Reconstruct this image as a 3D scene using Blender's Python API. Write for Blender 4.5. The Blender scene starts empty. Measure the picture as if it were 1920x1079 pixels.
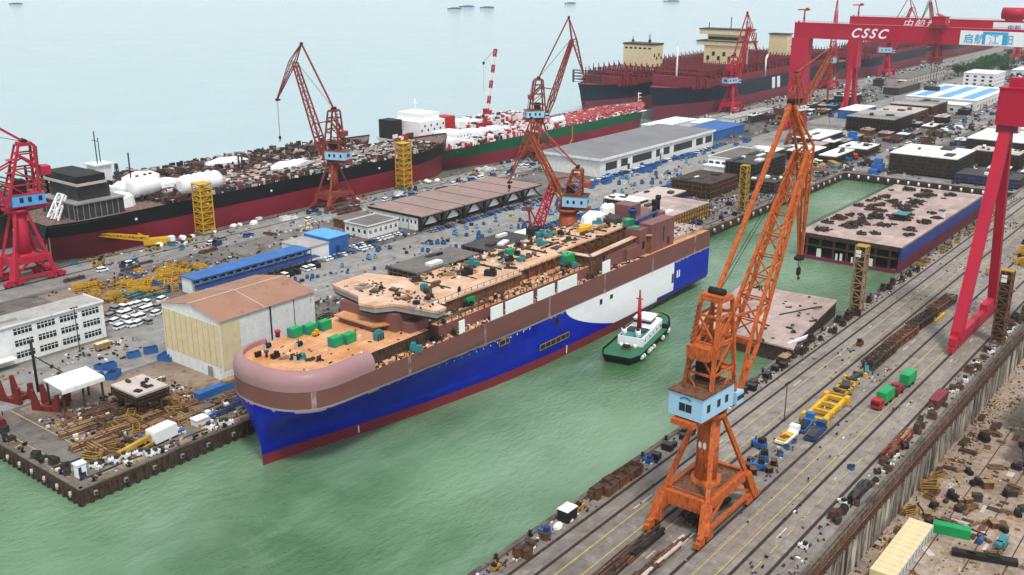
import bpy, math, random
from mathutils import Vector, Matrix
random.seed(11)
S = bpy.context.scene
COL = bpy.data.collections.new("shipyard"); S.collection.children.link(COL)
R = math.radians

# ------------------------------------------------------------------ camera
F_PX = 1879.; CX = 960.; CY = 539.5; HC = 130.
TH = math.atan((CY + 62.) / F_PX)
AZ = math.atan2((2511 - CX) / F_PX, math.cos(TH) + math.sin(TH) * (CY + 62.) / F_PX)
def P(px, py, z=4.5):
    """where the sight line through a photo pixel meets the level z (X runs along the quays)"""
    u = (px - CX) / F_PX; v = (py - CY) / F_PX
    t = (HC - z) / (math.cos(TH) * v + math.sin(TH)); fw = (math.cos(TH) - math.sin(TH) * v) * t; L = u * t
    return (fw * math.cos(AZ) + L * math.sin(AZ), fw * math.sin(AZ) - L * math.cos(AZ))
cam = bpy.data.cameras.new("camera"); cam.sensor_width = 36; cam.lens = F_PX / 1920 * 36; cam.clip_end = 30000; cam.clip_start = 1
co = bpy.data.objects.new("camera", cam); COL.objects.link(co)
fwd = Vector((math.cos(AZ) * math.cos(TH), math.sin(AZ) * math.cos(TH), -math.sin(TH)))
co.location = (0, 0, HC); co.rotation_euler = fwd.to_track_quat('-Z', 'Y').to_euler()
S.camera = co

# ------------------------------------------------------------------ materials
def sr(r, g, b, k=1.0):
    f = lambda c: ((c / 255 + .055) / 1.055) ** 2.4 if c > 10 else c / 255 / 12.92
    return (f(r) * k, f(g) * k, f(b) * k, 1)
class NT:
    def __init__(s, name):
        s.m = bpy.data.materials.new(name); s.m.use_nodes = True; s.t = s.m.node_tree; s.n = s.t.nodes; s.l = s.t.links
        s.b = s.n["Principled BSDF"]; s.b.inputs['Specular IOR Level'].default_value = .22
    def node(s, t, **kw):
        n = s.n.new(t)
        for k, v in kw.items(): setattr(n, k, v)
        return n
    def put(s, sock, v):
        if hasattr(v, "links") or hasattr(v, "is_linked"): s.l.new(v, sock)
        else: sock.default_value = v
    def math(s, op, a, b=0., c=None):
        n = s.node("ShaderNodeMath", operation=op); s.put(n.inputs[0], a); s.put(n.inputs[1], b)
        if c is not None: s.put(n.inputs[2], c)
        return n.outputs[0]
    def obj(s):
        return s.node("ShaderNodeTexCoord").outputs["Object"]
    def scaled(s, v, sc):
        n = s.node("ShaderNodeMapping"); s.l.new(v, n.inputs["Vector"]); n.inputs["Scale"].default_value = sc
        return n.outputs[0]
    def noise(s, v, scale, det=4, rough=.6, w=0):
        n = s.node("ShaderNodeTexNoise"); s.l.new(v, n.inputs["Vector"]); n.inputs["Scale"].default_value = scale
        n.inputs["Detail"].default_value = det; n.inputs["Roughness"].default_value = rough
        return n.outputs["Fac"]
    def ramp(s, f, a, b):
        n = s.node("ShaderNodeMapRange"); s.l.new(f, n.inputs[0]); n.inputs[1].default_value = a; n.inputs[2].default_value = b
        return n.outputs[0]
    def mix(s, f, a, b, mode='MIX'):
        n = s.node("ShaderNodeMix", data_type='RGBA', blend_type=mode); s.put(n.inputs[0], f); s.put(n.inputs[6], a); s.put(n.inputs[7], b)
        return n.outputs[2]
    def bump(s, h, dist=.1, st=.5):
        n = s.node("ShaderNodeBump"); s.l.new(h, n.inputs["Height"]); n.inputs["Distance"].default_value = dist; n.inputs["Strength"].default_value = st
        s.l.new(n.outputs[0], s.b.inputs["Normal"])
RUST = sr(104, 58, 34)
def mul(c, k): return (c[0] * k, c[1] * k, c[2] * k, 1)
def paint(name, c, rough=.55, var=.22, rust=0., rc=RUST, scale=.25, metal=0., streak=True, bump=0):
    t = NT(name); o = t.obj()
    n = t.noise(o, scale, 5)
    col = t.mix(t.ramp(n, .3, .7), mul(c, 1 - var), mul(c, 1 + var))
    if rust > 0:
        v = t.scaled(o, (1, 1, .25)) if streak else o
        r = t.noise(v, scale * 2.6, 7, .7)
        col = t.mix(t.ramp(r, .72 - rust * .45, .82 - rust * .45), col, rc)
    t.l.new(col, t.b.inputs["Base Color"]); t.b.inputs["Roughness"].default_value = rough; t.b.inputs["Metallic"].default_value = metal
    if bump: t.bump(t.noise(o, 2., 4), bump, .5)
    return t.m
def ground(name, c, dark, stain=.5, scale=.02, joint=8., streak=(1, 1, 1), pale=None):
    t = NT(name); o = t.obj()
    n1 = t.noise(t.scaled(o, streak), scale, 6, .65); n2 = t.noise(o, scale * 9, 6, .7); n3 = t.noise(t.scaled(o, streak), scale * 45, 5, .7)
    col = t.mix(t.ramp(n1, .35, .7), c, dark)
    col = t.mix(t.math('MULTIPLY', t.ramp(n2, .52, .68), stain), col, mul(dark, .55))
    if pale: col = t.mix(t.math('MULTIPLY', t.ramp(n2, .47, .3), .6), col, pale)
    col = t.mix(t.math('MULTIPLY', t.ramp(n3, .5, .72), .45), col, mul(dark, .6))
    if joint:
        b = t.node("ShaderNodeTexBrick"); t.l.new(o, b.inputs["Vector"]); b.inputs["Scale"].default_value = 1.
        b.inputs["Brick Width"].default_value = joint; b.inputs["Row Height"].default_value = joint * .6; b.inputs["Mortar Size"].default_value = .09
        b.inputs["Color1"].default_value = (1, 1, 1, 1); b.inputs["Color2"].default_value = (.84, .84, .84, 1); b.inputs["Mortar"].default_value = (.5, .5, .5, 1)
        col = t.mix(.8, col, b.outputs["Color"], 'MULTIPLY')
    t.l.new(col, t.b.inputs["Base Color"]); t.b.inputs["Roughness"].default_value = .8
    return t.m
M = {}
M['quay'] = ground('quay concrete', sr(150, 141, 133), sr(112, 103, 96), .55, .03, 9., (.3, 1, 1), sr(172, 163, 154))
M['yard'] = ground('yard concrete', sr(124, 117, 111), sr(84, 77, 72), .8, .016, 11., (.35, 1, 1), sr(150, 143, 137))
M['road'] = ground('road concrete', sr(156, 152, 148), sr(124, 119, 115), .6, .02, 12., (.12, 1, 1), sr(174, 170, 166))
M['pad'] = ground('stained pad', sr(150, 132, 116), sr(94, 80, 68), .8, .04, 0)
M['dockfloor'] = ground('dock floor', sr(176, 158, 142), sr(134, 114, 98), .7, .05, 14., (1, 1, 1), sr(206, 186, 168))
M['edge'] = ground('quay edge', sr(126, 114, 104), sr(70, 60, 52), .9, .1, 0)
M['rail'] = paint('rail steel', sr(52, 44, 40), .6, .3, .2)
M['yline'] = paint('yellow line', sr(188, 160, 70), .8, .2, .42, sr(130, 122, 112), .6, streak=False)
M['wline'] = paint('white line', sr(190, 188, 182), .8, .1, .4, sr(140, 132, 124), .5, streak=False)
def wallmat():
    t = NT('dock wall concrete'); o = t.obj(); sx = t.node("ShaderNodeSeparateXYZ"); t.l.new(o, sx.inputs[0])
    v = t.scaled(o, (.35, .35, .035)); n = t.noise(v, 1.2, 7, .75); n2 = t.noise(o, .12, 5)
    col = t.mix(t.ramp(n, .42, .58), sr(192, 182, 170), sr(62, 52, 44))
    col = t.mix(t.math('MULTIPLY', t.ramp(n2, .45, .6), .6), col, sr(92, 78, 66))
    up = t.math('MULTIPLY', t.ramp(sx.outputs[2], -2.0, 1.5), .6)
    col = t.mix(up, col, sr(66, 56, 48))
    t.l.new(col, t.b.inputs["Base Color"]); t.b.inputs["Roughness"].default_value = .85; return t.m
M['dockwall'] = wallmat()
def watermat():
    t = NT('harbour water'); o = t.obj()
    n0 = t.noise(o, .010, 5, .6); n1 = t.noise(t.scaled(o, (.4, 1.4, 1)), .05, 5, .65)
    col = t.mix(t.ramp(n0, .38, .62), sr(66, 102, 66), sr(112, 144, 112))
    col = t.mix(t.math('MULTIPLY', t.ramp(n1, .52, .72), .35), col, sr(142, 168, 144))
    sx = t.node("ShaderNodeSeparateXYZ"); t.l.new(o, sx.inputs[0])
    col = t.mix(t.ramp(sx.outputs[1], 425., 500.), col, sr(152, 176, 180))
    t.l.new(col, t.b.inputs["Base Color"])
    t.b.inputs["Roughness"].default_value = .06; t.b.inputs["IOR"].default_value = 1.62; t.b.inputs['Specular IOR Level'].default_value = .5
    a = t.noise(t.scaled(o, (1, 1.9, 1)), .3, 5, .62); b = t.noise(t.scaled(o, (1.6, 1, 1)), 1.0, 3, .55); g = t.ramp(t.noise(o, .014, 3), .34, .66)
    h = t.math('ADD', t.math('MULTIPLY', a, t.math('ADD', t.math('MULTIPLY', g, 1.25), .3)), t.math('MULTIPLY', b, .2))
    t.bump(h, 1.5, .42)
    return t.m
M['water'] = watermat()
# paints
M['blue_p'] = paint('blue paint', sr(50, 100, 164), .5, .25, .12)
M['blue_d'] = paint('dark blue paint', sr(34, 62, 112), .5, .25, .15)
M['blue_l'] = paint('sky blue paint', sr(92, 160, 214), .5, .15, .06)
M['white'] = paint('white paint', sr(230, 230, 227), .6, .1, .3, sr(158, 148, 138), .4)
M['white_c'] = paint('clean white paint', sr(240, 240, 240), .5, .04, .03, sr(170, 160, 150))
M['white_sheet'] = paint('white sheeting', sr(240, 240, 240), .6, .05, 0)
M['cream'] = paint('cream paint', sr(222, 204, 164), .6, .1, .25, sr(172, 152, 116), .4)
M['grey'] = paint('grey paint', sr(140, 138, 136), .6, .2, .15)
M['dgrey'] = paint('dark grey steel', sr(62, 59, 58), .6, .35, .2)
M['dark'] = paint('dark steel', sr(36, 32, 30), .65, .4, .15)
M['black'] = paint('black rubber', sr(26, 25, 25), .8, .3)
M['glass'] = paint('dark window glass', sr(40, 46, 52), .15, .3)
M['yellow'] = paint('yellow paint', sr(208, 160, 34), .55, .18, .2)
M['ochre'] = paint('ochre steel', sr(176, 136, 52), .65, .3, .3)
M['green_d'] = paint('tug deck green', sr(44, 104, 70), .5, .2, .1)
M['green'] = paint('green container paint', sr(26, 152, 88), .5, .18, .08)
M['teal'] = paint('teal paint', sr(58, 128, 132), .55, .25, .15)
M['red'] = paint('red paint', sr(176, 40, 46), .5, .15, .1)
M['redd'] = paint('dark red paint', sr(112, 38, 34), .6, .2, .2)
M['orange'] = paint('orange crane paint', sr(184, 92, 42), .55, .26, .42, sr(108, 56, 34), .8)
M['brick'] = paint('red brown crane paint', sr(142, 62, 50), .55, .25, .4, sr(74, 36, 30), .5)
M['brick2'] = paint('rust orange crane paint', sr(158, 76, 44), .55, .25, .4, sr(82, 38, 28), .5)
M['crimson'] = paint('crimson crane paint', sr(180, 34, 60), .5, .14, .06, sr(120, 30, 44), .3)
M['gantry'] = paint('gantry red paint', sr(178, 28, 56), .45, .1, .1, sr(128, 24, 42), .06)
M['cab'] = paint('pale blue cab paint', sr(160, 200, 226), .5, .08, .22, sr(128, 140, 148), .5)
M['rust'] = paint('rusty steel', sr(112, 76, 54), .75, .35, .5, sr(70, 48, 36), .6)
M['rustd'] = paint('dark rusty steel', sr(74, 56, 46), .75, .4, .5, sr(44, 34, 29), .6)
M['wood'] = paint('weathered timber', sr(150, 122, 88), .8, .3, .3, sr(96, 76, 56), .8)
M['primer'] = paint('brown primer', sr(124, 82, 78), .5, .1, .2, sr(96, 62, 58), .08)
M['deck_o'] = paint('rust orange deck', sr(206, 144, 96), .6, .16, .45, sr(172, 98, 52), .12, streak=False)
M['deck_t'] = paint('tan primer deck', sr(204, 164, 138), .65, .16, .42, sr(176, 112, 72), .14, streak=False)
M['deck_p'] = paint('pink primer plate', sr(182, 158, 152), .65, .14, .42, sr(120, 98, 92), .2, streak=False)
M['pinkroll'] = paint('pale pink bulwark', sr(160, 122, 124), .4, .08, .1, sr(150, 108, 110), .08)  # bow bulwark, paler and pinker than the brown hull band below it
M['deck_d'] = paint('dark cluttered deck', sr(132, 104, 96), .7, .3, .55, sr(66, 56, 52), .35, streak=False)
def deckmat(name, c, c2, stain, plate=(8, 2.6)):
    t = NT(name); o = t.obj(); n = t.noise(o, .09, 6, .65); n2 = t.noise(o, .5, 6, .7); n3 = t.noise(t.scaled(o, (.3, 1, 1)), .9, 5, .7)
    col = t.mix(t.ramp(n, .38, .62), c, c2)
    b = t.node("ShaderNodeTexBrick"); t.l.new(o, b.inputs["Vector"]); b.inputs["Scale"].default_value = 1.; b.inputs["Brick Width"].default_value = plate[0]; b.inputs["Row Height"].default_value = plate[1]; b.inputs["Mortar Size"].default_value = .06
    b.inputs["Color1"].default_value = (1.1, 1.1, 1.1, 1); b.inputs["Color2"].default_value = (.86, .86, .86, 1); b.inputs["Mortar"].default_value = (.66, .6, .56, 1)
    col = t.mix(.85, col, b.outputs["Color"], 'MULTIPLY')
    col = t.mix(t.math('MULTIPLY', t.ramp(n2, .56, .72), .75), col, stain); col = t.mix(t.math('MULTIPLY', t.ramp(n3, .6, .75), .5), col, mul(stain, .5))
    t.l.new(col, t.b.inputs["Base Color"]); t.b.inputs["Roughness"].default_value = .55; return t.m
M['deck_o'] = deckmat('rust orange deck', sr(216, 166, 126), sr(192, 126, 78), sr(140, 82, 46))
M['deck_t'] = deckmat('tan primer deck', sr(214, 182, 158), sr(196, 148, 112), sr(136, 94, 70))
M['deck_p'] = deckmat('pink primer plate', sr(186, 162, 155), sr(156, 132, 126), sr(92, 76, 70), (12, 3))
M['steelpink'] = paint('grey pink plate', sr(190, 176, 168), .7, .12, .3, sr(130, 114, 104), .2, streak=False)
M['roof_br'] = paint('brown roof sheet', sr(148, 124, 116), .7, .12, .35, sr(122, 98, 90), .1, streak=False)
M['roof_rb'] = paint('red brown roof sheet', sr(156, 116, 96), .7, .12, .35, sr(132, 94, 76), .1, streak=False)
M['roof_g'] = paint('grey roof', sr(124, 122, 124), .75, .12, .3, sr(102, 100, 102), .06, streak=False)
M['roof_d'] = paint('dark flat roof', sr(110, 103, 98), .8, .2, .35, sr(84, 78, 72), .12, streak=False)
M['roof_l'] = paint('pale concrete roof', sr(164, 160, 156), .8, .15, .35, sr(120, 116, 112), .15, streak=False)
M['maroon'] = paint('maroon paint', sr(124, 50, 58), .6, .2, .2, sr(86, 38, 44), .15)
M['tree'] = paint('tree leaves', sr(62, 96, 58, .8), .8, .5, 0, scale=.4)
M['bark'] = paint('tree bark', sr(84, 70, 56), .9, .2)
M['skin'] = paint('skin', sr(190, 140, 110), .6, .05); M['overall'] = paint('blue overall', sr(40, 60, 110), .8, .2); M['helmet'] = paint('helmet yellow', sr(230, 190, 60), .4, .05)
M['tank'] = paint('oil red deck pipes', sr(178, 70, 74), .6, .25, .2)
M['letterblue'] = paint('light blue lettering', sr(60, 170, 214), .6, .05)
def zones(name, bands, side=None, plate=(9., 2.6), var=.12, rough=.42, extra=None, rust=.06):
    """hull paint: bands = [(z_top, colour)...] bottom to top in object space, plate pattern on the shell"""
    t = NT(name); o = t.obj(); s = t.node("ShaderNodeSeparateXYZ"); t.l.new(o, s.inputs[0])
    X, Y, Z = s.outputs
    wob = t.math('MULTIPLY', t.math('SUBTRACT', t.noise(t.scaled(o, (.12, .12, .0)), 1., 3), .5), .7)
    zz = t.math('ADD', Z, wob)
    col = bands[-1][1]
    for zt, c in reversed(bands[:-1]): col = t.mix(t.math('GREATER_THAN', zz if len(bands) > 3 else Z, zt), c, col)
    if extra: col = extra(t, X, Y, Z, col)
    cmb = t.node("ShaderNodeCombineXYZ"); t.l.new(X, cmb.inputs[0]); t.l.new(Z, cmb.inputs[1])
    b = t.node("ShaderNodeTexBrick"); t.l.new(cmb.outputs[0], b.inputs["Vector"]); b.inputs["Scale"].default_value = 1.
    b.inputs["Brick Width"].default_value = plate[0]; b.inputs["Row Height"].default_value = plate[1]; b.inputs["Mortar Size"].default_value = .03
    b.inputs["Color1"].default_value = (1 + var,) * 3 + (1,); b.inputs["Color2"].default_value = (1 - var,) * 3 + (1,); b.inputs["Mortar"].default_value = (.85,) * 3 + (1,)
    col = t.mix(.8, col, b.outputs["Color"], 'MULTIPLY')
    n = t.noise(t.scaled(o, (1, 1, .12)), .5, 7, .72)
    col = t.mix(t.math('MULTIPLY', t.ramp(n, .66, .8), rust * 6), col, sr(120, 92, 80))
    t.l.new(col, t.b.inputs["Base Color"]); t.b.inputs["Roughness"].default_value = rough
    t.bump(t.noise(t.scaled(o, (.5, .5, .5)), .6, 2), .12, .3)
    return t.m

# ------------------------------------------------------------------ mesh builder
class MB:
    def __init__(s): s.v = []; s.f = []; s.mi = []; s.smooth = []
    def face(s, pts, m=0, sm=False):
        k = len(s.v); s.v += [tuple(p) for p in pts]; s.f.append(tuple(range(k, k + len(pts)))); s.mi.append(m); s.smooth.append(sm)
    def raw(s, vs, fs, m=0, sm=False):
        k = len(s.v); s.v += [tuple(p) for p in vs]
        for f in fs: s.f.append(tuple(i + k for i in f)); s.mi.append(m); s.smooth.append(sm)
    def box(s, x0, y0, z0, x1, y1, z1, m=0):
        s.raw([(x0, y0, z0), (x1, y0, z0), (x1, y1, z0), (x0, y1, z0), (x0, y0, z1), (x1, y0, z1), (x1, y1, z1), (x0, y1, z1)],
              [(0, 3, 2, 1), (4, 5, 6, 7), (0, 1, 5, 4), (1, 2, 6, 5), (2, 3, 7, 6), (3, 0, 4, 7)], m)
    def cbox(s, c, d, rz=0, m=0):
        ca, sa = math.cos(rz), math.sin(rz); vs = []
        for dz in (0, d[2]):
            for a, b in ((-1, -1), (1, -1), (1, 1), (-1, 1)):
                x, y = a * d[0] / 2, b * d[1] / 2
                vs.append((c[0] + x * ca - y * sa, c[1] + x * sa + y * ca, c[2] + dz))
        s.raw(vs, [(0, 3, 2, 1), (4, 5, 6, 7), (0, 1, 5, 4), (1, 2, 6, 5), (2, 3, 7, 6), (3, 0, 4, 7)], m)
    def prism(s, poly, z0, z1, m=0, mtop=None):
        a = sum(poly[i][0] * poly[(i + 1) % len(poly)][1] - poly[(i + 1) % len(poly)][0] * poly[i][1] for i in range(len(poly)))
        if a < 0: poly = poly[::-1]
        n = len(poly)
        s.raw([(p[0], p[1], z0) for p in poly] + [(p[0], p[1], z1) for p in poly], [tuple(range(n - 1, -1, -1))] + [(i, (i + 1) % n, n + (i + 1) % n, n + i) for i in range(n)], m)
        s.face([(p[0], p[1], z1) for p in poly], m if mtop is None else mtop)
    def bar(s, p, q, w, h=None, m=0, up=(0, 0, 1)):
        p = Vector(p); q = Vector(q); d = q - p
        if d.length < 1e-6: return
        d.normalize(); u = Vector(up)
        if abs(d.dot(u)) > .97: u = Vector((1, 0, 0))
        a = d.cross(u).normalized(); b = a.cross(d).normalized(); h = h or w
        vs = []
        for e in (p, q):
            for i, j in ((-1, -1), (1, -1), (1, 1), (-1, 1)): vs.append(e + a * (i * w / 2) + b * (j * h / 2))
        s.raw(vs, [(0, 3, 2, 1), (4, 5, 6, 7), (0, 1, 5, 4), (1, 2, 6, 5), (2, 3, 7, 6), (3, 0, 4, 7)], m)
    def tube(s, p, q, r, n=8, m=0, r2=None, caps=True):
        p = Vector(p); q = Vector(q); d = (q - p).normalized(); u = Vector((0, 0, 1)) if abs(d.z) < .95 else Vector((1, 0, 0))
        a = d.cross(u).normalized(); b = a.cross(d); r2 = r if r2 is None else r2
        k = len(s.v)
        for e, rr in ((p, r), (q, r2)):
            for i in range(n):
                t = 2 * math.pi * i / n; s.v.append(tuple(e + a * (math.cos(t) * rr) + b * (math.sin(t) * rr)))
        for i in range(n): s.f.append((k + i, k + n + i, k + n + (i + 1) % n, k + (i + 1) % n)); s.mi.append(m); s.smooth.append(True)
        if caps:
            s.f.append(tuple(k + i for i in range(n))); s.mi.append(m); s.smooth.append(False)
            s.f.append(tuple(k + n + n - 1 - i for i in range(n))); s.mi.append(m); s.smooth.append(False)
    def path(s, pts, r, n=5, m=0):
        for a, b in zip(pts, pts[1:]): s.tube(a, b, r, n, m)
    def lattice(s, p, q, side, w0, h0, w1, h1, n, ct, lt, m=0):
        """four-chord lattice girder from p to q; side = sideways direction"""
        p = Vector(p); q = Vector(q); d = (q - p).normalized(); sd = Vector(side).normalized(); nn = d.cross(sd).normalized()
        def pt(t, i, j):
            w = w0 + (w1 - w0) * t; h = h0 + (h1 - h0) * t
            return p + (q - p) * t + sd * (i * w / 2) + nn * (j * h / 2)
        cs = [(-1, -1), (1, -1), (1, 1), (-1, 1)]
        for c in cs: s.bar(pt(0, *c), pt(1, *c), ct, m=m)
        for k in range(n):
            t0, t1 = k / n, (k + 1) / n
            for a in range(4):
                c, e = cs[a], cs[(a + 1) % 4]
                if (k + a) % 2: c, e = e, c
                s.bar(pt(t0, *c), pt(t1, *e), lt, m=m); s.bar(pt(t1, *c), pt(t1, *e), lt, m=m)
    def build(s, name, mats, parent=None, loc=None):
        me = bpy.data.meshes.new(name); me.from_pydata(s.v, [], s.f)
        if not isinstance(mats, (list, tuple)): mats = [mats]
        for mt in mats: me.materials.append(M[mt] if isinstance(mt, str) else mt)
        me.polygons.foreach_set("material_index", s.mi); me.polygons.foreach_set("use_smooth", s.smooth); me.update()
        o = bpy.data.objects.new(name, me); COL.objects.link(o)
        if parent: o.parent = parent
        if loc: o.location = loc
        return o
def tag(o, label=None, cat=None, group=None, kind=None):
    if label: o['label'] = label
    if cat: o['category'] = cat
    if group: o['group'] = group
    if kind: o['kind'] = kind
    return o
def thing(name, label, cat, loc=(0, 0, 0), rz=0, group=None):
    o = bpy.data.objects.new(name, None); COL.objects.link(o); o.location = loc; o.rotation_euler = (0, 0, rz); o.empty_display_size = 1
    return tag(o, label, cat, group)
KIDS = {}
def kids(o): return [c for c in COL.objects if c.parent == o]
def dup(root, loc, rz=0, label=None, group=None, sc=None):
    if root.name not in KIDS: KIDS[root.name] = [(c, kids(c)) for c in kids(root)]
    r = root.copy(); COL.objects.link(r); r.location = loc; r.rotation_euler = (0, 0, rz)
    if sc: r.scale = (sc, sc, sc) if not isinstance(sc, tuple) else sc
    if label: r['label'] = label
    if group: r['group'] = group
    for c, gs in KIDS[root.name]:
        k = c.copy(); COL.objects.link(k); k.parent = r
        for g in gs:
            d = g.copy(); COL.objects.link(d); d.parent = k
    return r
def struct(name, mb, mat): return tag(mb.build(name, mat), kind='structure')
def one(name, mb, mats, label, cat, group=None, loc=None): return tag(mb.build(name, mats, None, loc), label, cat, group)

G = 4.5
DF = -10.5      # dry dock floor
# ------------------------------------------------------------------ sky, sun, render settings
W = bpy.data.worlds.new("World"); S.world = W; W.use_nodes = True
nt = W.node_tree; bg = nt.nodes["Background"]
sky = nt.nodes.new("ShaderNodeTexSky"); sky.sky_type = 'NISHITA'; sky.sun_disc = False
SUN_EL, SUN_AZ = R(62), R(215)       # SUN_AZ: compass-like, from +Y towards +X
sky.sun_elevation = SUN_EL; sky.sun_rotation = SUN_AZ; sky.air_density = 1.0; sky.dust_density = 3.0; sky.ozone_density = 1.0
mx = nt.nodes.new("ShaderNodeMix"); mx.data_type = 'RGBA'; mx.inputs[0].default_value = .75
nt.links.new(sky.outputs[0], mx.inputs[6]); mx.inputs[7].default_value = (9.2, 10.2, 10.6, 1)   # thin overcast veil
nt.links.new(mx.outputs[2], bg.inputs[0]); bg.inputs[1].default_value = .065
sl = bpy.data.lights.new("sun", 'SUN'); sl.energy = 1.5; sl.angle = R(10); sl.color = (1, .96, .9)
so = bpy.data.objects.new("sun", sl); COL.objects.link(so)
sd = Vector((math.sin(SUN_AZ) * math.cos(SUN_EL), math.cos(SUN_AZ) * math.cos(SUN_EL), math.sin(SUN_EL)))
so.rotation_euler = (-sd).to_track_quat('-Z', 'Y').to_euler()
S.view_settings.view_transform = 'Standard'; S.view_settings.look = 'None'; S.view_settings.exposure = 0.78; S.view_settings.gamma = 1
S.render.engine = 'CYCLES'
c = S.cycles; c.max_bounces = 5; c.diffuse_bounces = 2; c.glossy_bounces = 2; c.volume_bounces = 1; c.transmission_bounces = 2; c.use_denoising = True
c.sample_clamp_indirect = 6; c.caustics_reflective = False; c.caustics_refractive = False

# ------------------------------------------------------------------ ground, water, quays
m = MB(); m.face([(-6000, 120, 0), (6000, 120, 0), (6000, 6000, 0), (-6000, 6000, 0)]); m.face([(-6000, -6000, 0), (-160, -6000, 0), (-160, 120, 0), (-6000, 120, 0)])
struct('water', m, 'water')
m = MB(); LAND = [(109.5, 224.5), (630, 224.5), (630, 123.3), (-150, 123.3), (-150, 66.6), (520, 66.6), (520, -3000), (5600, -3000), (5600, 419), (109.5, 419)]
m.prism(LAND, -12, G); struct('yard_ground', m, 'yard')
m = MB(); m.face([(-150, 67.6, G + .02), (640, 67.6, G + .02), (640, 121.8, G + .02), (-150, 121.8, G + .02)]); struct('quay_pavement', m, 'quay')
m = MB(); m.face([(-150, -300, DF), (520, -300, DF), (520, 66.6, DF), (-150, 66.6, DF)]); struct('dock_floor', m, 'dockfloor')
def sheet(name, polys, mat, z):
    mm = MB()
    for p in polys: mm.face([(x, y, z) for x, y in p])
    return struct(name, mm, mat)
def rect(x0, x1, y0, y1): return [(x0, y0), (x1, y0), (x1, y1), (x0, y1)]
sheet('yard_road', [rect(175, 5500, 291, 331), rect(112, 175, 286, 318), rect(128, 2600, 388, 414), rect(640, 5500, 208, 230), rect(632, 646, 120, 208)], 'road', G + .03)
sheet('work_pad', [rect(124, 188, 232, 284), rect(122, 230, 226, 231), rect(182, 250, 346, 384), rect(214, 330, 228, 262)], 'pad', G + .05)
m = MB()
for y in (116.6, 112.0, 102, 89, 79, 72.6):
    m.box(-100, y - .42, G + .03, 640, y + .42, G + .06, 1); m.box(-100, y - .1, G + .05, 640, y + .1, G + .2, 0)
for y in (403, 415, 240.5, 229): m.box(130 if y > 300 else 112, y - .4, G + .05, 2600 if y > 300 else 620, y + .4, G + .08, 1); m.box(130 if y > 300 else 112, y - .1, G + .06, 2600 if y > 300 else 620, y + .1, G + .2, 0)
tag(m.build('rail_track', ['rail', 'rustd']), kind='structure')
m = MB()
for y in (108.8, 104.2, 99.2, 85.4, 81.4):
    m.box(-100, y - .13, G + .03, 620, y + .13, G + .045)
for k in range(60): m.box(100 + k * 9, 75.6, G + .03, 105 + k * 9, 75.85, G + .045)
for k in range(34): m.box(114 + k * 11, 227.6, G + .06, 121 + k * 11, 227.9, G + .075)
m.box(121.8, 232, G + .06, 122.1, 285, G + .075); m.box(113.6, 232, G + .06, 113.9, 300, G + .075)
struct('yellow_line', m, 'yline')
m = MB()
for k in range(46):
    y = random.choice((77.2, 93, 96.5, 119, 110)); x = random.uniform(120, 480); m.box(x, y - .16, G + .03, x + random.uniform(1.5, 6), y + .16, G + .045)
for k in range(90): m.box(190 + k * 14, 311, G + .05, 196 + k * 14, 311.3, G + .065)
for k in range(50): m.box(200 + k * 14, 301, G + .05, 208 + k * 14, 301.3, G + .065)
struct('white_line', m, 'wline')
# quay edge beams (kerbs) with a dark face of piles below
def quay(pts, inward):
    mm = MB()
    for (a, b) in zip(pts, pts[1:]):
        d = Vector((b[0] - a[0], b[1] - a[1], 0)); L = d.length; d.normalize(); nrm = Vector((-d.y, d.x, 0)) * inward
        p0 = Vector((a[0], a[1], 0)); p1 = Vector((b[0], b[1], 0))
        mm.bar(p0 + nrm * .35 + Vector((0, 0, G + .05)), p1 + nrm * .35 + Vector((0, 0, G + .05)), 1.3, .45)
        mm.bar(p0 - nrm * .25 + Vector((0, 0, 2.4)), p1 - nrm * .25 + Vector((0, 0, 2.4)), .4, 3.2, 1)
        k = 0
        while k < L:
            q = p0 + d * k - nrm * .3; mm.box(q.x - .45, q.y - .45, -1.5, q.x + .45, q.y + .45, 3.4, 1); k += 2.6
    return mm
m = quay([(109.5, 300), (109.5, 224.5), (630, 224.5), (630, 123.3)], 1); tag(m.build('quay_edge', ['edge', 'rustd']), kind='structure')
m = quay([(640, 123.3), (-120, 123.3)], 1); tag(m.build('quay_kerb', ['edge', 'rustd']), kind='structure')
m = quay([(1600, 419), (109.5, 419)], 1); tag(m.build('sea_quay_edge', ['edge', 'rustd']), kind='structure')
def copies(o, spots, group=None, label=None):
    """first spot takes o itself, the rest linked copies"""
    for i, sp in enumerate(spots):
        x, y, z = sp[:3]; rz = sp[3] if len(sp) > 3 else 0; sc = sp[4] if len(sp) > 4 else None
        if i == 0:
            q = o; o.location = (x, y, z); o.rotation_euler = (0, 0, rz)
            if sc: o.scale = (sc,) * 3 if not isinstance(sc, tuple) else sc
        else: q = dup(o, (x, y, z), rz, sc=sc)
        if group: q['group'] = group
        if label: q['label'] = label
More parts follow.
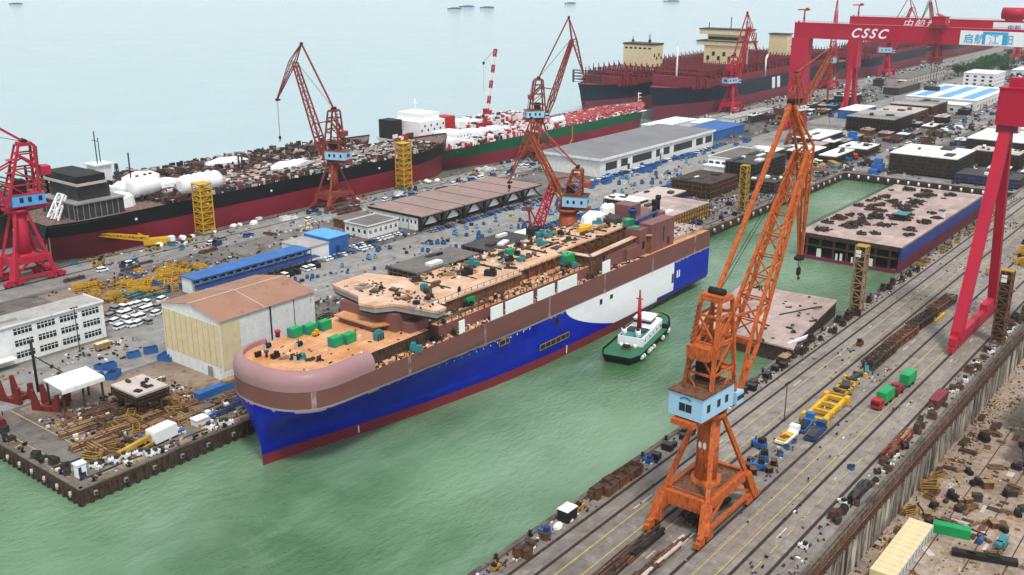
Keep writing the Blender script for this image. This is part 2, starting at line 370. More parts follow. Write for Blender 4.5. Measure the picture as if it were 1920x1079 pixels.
# fenders
m = MB(); m.tube((0, 0, 0), (0, 0, 2.2), .55, 8); m.tube((0, 0, .9), (0, 0, 1.3), .62, 8)
f = one('fender', m, 'steelpink', 'pale cylindrical fender hung on the front edge of the left pier', 'fender')
copies(f, [(108.6, 228 + 6.5 * k, 1.6, 0, .7) for k in range(11)], 'pale fenders on the pier front')
m = MB(); m.cbox((0, 0, 0), (1.6, .9, 1.7)); m.tube((-.5, -.5, .85), (.5, -.5, .85), .45, 8, 1)
f = one('fender', m, ['grey', 'black'], 'grey block fender on the long side of the left pier', 'fender')
copies(f, [(113 + 8.5 * k, 223.6, 2.0, 0, .65) for k in range(6)], 'grey block fenders on the pier side')
m = MB(); m.tube((0, 0, 0), (0, 0, 2.0), .6, 8)
f = one('fender', m, 'white_c', 'white round fender on the far wall of the basin', 'fender')
copies(f, [(629.2, 128 + 6.2 * k, 1.9) for k in range(16)], 'round fenders on the basin end wall')
f = one('fender', m, 'steelpink', 'grey fender on the basin side quay behind the blue and white ship stern', 'fender')
copies(f, [(396 + 9 * k, 223.5, 1.9) for k in range(26)], 'grey fenders along the basin side quay')
# mooring bollards
m = MB(); m.tube((0, 0, 0), (0, 0, .9), .32, 10); m.tube((0, 0, .9), (0, 0, 1.2), .5, 10); m.cbox((0, 0, 0), (1.1, 1.1, .12))
b = one('bollard', m, 'dark', 'dark mooring bollard on the edge of the right hand quay', 'bollard')
copies(b, [(150 + 12.5 * k, 122.4, G + .2) for k in range(36)], 'bollards on the quay by the orange crane')
b = one('bollard', m, 'dark', 'dark mooring bollard on the edge of the left pier', 'bollard')
copies(b, [(114 + 10 * k, 225.6, G + .2) for k in range(5)] + [(110.8, 236 + 10 * k, G + .2) for k in range(6)], 'bollards on the left pier')
# dry dock wall
t = thing('dock_wall', 'stained concrete retaining wall between the right quay and the sunken dry dock', 'wall', (0, 66.3, 0))
m = MB(); m.box(-150, -.5, DF, 520, .3, 4.4)
m.build('wall', 'dockwall', t)
m = MB(); m.box(-150, -.8, 4.4, 520, .7, 4.8); m.build('coping', 'edge', t)
m = MB(); m.box(-150, -1.5, 1.0, 520, -.5, 1.2)
for k in range(110): m.bar((-140 + 6 * k, -.6, .2), (-140 + 6 * k, -1.8, 1.0), .2)
m.build('service_ledge', 'rustd', t)
m = MB(); m.box(-150, -.75, 5.2, 520, -.67, 5.28); m.box(-150, -.75, 5.7, 520, -.67, 5.78)
for k in range(220): m.box(-140 + 3 * k, -.75, 4.8, -139.9 + 3 * k, -.65, 5.75)
m.build('railing', 'rustd', t)
m = MB()
for k in range(84): m.box(-140 + 8 * k, -.9, DF, -139.4 + 8 * k, -.5, 1.0)
m.build('buttress', 'dockwall', t)
m = MB(); m.tube((-150, -1.0, 2.4), (520, -1.0, 2.4), .25, 6); m.tube((-150, -.9, 3.2), (520, -.9, 3.2), .16, 6); m.build('service_pipe', 'rust', t)
# ------------------------------------------------------------------ the big ship being towed
BLUE = sr(2, 22, 158, 1.0); BOOT = sr(122, 40, 52); BRN = sr(120, 78, 74); GRY = sr(166, 150, 150)
def ship_extra(t, X, Y, Z, col):
    col = t.mix(t.math('GREATER_THAN', Z, 3.2), BOOT, BLUE)
    zl = t.math('ADD', 16.5, t.math('MULTIPLY', t.math('MAXIMUM', t.math('MINIMUM', t.math('SUBTRACT', 245., X), 80.), 0.), .028))
    jag = t.math('MULTIPLY', t.math('GREATER_THAN', t.noise(t.scaled(t.obj(), (.16, .16, 0)), 1., 2), .52), .45)
    zl2 = t.math('ADD', zl, .6)
    col = t.mix(t.math('GREATER_THAN', t.math('ADD', Z, jag), zl), col, GRY); col = t.mix(t.math('GREATER_THAN', Z, zl2), col, BRN)
    pt = t.node("ShaderNodeTexBrick"); cb = t.node("ShaderNodeCombineXYZ"); t.l.new(X, cb.inputs[0]); t.l.new(Z, cb.inputs[1]); t.l.new(cb.outputs[0], pt.inputs["Vector"])
    pt.inputs["Scale"].default_value = 1.; pt.inputs["Brick Width"].default_value = 13.; pt.inputs["Row Height"].default_value = 6.3; pt.inputs["Mortar Size"].default_value = 0.
    pt.inputs["Color1"].default_value = (0, 0, 0, 1); pt.inputs["Color2"].default_value = (1, 1, 1, 1)
    isb = t.math('MULTIPLY', t.math('GREATER_THAN', Z, 5.), t.math('LESS_THAN', Z, 16.6))
    col = t.mix(t.math('MULTIPLY', t.math('MULTIPLY', pt.outputs["Color"], isb), .32), col, sr(24, 70, 200))
    # white field: curved left edge, step along the bottom right
    x0 = t.math('ADD', 269., t.math('MULTIPLY', t.math('POWER', t.math('MULTIPLY', t.math('MAXIMUM', t.math('SUBTRACT', 17., Z), 0.), 1 / 14.), 1.7), 33.))
    zb = t.math('ADD', 3.4, t.math('MULTIPLY', t.math('GREATER_THAN', X, 332.), 1.5))
    w = t.math('MULTIPLY', t.math('GREATER_THAN', X, x0), t.math('LESS_THAN', X, 344.7))
    w = t.math('MULTIPLY', w, t.math('MULTIPLY', t.math('GREATER_THAN', Z, zb), t.math('LESS_THAN', Z, 16.8)))
    col = t.mix(w, col, sr(240, 240, 242))
    # pale primer seams on the brown band
    se = t.math('LESS_THAN', t.math('PINGPONG', t.math('ADD', X, 12.5), 17.), .55)
    se = t.math('MULTIPLY', se, t.math('GREATER_THAN', Z, zl)); n = t.noise(t.scaled(t.obj(), (1, 1, .3)), .9, 5, .7)
    col = t.mix(t.math('MULTIPLY', se, t.ramp(n, .4, .62)), col, GRY)
    return col
M['shiphull'] = zones('towed ship hull paint', [(3.2, BOOT), (16.8, BLUE), (17.45, GRY), (99, BRN)], var=.05, rough=.36, extra=ship_extra, plate=(11., 3.1), rust=.05)
CYS = 205.8
ship = thing('ship', 'unfinished blue, white and brown ship with orange decks being pulled out by the tug', 'ship', (0, 0, 0))
def half_wl(x):
    pts = [(151.6, 0), (158, 1.2), (169, 3.7), (186, 7.6), (209, 12.1), (235, 15.7), (261, 17.6), (285, 18), (306, 18), (330, 15.5), (352, 11), (375, 7)]
    for (a, b), (c_, d) in zip(pts, pts[1:]):
        if a <= x <= c_: return b + (d - b) * (x - a) / (c_ - a)
    return 0 if x < 151.6 else 7
XF = 150.3
def half_top(x, r=15.5):
    s = (x - XF) / r
    return 18. if s >= 1 else 18. * max(0., 1 - (1 - s) ** 2.3) ** (1 / 2.3) if s > 0 else 0.
def flare(x, z):
    if z >= 18: return half_top(x)
    f = max(0, min(1, z / 18.)); p = 2.6 if x < 200 else max(1., 2.6 - (x - 200) / 40.)
    if x > 300: p = 1 / (1 + (x - 300) / 14.) ; zz = max(0, (z) / 3.6); f = min(1, zz); p = .6
    return half_wl(x) * (1 - f ** p) + half_top(x) * f ** p
xs = [150.3, 150.5, 151.0, 151.6, 152.5, 154, 156, 158.5, 162, 166, 172, 178, 186, 195, 205, 215, 228, 242, 258, 275, 290, 306, 320, 335, 350, 364, 374.4]
zs = [-2.5, 0, 1.6, 3.2, 5, 7, 9, 11.5, 14, 16, 17, 18, 19.5, 22, 24.3]
def stem(z): return 151.6 - 1.3 * max(0, min(1, z / 18.)) ** 1.5
m = MB(); n = len(zs)
for sgn in (-1, 1):
    vs = []
    for i, x in enumerate(xs):
        for z in zs:
            xx = x
            if x < 158.5: s0 = (x - 150.3) / (158.5 - 150.3); xx = stem(z) + (158.5 - stem(z)) * s0
            zz = z
            if x >= 350 and z <= 3.2: zz = z
            vs.append((xx, CYS + sgn * flare(xx, z) if i else CYS, zz))
    fs = []
    for i in range(len(xs) - 1):
        for j in range(n - 1):
            q = (i * n + j, (i + 1) * n + j, (i + 1) * n + j + 1, i * n + j + 1); fs.append(q if sgn < 0 else q[::-1])
    m.raw(vs, fs, 0, True)
# transom with raked foot
tr = [(374.4, CYS + s * flare(374.4, z), z) for s, zz in ((-1, zs), (1, zs[::-1])) for z in zz]
m.face(tr)
hull = m.build('hull', 'shiphull', ship)
# bulwark round the bow: plan outline with a rounded top rolling inwards
m = MB(); prof = [(0, 24.2), (0, 25.6)] + [(2.9 * (1 - math.cos(a)), 25.6 + 3.6 * math.sin(a)) for a in [k * math.pi / 12 for k in range(1, 7)]] + [(3.0, 28.6), (3.0, 27.2)]
out = []
for k in range(-24, 25):
    t_ = k / 24.; a = t_ * math.pi / 2 * 1.0
    e = 2 / 2.3
    y = -18.03 * math.copysign(abs(math.sin(a)) ** e, a); x = XF - .03 + 15.5 * (1 - abs(math.cos(a)) ** e)
    out.append((x, CYS + y))
out = [(167.5, out[0][1])] + out + [(178.0, out[-1][1])]
def offset(pl, d):
    r = []
    for i, p in enumerate(pl):
        a = Vector(pl[max(0, i - 1)]); b = Vector(pl[min(len(pl) - 1, i + 1)]); tt = (b - a).normalized(); nn = Vector((-tt.y, tt.x))
        if nn.dot(Vector((172, CYS)) - Vector(p)) < 0: nn = -nn
        r.append(Vector(p) + nn * d)
    return r
rings = [[(q.x, q.y, z) for q in offset(out, d)] for d, z in prof]; L = len(out)
m.raw([p for r in rings for p in r], [(j * L + i, j * L + i + 1, (j + 1) * L + i + 1, (j + 1) * L + i) for j in range(len(rings) - 1) for i in range(L - 1)], 0, True)
for e in (0, L - 1): m.face([r[e] for r in rings])
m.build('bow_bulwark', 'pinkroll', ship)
# decks
m = MB(); poly = [(x, CYS - half_top(x) + .05) for x in xs[1:]] + [(x, CYS + half_top(x) - .05) for x in xs[:0:-1]]
m.prism(poly, 23.4, 23.9); md = m.build('main_deck', 'deck_o', ship)
m = MB(); inner = [(q.x, q.y) for q in offset(out, 2.9)][2:-2]
yn, yf = 191.6, 222.8
fd = [p for p in inner if yn < p[1] < yf]; fd = ([(204, yn)] if fd[0][1] < CYS else [(204, yf)]) + fd + ([(204, yf)] if fd[0][1] < CYS else [(204, yn)])
m.prism(fd, 23.9, 27.6, 1, 0); m.build('foredeck', ['deck_o', 'rustd'], ship)
m = MB()
pb = [P(*q, 36.) for q in ((622, 533), (672, 555), (672, 568), (701, 574), (740, 570), (820, 584), (837, 576), (815, 568), (760, 520), (688, 512))]
m.prism(pb, 35.2, 36.0); m.prism([(CX_ * .985 + 208 * .015, CY_ * .985 + 205 * .015) for CX_, CY_ in pb], 33.7, 35.2, 1); m.prism([(CX_ * .96 + 208 * .04, CY_ * .96 + 205 * .04) for CX_, CY_ in pb], 33.0, 33.7, 2)
m.build('bridge_deck', ['deck_t', 'grey', 'dark'], ship)
m = MB(); m.box(196, 197.5, 27.6, 212, 221, 33.0, 0); m.box(198, 193.5, 27.6, 206, 197.5, 30.5, 0); m.box(192.5, 203, 27.6, 197.6, 218, 29.4, 0); m.build('deckhouse', 'primer', ship)
m = MB(); m.prism([(191.5, 202), (197, 199.5), (203, 199.5), (203, 220), (191.5, 219)], 29.4, 29.9); m.build('platform', 'deck_o', ship)
# long deck aft of the bridge, stepping in; steel bulkheads below
m = MB(); aft = [(205.5, 196.8), (255, 196.2), (255, 198.8), (282, 199.2), (282, 202), (320, 202.5), (335, 203), (335, 221.5), (205.5, 221.5)]
m.prism(aft, 31.6, 32.2, 0); m.build('upper_deck', 'deck_t', ship)
m = MB(); m.prism([(p[0], p[1] + (.8 if p[1] < 210 else -.8)) for p in aft], 23.9, 31.6)
for k in range(26): m.box(207 + 5 * k, 198.6, 27.9, 207.3 + 5 * k, 203.5, 31.5)
m.build('deckhouse_wall', 'rust', ship)
m = MB()
for k in range(30): x = 208 + 3.1 * k; m.bar((x, 191.6, 27.6), (x, 191.6, 29.0), .2); m.bar((x, 196.9, 32.2), (x, 196.9, 33.3), .14)
m.bar((208, 191.6, 29), (300, 191.6, 29), .14); m.bar((206, 197, 33.3), (255, 197, 33.3), .1); m.build('railing', 'rustd', ship)
m = MB(); m.prism([(208, 191.4), (300, 191.4), (300, 203), (208, 203)], 23.9, 27.6, 1, 0); m.build('side_deck', ['deck_o', 'primer'], ship)
# second block aft with a rim, tower and stern deck
m = MB()
def wallrun(mm, pts, z0, z1, w, m0=0):
    for a, b in zip(pts, pts[1:]): mm.bar((a[0], a[1], (z0 + z1) / 2), (b[0], b[1], (z0 + z1) / 2), w, z1 - z0, m0)
rim = [P(1048, 470, 31.5), P(1107, 480, 31.5), P(1197, 440, 31.5), P(1222, 440, 31.5)]
wallrun(m, rim, 23.9, 31.2, .6, 0); wallrun(m, rim, 31.2, 31.5, 2.4, 1)
m.build('well_bulkhead', ['rust', 'deck_t'], ship)
m = MB(); m.box(328, 189.5, 23.9, 346, 195, 35.2); m.box(321.5, 190.6, 23.9, 327.98, 197, 34.2); m.box(300, 191.4, 23.9, 322, 193, 29.); m.box(312, 190.2, 23.9, 321.4, 194, 28.5)
for k in range(3): m.box(331 + 4.5 * k, 189.4, 26, 331.2 + 4.5 * k, 189.52, 35)
m.build('casing', 'primer', ship)
for bx_ in ((337.4, 189.38, 27, 338, 189.52, 33), (341, 189.38, 25, 342.4, 189.52, 28), (323.5, 190.46, 26.5, 325, 190.62, 29.5)): m = MB(); m.box(*bx_); m.build('doorway', 'dark', ship)
m = MB(); m.box(346, 191, 23.9, 374, 221, 25.2); m.build('stern_deck', 'deck_p', ship)
m = MB(); m.box(338, 205, 26, 366, 221.5, 31.5); m.prism([(338, 205), (334, 207), (334, 221), (338, 221.5)], 28, 31.5); m.box(346, 210, 31.5, 354, 218, 36.4); m.box(347.5, 209.9, 32.3, 353, 210, 34.3); m.build('wheelhouse', 'primer', ship)
for (x, y, r, z1, mt) in ((360, 207, .95, 37, 'dark'), (366.5, 209, .9, 37.5, 'dark'), (341, 206, 1.3, 37, 'blue_d')):
    m = MB(); m.tube((x, y, 30), (x, y, z1), r, 12); m.tube((x, y, z1 - 1.6), (x, y, z1), r * 1.35, 12); m.build('funnel', mt, ship)
m = MB(); m.bar((328, 197, 35.4), (349, 199.5, 35.0), 1.4, .8); m.box(330, 196.4, 23.9, 331, 198, 35); m.box(346, 198, 23.9, 347, 199.6, 35); m.build('beam', 'blue_d', ship)
# white side plates standing on the edge of the hull
for x0, x1, z0, z1 in ((213.5, 216, 24, 28.3), (228.6, 234.5, 24.3, 28.6), (236, 250.5, 24.3, 28.5), (253, 262.5, 24.3, 28.3), (264.5, 275.8, 24.3, 28.4), (292, 297, 24.3, 28.8)):
    m = MB(); m.box(x0, 188.0, z0, x1, 188.3, z1)
    m.build('side_plate', 'white_c', ship)
# side doors and openings, slightly proud frames with dark recess
def opening(x0, x1, z0, z1, fm='grey'):
    mm = MB(); mm.box(x0, CYS - 18.06, z0, x1, CYS - 17.9, z1, 1)
    for a in ((x0 - .25, z0 - .25, x1 + .25, z0), (x0 - .25, z1, x1 + .25, z1 + .25), (x0 - .25, z0, x0, z1), (x1, z0, x1 + .25, z1)): mm.box(a[0], CYS - 18.12, a[1], a[2], CYS - 17.95, a[3], 0)
    k = x0 + 2.8
    while k < x1 - 1: mm.box(k, CYS - 18.1, z0, k + .3, CYS - 18.0, z1, 0); k += 3.
    mm.build('side_opening', [fm, 'dark'], ship)
opening(254.3, 271, 6.6, 8.2, 'wood'); opening(232.5, 237.3, 14.7, 16.2, 'wood'); opening(290.2, 292, 13.2, 15.2, 'white'); opening(297, 299, 13.6, 15.2, 'white'); opening(262.5, 264.5, 13.2, 15.6, 'blue_d'); opening(343.2, 344.2, 8.5, 12)
m = MB()
for k in range(26):
    x = 166 + k * 3.3; z = 15.6; yy = CYS - flare(x, z); m.box(x, yy - .12, z, x + .25, yy + .1, z + .7)
for x in (181, 270): yy = CYS - flare(x, 2.); m.box(x, yy - .1, .6, x + .35, yy + .3, 3.6)
for x in (347, 348.6): m.box(x, CYS - 18.06, 9.6, x + .9, CYS - 17.9, 12.6)
m.build('draught_marks', 'white_c', ship)
# clutter belonging to the deck
rnd = random.Random(5)
def fit_mesh(kind):
    mm = MB()
    if kind == 0: mm.cbox((0, 0, 0), (1.6, 1.0, .9)); mm.tube((-.9, 0, 1.1), (.9, 0, 1.1), .5, 8)
    elif kind == 1: mm.tube((0, 0, 0), (0, 0, 1.5), .35, 8); mm.tube((0, 0, 1.5), (0, 0, 1.9), .7, 8)
    elif kind == 2: mm.cbox((0, 0, 0), (2.4, 1.4, 1.2)); mm.cbox((.5, 0, 1.2), (.9, 1.2, .6))
    elif kind == 3: mm.bar((-1.6, 0, .3), (1.6, .4, .3), .35); mm.bar((-1.2, .7, .3), (1.4, -.6, .5), .3); mm.bar((-1, -.6, .3), (1, -.9, .3), .3)
    else:
        for k in range(4): mm.tube((-.6 + .42 * k, 0, 0), (-.6 + .42 * k, 0, 1.5), .18, 6)
        mm.cbox((0, 0, 0), (2, .9, .25))
    return mm
fm = []
for i, (k, mt) in enumerate(((0, 'dark'), (1, 'dgrey'), (2, 'dark'), (3, 'wood'), (4, 'dgrey'), (2, 'teal'), (3, 'rustd'), (4, 'rustd'))):
    fm.append(fit_mesh(k).build('deck_fitting', mt, ship))
def fittings(root, meshes, spots, rr, smin=.7, smax=1.5):
    for (x, y, z) in spots:
        src = rr.choice(meshes); q = src.copy(); COL.objects.link(q); q.parent = root; q.location = (x, y, z); q.rotation_euler = (0, 0, rr.uniform(0, 6.28)); s_ = rr.uniform(smin, smax); q.scale = (s_, s_, s_)
sp = [(rnd.uniform(168, 300), rnd.uniform(188.6, 191.0), 23.95) for k in range(26)] + [(rnd.uniform(210, 300), rnd.uniform(192, 196.5), 27.62) for k in range(16)] + [(rnd.uniform(207, 330), rnd.uniform(198.5, 221), 32.22) for k in range(60)] + \
     [(rnd.uniform(347, 373), rnd.uniform(192, 220), 25.25) for k in range(14)] + [(rnd.uniform(200, 212), rnd.uniform(192, 220), 36.02) for k in range(12)]
for i, q in enumerate(sp[:8]): pass
fittings(ship, fm, sp[:92], rnd, .8, 1.7)
for i, o in enumerate(fm): o.location = (159 + i * 1.2, 214 - i * 2.2, 27.65)
# hatches, plate stacks, bulkhead stubs and pipes that crowd the decks
rk = random.Random(61)
for k in range(46):
    a, b_ = rk.uniform(1.5, 5), rk.uniform(1, 3); m = MB(); m.cbox((0, 0, 0), (a, b_, rk.uniform(.3, .9))); 
    if rk.random() < .5: m.cbox((rk.uniform(-.3, .3) * a, 0, .3), (a * .4, b_ * .6, rk.uniform(.6, 1.3)), 0, 1)
    o = m.build('deck_hatch', [rk.choice(('deck_t', 'grey', 'rust', 'dgrey', 'rustd', 'deck_p')), rk.choice(('dark', 'dgrey', 'wood'))], ship); o.location = (rk.uniform(210, 332), rk.uniform(204, 221), 32.2) if k % 4 else (rk.uniform(200, 209), rk.uniform(190, 222), 36.0)
for k in range(16):
    x, y = rk.uniform(212, 322), rk.choice((205, 208.5, 212, 216, 219.5)); L_ = rk.uniform(3, 11); m = MB(); m.box(x, y, 32.2, x + L_, y + .25, 32.2 + rk.uniform(.4, 1.3)); m.build('bulkhead_stub', 'rust', ship)
for k in range(9):
    x = 214 + 13 * k; m = MB(); m.box(x, 203.5, 32.2, x + .25, 214 + rk.uniform(0, 6), 32.2 + rk.uniform(.25, .7)); m.build('deck_stiffener', 'rustd', ship)
for k in range(12):
    x, y = rk.uniform(206, 300), rk.uniform(192.5, 196); L_ = rk.uniform(4, 12); m = MB(); m.tube((x, y, 28.1), (x + L_, y, 28.1), .22, 6); m.tube((x, y + .6, 28.1), (x + L_, y + .6, 28.1), .18, 6); m.build('pipe_run', rk.choice(('dgrey', 'wood', 'rust')), ship)
m = MB()
for k in range(150):
    x, y = rk.uniform(207, 333), rk.uniform(203.5, 221); m.cbox((x, y, 32.2), (rk.uniform(.3, 2.2), rk.uniform(.2, 1), rk.uniform(.1, .6)), rk.uniform(0, 3), rk.randrange(4))
for k in range(60):
    x, y = rk.uniform(160, 203), rk.uniform(192.5, 221); m.cbox((x, y, 27.6), (rk.uniform(.2, 1.2), rk.uniform(.2, .5), rk.uniform(.1, .5)), rk.uniform(0, 3), rk.randrange(4))
for k in range(70):
    x, y = rk.uniform(198, 209), rk.uniform(187, 224); m.cbox((x, y, 36.), (rk.uniform(.2, 1.1), rk.uniform(.2, .5), rk.uniform(.1, .6)), rk.uniform(0, 3), rk.randrange(4))
tag(m.build('loose_gear', ['dark', 'rustd', 'dgrey', 'white'], ship), kind='stuff')
# loose debris strip along the side of the deck
m = MB()
for k in range(900):
    x = rnd.uniform(168, 322); y = rnd.uniform(188.3, 191.3)
    if rnd.random() < .45: x = rnd.uniform(208, 318); y = rnd.uniform(191.8, 198.5); z = 27.62
    else: z = 23.92
    if rnd.random() < .25: x = rnd.uniform(205, 334); y = rnd.uniform(214, 221.3); z = 32.22
    if rnd.random() < .18: x = rnd.uniform(347, 373); y = rnd.uniform(190, 221); z = 25.22
    m.cbox((x, y, z), (rnd.uniform(.2, 1.6), rnd.uniform(.15, .6), rnd.uniform(.1, .7)), rnd.uniform(0, 3), rnd.choice((0, 0, 1, 2, 3)))
tag(m.build('deck_debris', ['rustd', 'wood', 'dgrey', 'white'], ship), kind='stuff')
# green work containers on the decks: separate things
def green_box(L=3.6, Wd=2.6, H=2.5, mat='green'):
    mm = MB(); mm.cbox((0, 0, .15), (L, Wd, H)); 
    for sx in (-1, 1):
        for sy in (-1, 1): mm.cbox((sx * (L / 2 - .05), sy * (Wd / 2 - .05), 0), (.25, .25, H + .3))
    mm.cbox((0, 0, H + .15), (L - .3, Wd - .3, .12))
    o = thing('deck_container', 'x', 'container'); mm.build('body', mat, o)
    d = MB(); d.cbox((-L / 2 - .03, 0, .4), (.06, Wd * .8, H * .8)); d.build('door', 'dgrey' if mat != 'green' else 'teal', o)
    return o
gb = green_box()
spots = [(176, 218.6, 'leftmost green box of the back row on the orange foredeck'), (180.4, 217.2, 'middle green box of the back row on the orange foredeck'), (185.2, 216.4, 'rightmost green box of the back row on the orange foredeck'), (178.1, 203.6, 'left green box of the nearer pair on the orange foredeck'), (182.2, 202.7, 'right green box of the nearer pair on the orange foredeck')]
for i, (x, y, l) in enumerate(spots):
    o = gb if i == 0 else dup(gb, (0, 0, 0)); o.location = (x, y, 27.62); o.rotation_euler = (0, 0, .1); o['label'] = l; o['group'] = 'green boxes on the foredeck'
for (px, py, z, s_, l) in ((880, 558, 27.6, 1.2, 'larger green box on the side deck behind the bridge wing'), (878, 572, 27.6, 1.0, 'low green box in front of another on the side deck near the bridge wing'), (935, 545, 27.6, .8, 'small green box beside the teal bottles on the side deck'), (1062, 497, 27.6, 1.5, 'long green box on the side deck left of the rusty bulkhead'),
                        (1178, 425, 32.2, 1.1, 'green box on the upper deck left of the brown casing'), (1192, 437, 32.2, .9, 'small green box just in front of the brown casing'), (955, 478, 32.2, .8, 'small green box on the tan upper deck behind the walkway')):
    x, y = P(px, py, z); o = dup(gb, (x, y, z + .02), .05, l, 'green boxes on the upper decks', s_)
m = MB()
m.cbox((0, 0, .2), (2.6, 1.8, 2.2)); m.cbox((0, 0, 2.4), (1.6, 1.2, .5)); 
for k in range(3): m.tube((-1 + k, -.95, .2), (-1 + k, -.95, 2), .25, 8, 1)
x, y = P(710, 637, 27.6); one('generator', m, ['teal', 'dgrey'], 'teal generator unit at the right edge of the orange foredeck', 'generator', loc=(x, y, 27.62))
m = MB(); m.cbox((0, 0, .3), (2., 1.2, .9)); m.tube((-.6, -.6, .3), (-.6, .6, .3), .35, 8, 1); m.tube((.6, -.6, .3), (.6, .6, .3), .35, 8, 1); m.cbox((.4, 0, 1.2), (.8, 1, .6))
x, y = P(592, 630, 27.6); one('forklift', m, ['yellow', 'black'], 'small yellow machine in front of the green boxes on the foredeck', 'machine', loc=(x, y, 27.62))
for (px, py, l) in ((502, 655, 'dark mooring winch near the tip of the orange foredeck'), (561, 652, 'dark winch with pale base in the middle of the orange foredeck'), (559, 677, 'small dark winch by the near edge of the orange foredeck')):
    m = MB(); m.cbox((0, 0, 0), (2.4, 1.6, .3)); m.tube((-.9, 0, 1.1), (.9, 0, 1.1), .75, 10, 1); m.cbox((-1, 0, .3), (.3, 1.1, 1.3)); m.cbox((1, 0, .3), (.3, 1.1, 1.3)); m.tube((.2, .5, 1.1), (.2, .5, 2.4), .15, 6, 1)
    x, y = P(px, py, 27.6); one('winch', m, ['steelpink', 'dark'], l, 'winch', 'winches on the foredeck', (x, y, 27.62))
m = MB(); m.tube((0, 0, 0), (0, 0, 1.4), .7, 10, 0); m.tube((0, .0, 1.4), (0, 0, 2.0), .9, 10, 1)
x, y = P(521, 632, 27.6); one('ventilator', m, ['redd', 'red'], 'round red ventilator on the orange foredeck left of the green boxes', 'ventilator', loc=(x, y, 27.62))
m = MB(); m.tube((0, 0, 0), (0, 0, 2.2), .9, 10)
x, y = P(683, 686, 24); one('drum', m, 'blue_d', 'blue upright drum on the ship side walkway beside the foredeck', 'drum', loc=(x, y, 23.95))
for (px, py, l) in ((880, 545, 'teal gas bottle rack on the side deck among the green boxes'), (910, 548, 'teal gas bottle rack right of the two green boxes'), (1170, 487, 'teal gas bottle rack at the foot of the rusty bulkhead'), (1190, 475, 'pale teal equipment rack beside the rusty bulkhead')):
    m = MB(); m.cbox((0, 0, 0), (2, 1.4, .2))
    for a in range(4):
        for b_ in range(2): m.tube((-.75 + .5 * a, -.35 + .7 * b_, .2), (-.75 + .5 * a, -.35 + .7 * b_, 1.8), .2, 6, 1)
    x, y = P(px, py, 27.6 if px < 1000 else 24); one('bottle_rack', m, ['dgrey', 'teal'], l, 'gas rack', 'teal racks on the ship', (x, y, 27.64 if px < 1000 else 23.95))
# ------------------------------------------------------------------ tug
tug = thing('tugboat', 'green decked white tug with a red mast pushing at the side of the big ship', 'tugboat', (297, 174.2, 0), R(11.5))
def plan(L, Bh, n=10, bow=.33, st=.1, e=1.9):
    pl = []
    for k in range(n + 1): a = k / n; pl.append((L / 2 - L * bow * a, -Bh * (1 - (1 - a) ** e) ** (1 / e)))
    pl += [(-L / 2 + L * st, -Bh), (-L / 2, -Bh * .72)]
    return pl + [(x, -y) for x, y in pl[::-1]][:-1]
m = MB(); base = plan(47, 6.6); top = plan(48.5, 7.1); k = len(base)
m.raw([(x * .96, y * .86, -1) for x, y in base] + [(x, y, 2.5) for x, y in top] + [(x, y, 3.1) for x, y in top], [(i, (i + 1) % k, k + (i + 1) % k, k + i) for i in range(k)] + [(k + i, k + (i + 1) % k, 2 * k + (i + 1) % k, 2 * k + i) for i in range(k)], 0, False)
m.build('hull', 'black', tug)
m = MB(); m.prism([(x * .975, y * .95) for x, y in top], 2.0, 2.45); m.build('deck', 'green_d', tug)
m = MB(); m.prism([(x * .985 , y * .975) for x, y in top][:9] + [(x * .985, y * .975) for x, y in top][-8:], 2.45, 4.0); m.prism([(x * .93, y * .9) for x, y in top][:8] + [(x * .93, y * .9) for x, y in top][-7:], 4.0, 4.06, 1); m.build('forecastle', ['black', 'green_d'], tug)
m = MB(); m.prism([(12, -4.2), (13.5, -2.5), (13.5, 2.5), (12, 4.2), (-11, 4.6), (-11, -4.6)], 2.45, 5.6); m.build('deckhouse', 'white_c', tug)
m = MB()
for x in (-8, -3, 1, 5, 9): m.box(x, -4.62 if x < 0 else -4.45, 3.6, x + .7, -4.3, 4.3)
m.build('porthole', 'glass', tug)
m = MB(); m.prism([(7.5, -3.0), (8.8, -1.8), (8.8, 1.8), (7.5, 3.0), (1.5, 3.2), (1.5, -3.2)], 5.6, 8.3); m.prism([(8, -3.4), (9.2, -2), (9.2, 2), (8, 3.4), (1.2, 3.5), (1.2, -3.5)], 8.3, 8.6); m.build('wheelhouse', 'white_c', tug)
m = MB(); m.prism([(7.6, -3.05), (8.88, -1.85), (8.88, 1.85), (7.6, 3.05), (1.45, 3.25), (1.45, -3.25)], 6.8, 7.7); m.build('window', 'glass', tug)
m = MB(); m.prism([(-.5, -4.0), (-.5, 4), (-10.6, 4.1), (-10.6, -4.1)], 5.6, 5.75, 1); m.box(-6, -3.4, 5.7, -1.5, 3.4, 6.2, 0); m.build('upper_deck', ['dgrey', 'teal'], tug)
for y in (-2.6, 2.6): m = MB(); m.tube((-9.6, y, 5.6), (-10.4, y, 8.4), .95, 10); m.tube((-10.4, y, 8.4), (-10.45, y, 8.7), .7, 10, 1); m.build('funnel', ['white_c', 'black'], tug)
m = MB(); m.tube((-1.6, 0, 5.6), (-2.2, 0, 17.5), .95, 8, r2=.6); m.tube((-2.2, 0, 17.5), (-2.25, 0, 20.5), .35, 6); m.bar((-2.2, -1.3, 17.2), (-2.2, 1.3, 17.2), .3); m.build('mast', 'red', tug)
m = MB(); m.tube((-14.5, -1.2, 3.3), (-14.5, 1.2, 3.3), .8, 10); m.cbox((-14.5, 0, 2.45), (2.4, 3.4, .5), 0, 1); m.build('winch', ['dark', 'rust'], tug)
m = MB(); m.tube((18, -.9, 4.9), (18, .9, 4.9), .7, 10); m.cbox((18, 0, 4.05), (1.8, 2.6, .4), 0, 1); m.build('winch', ['ochre', 'rust'], tug)
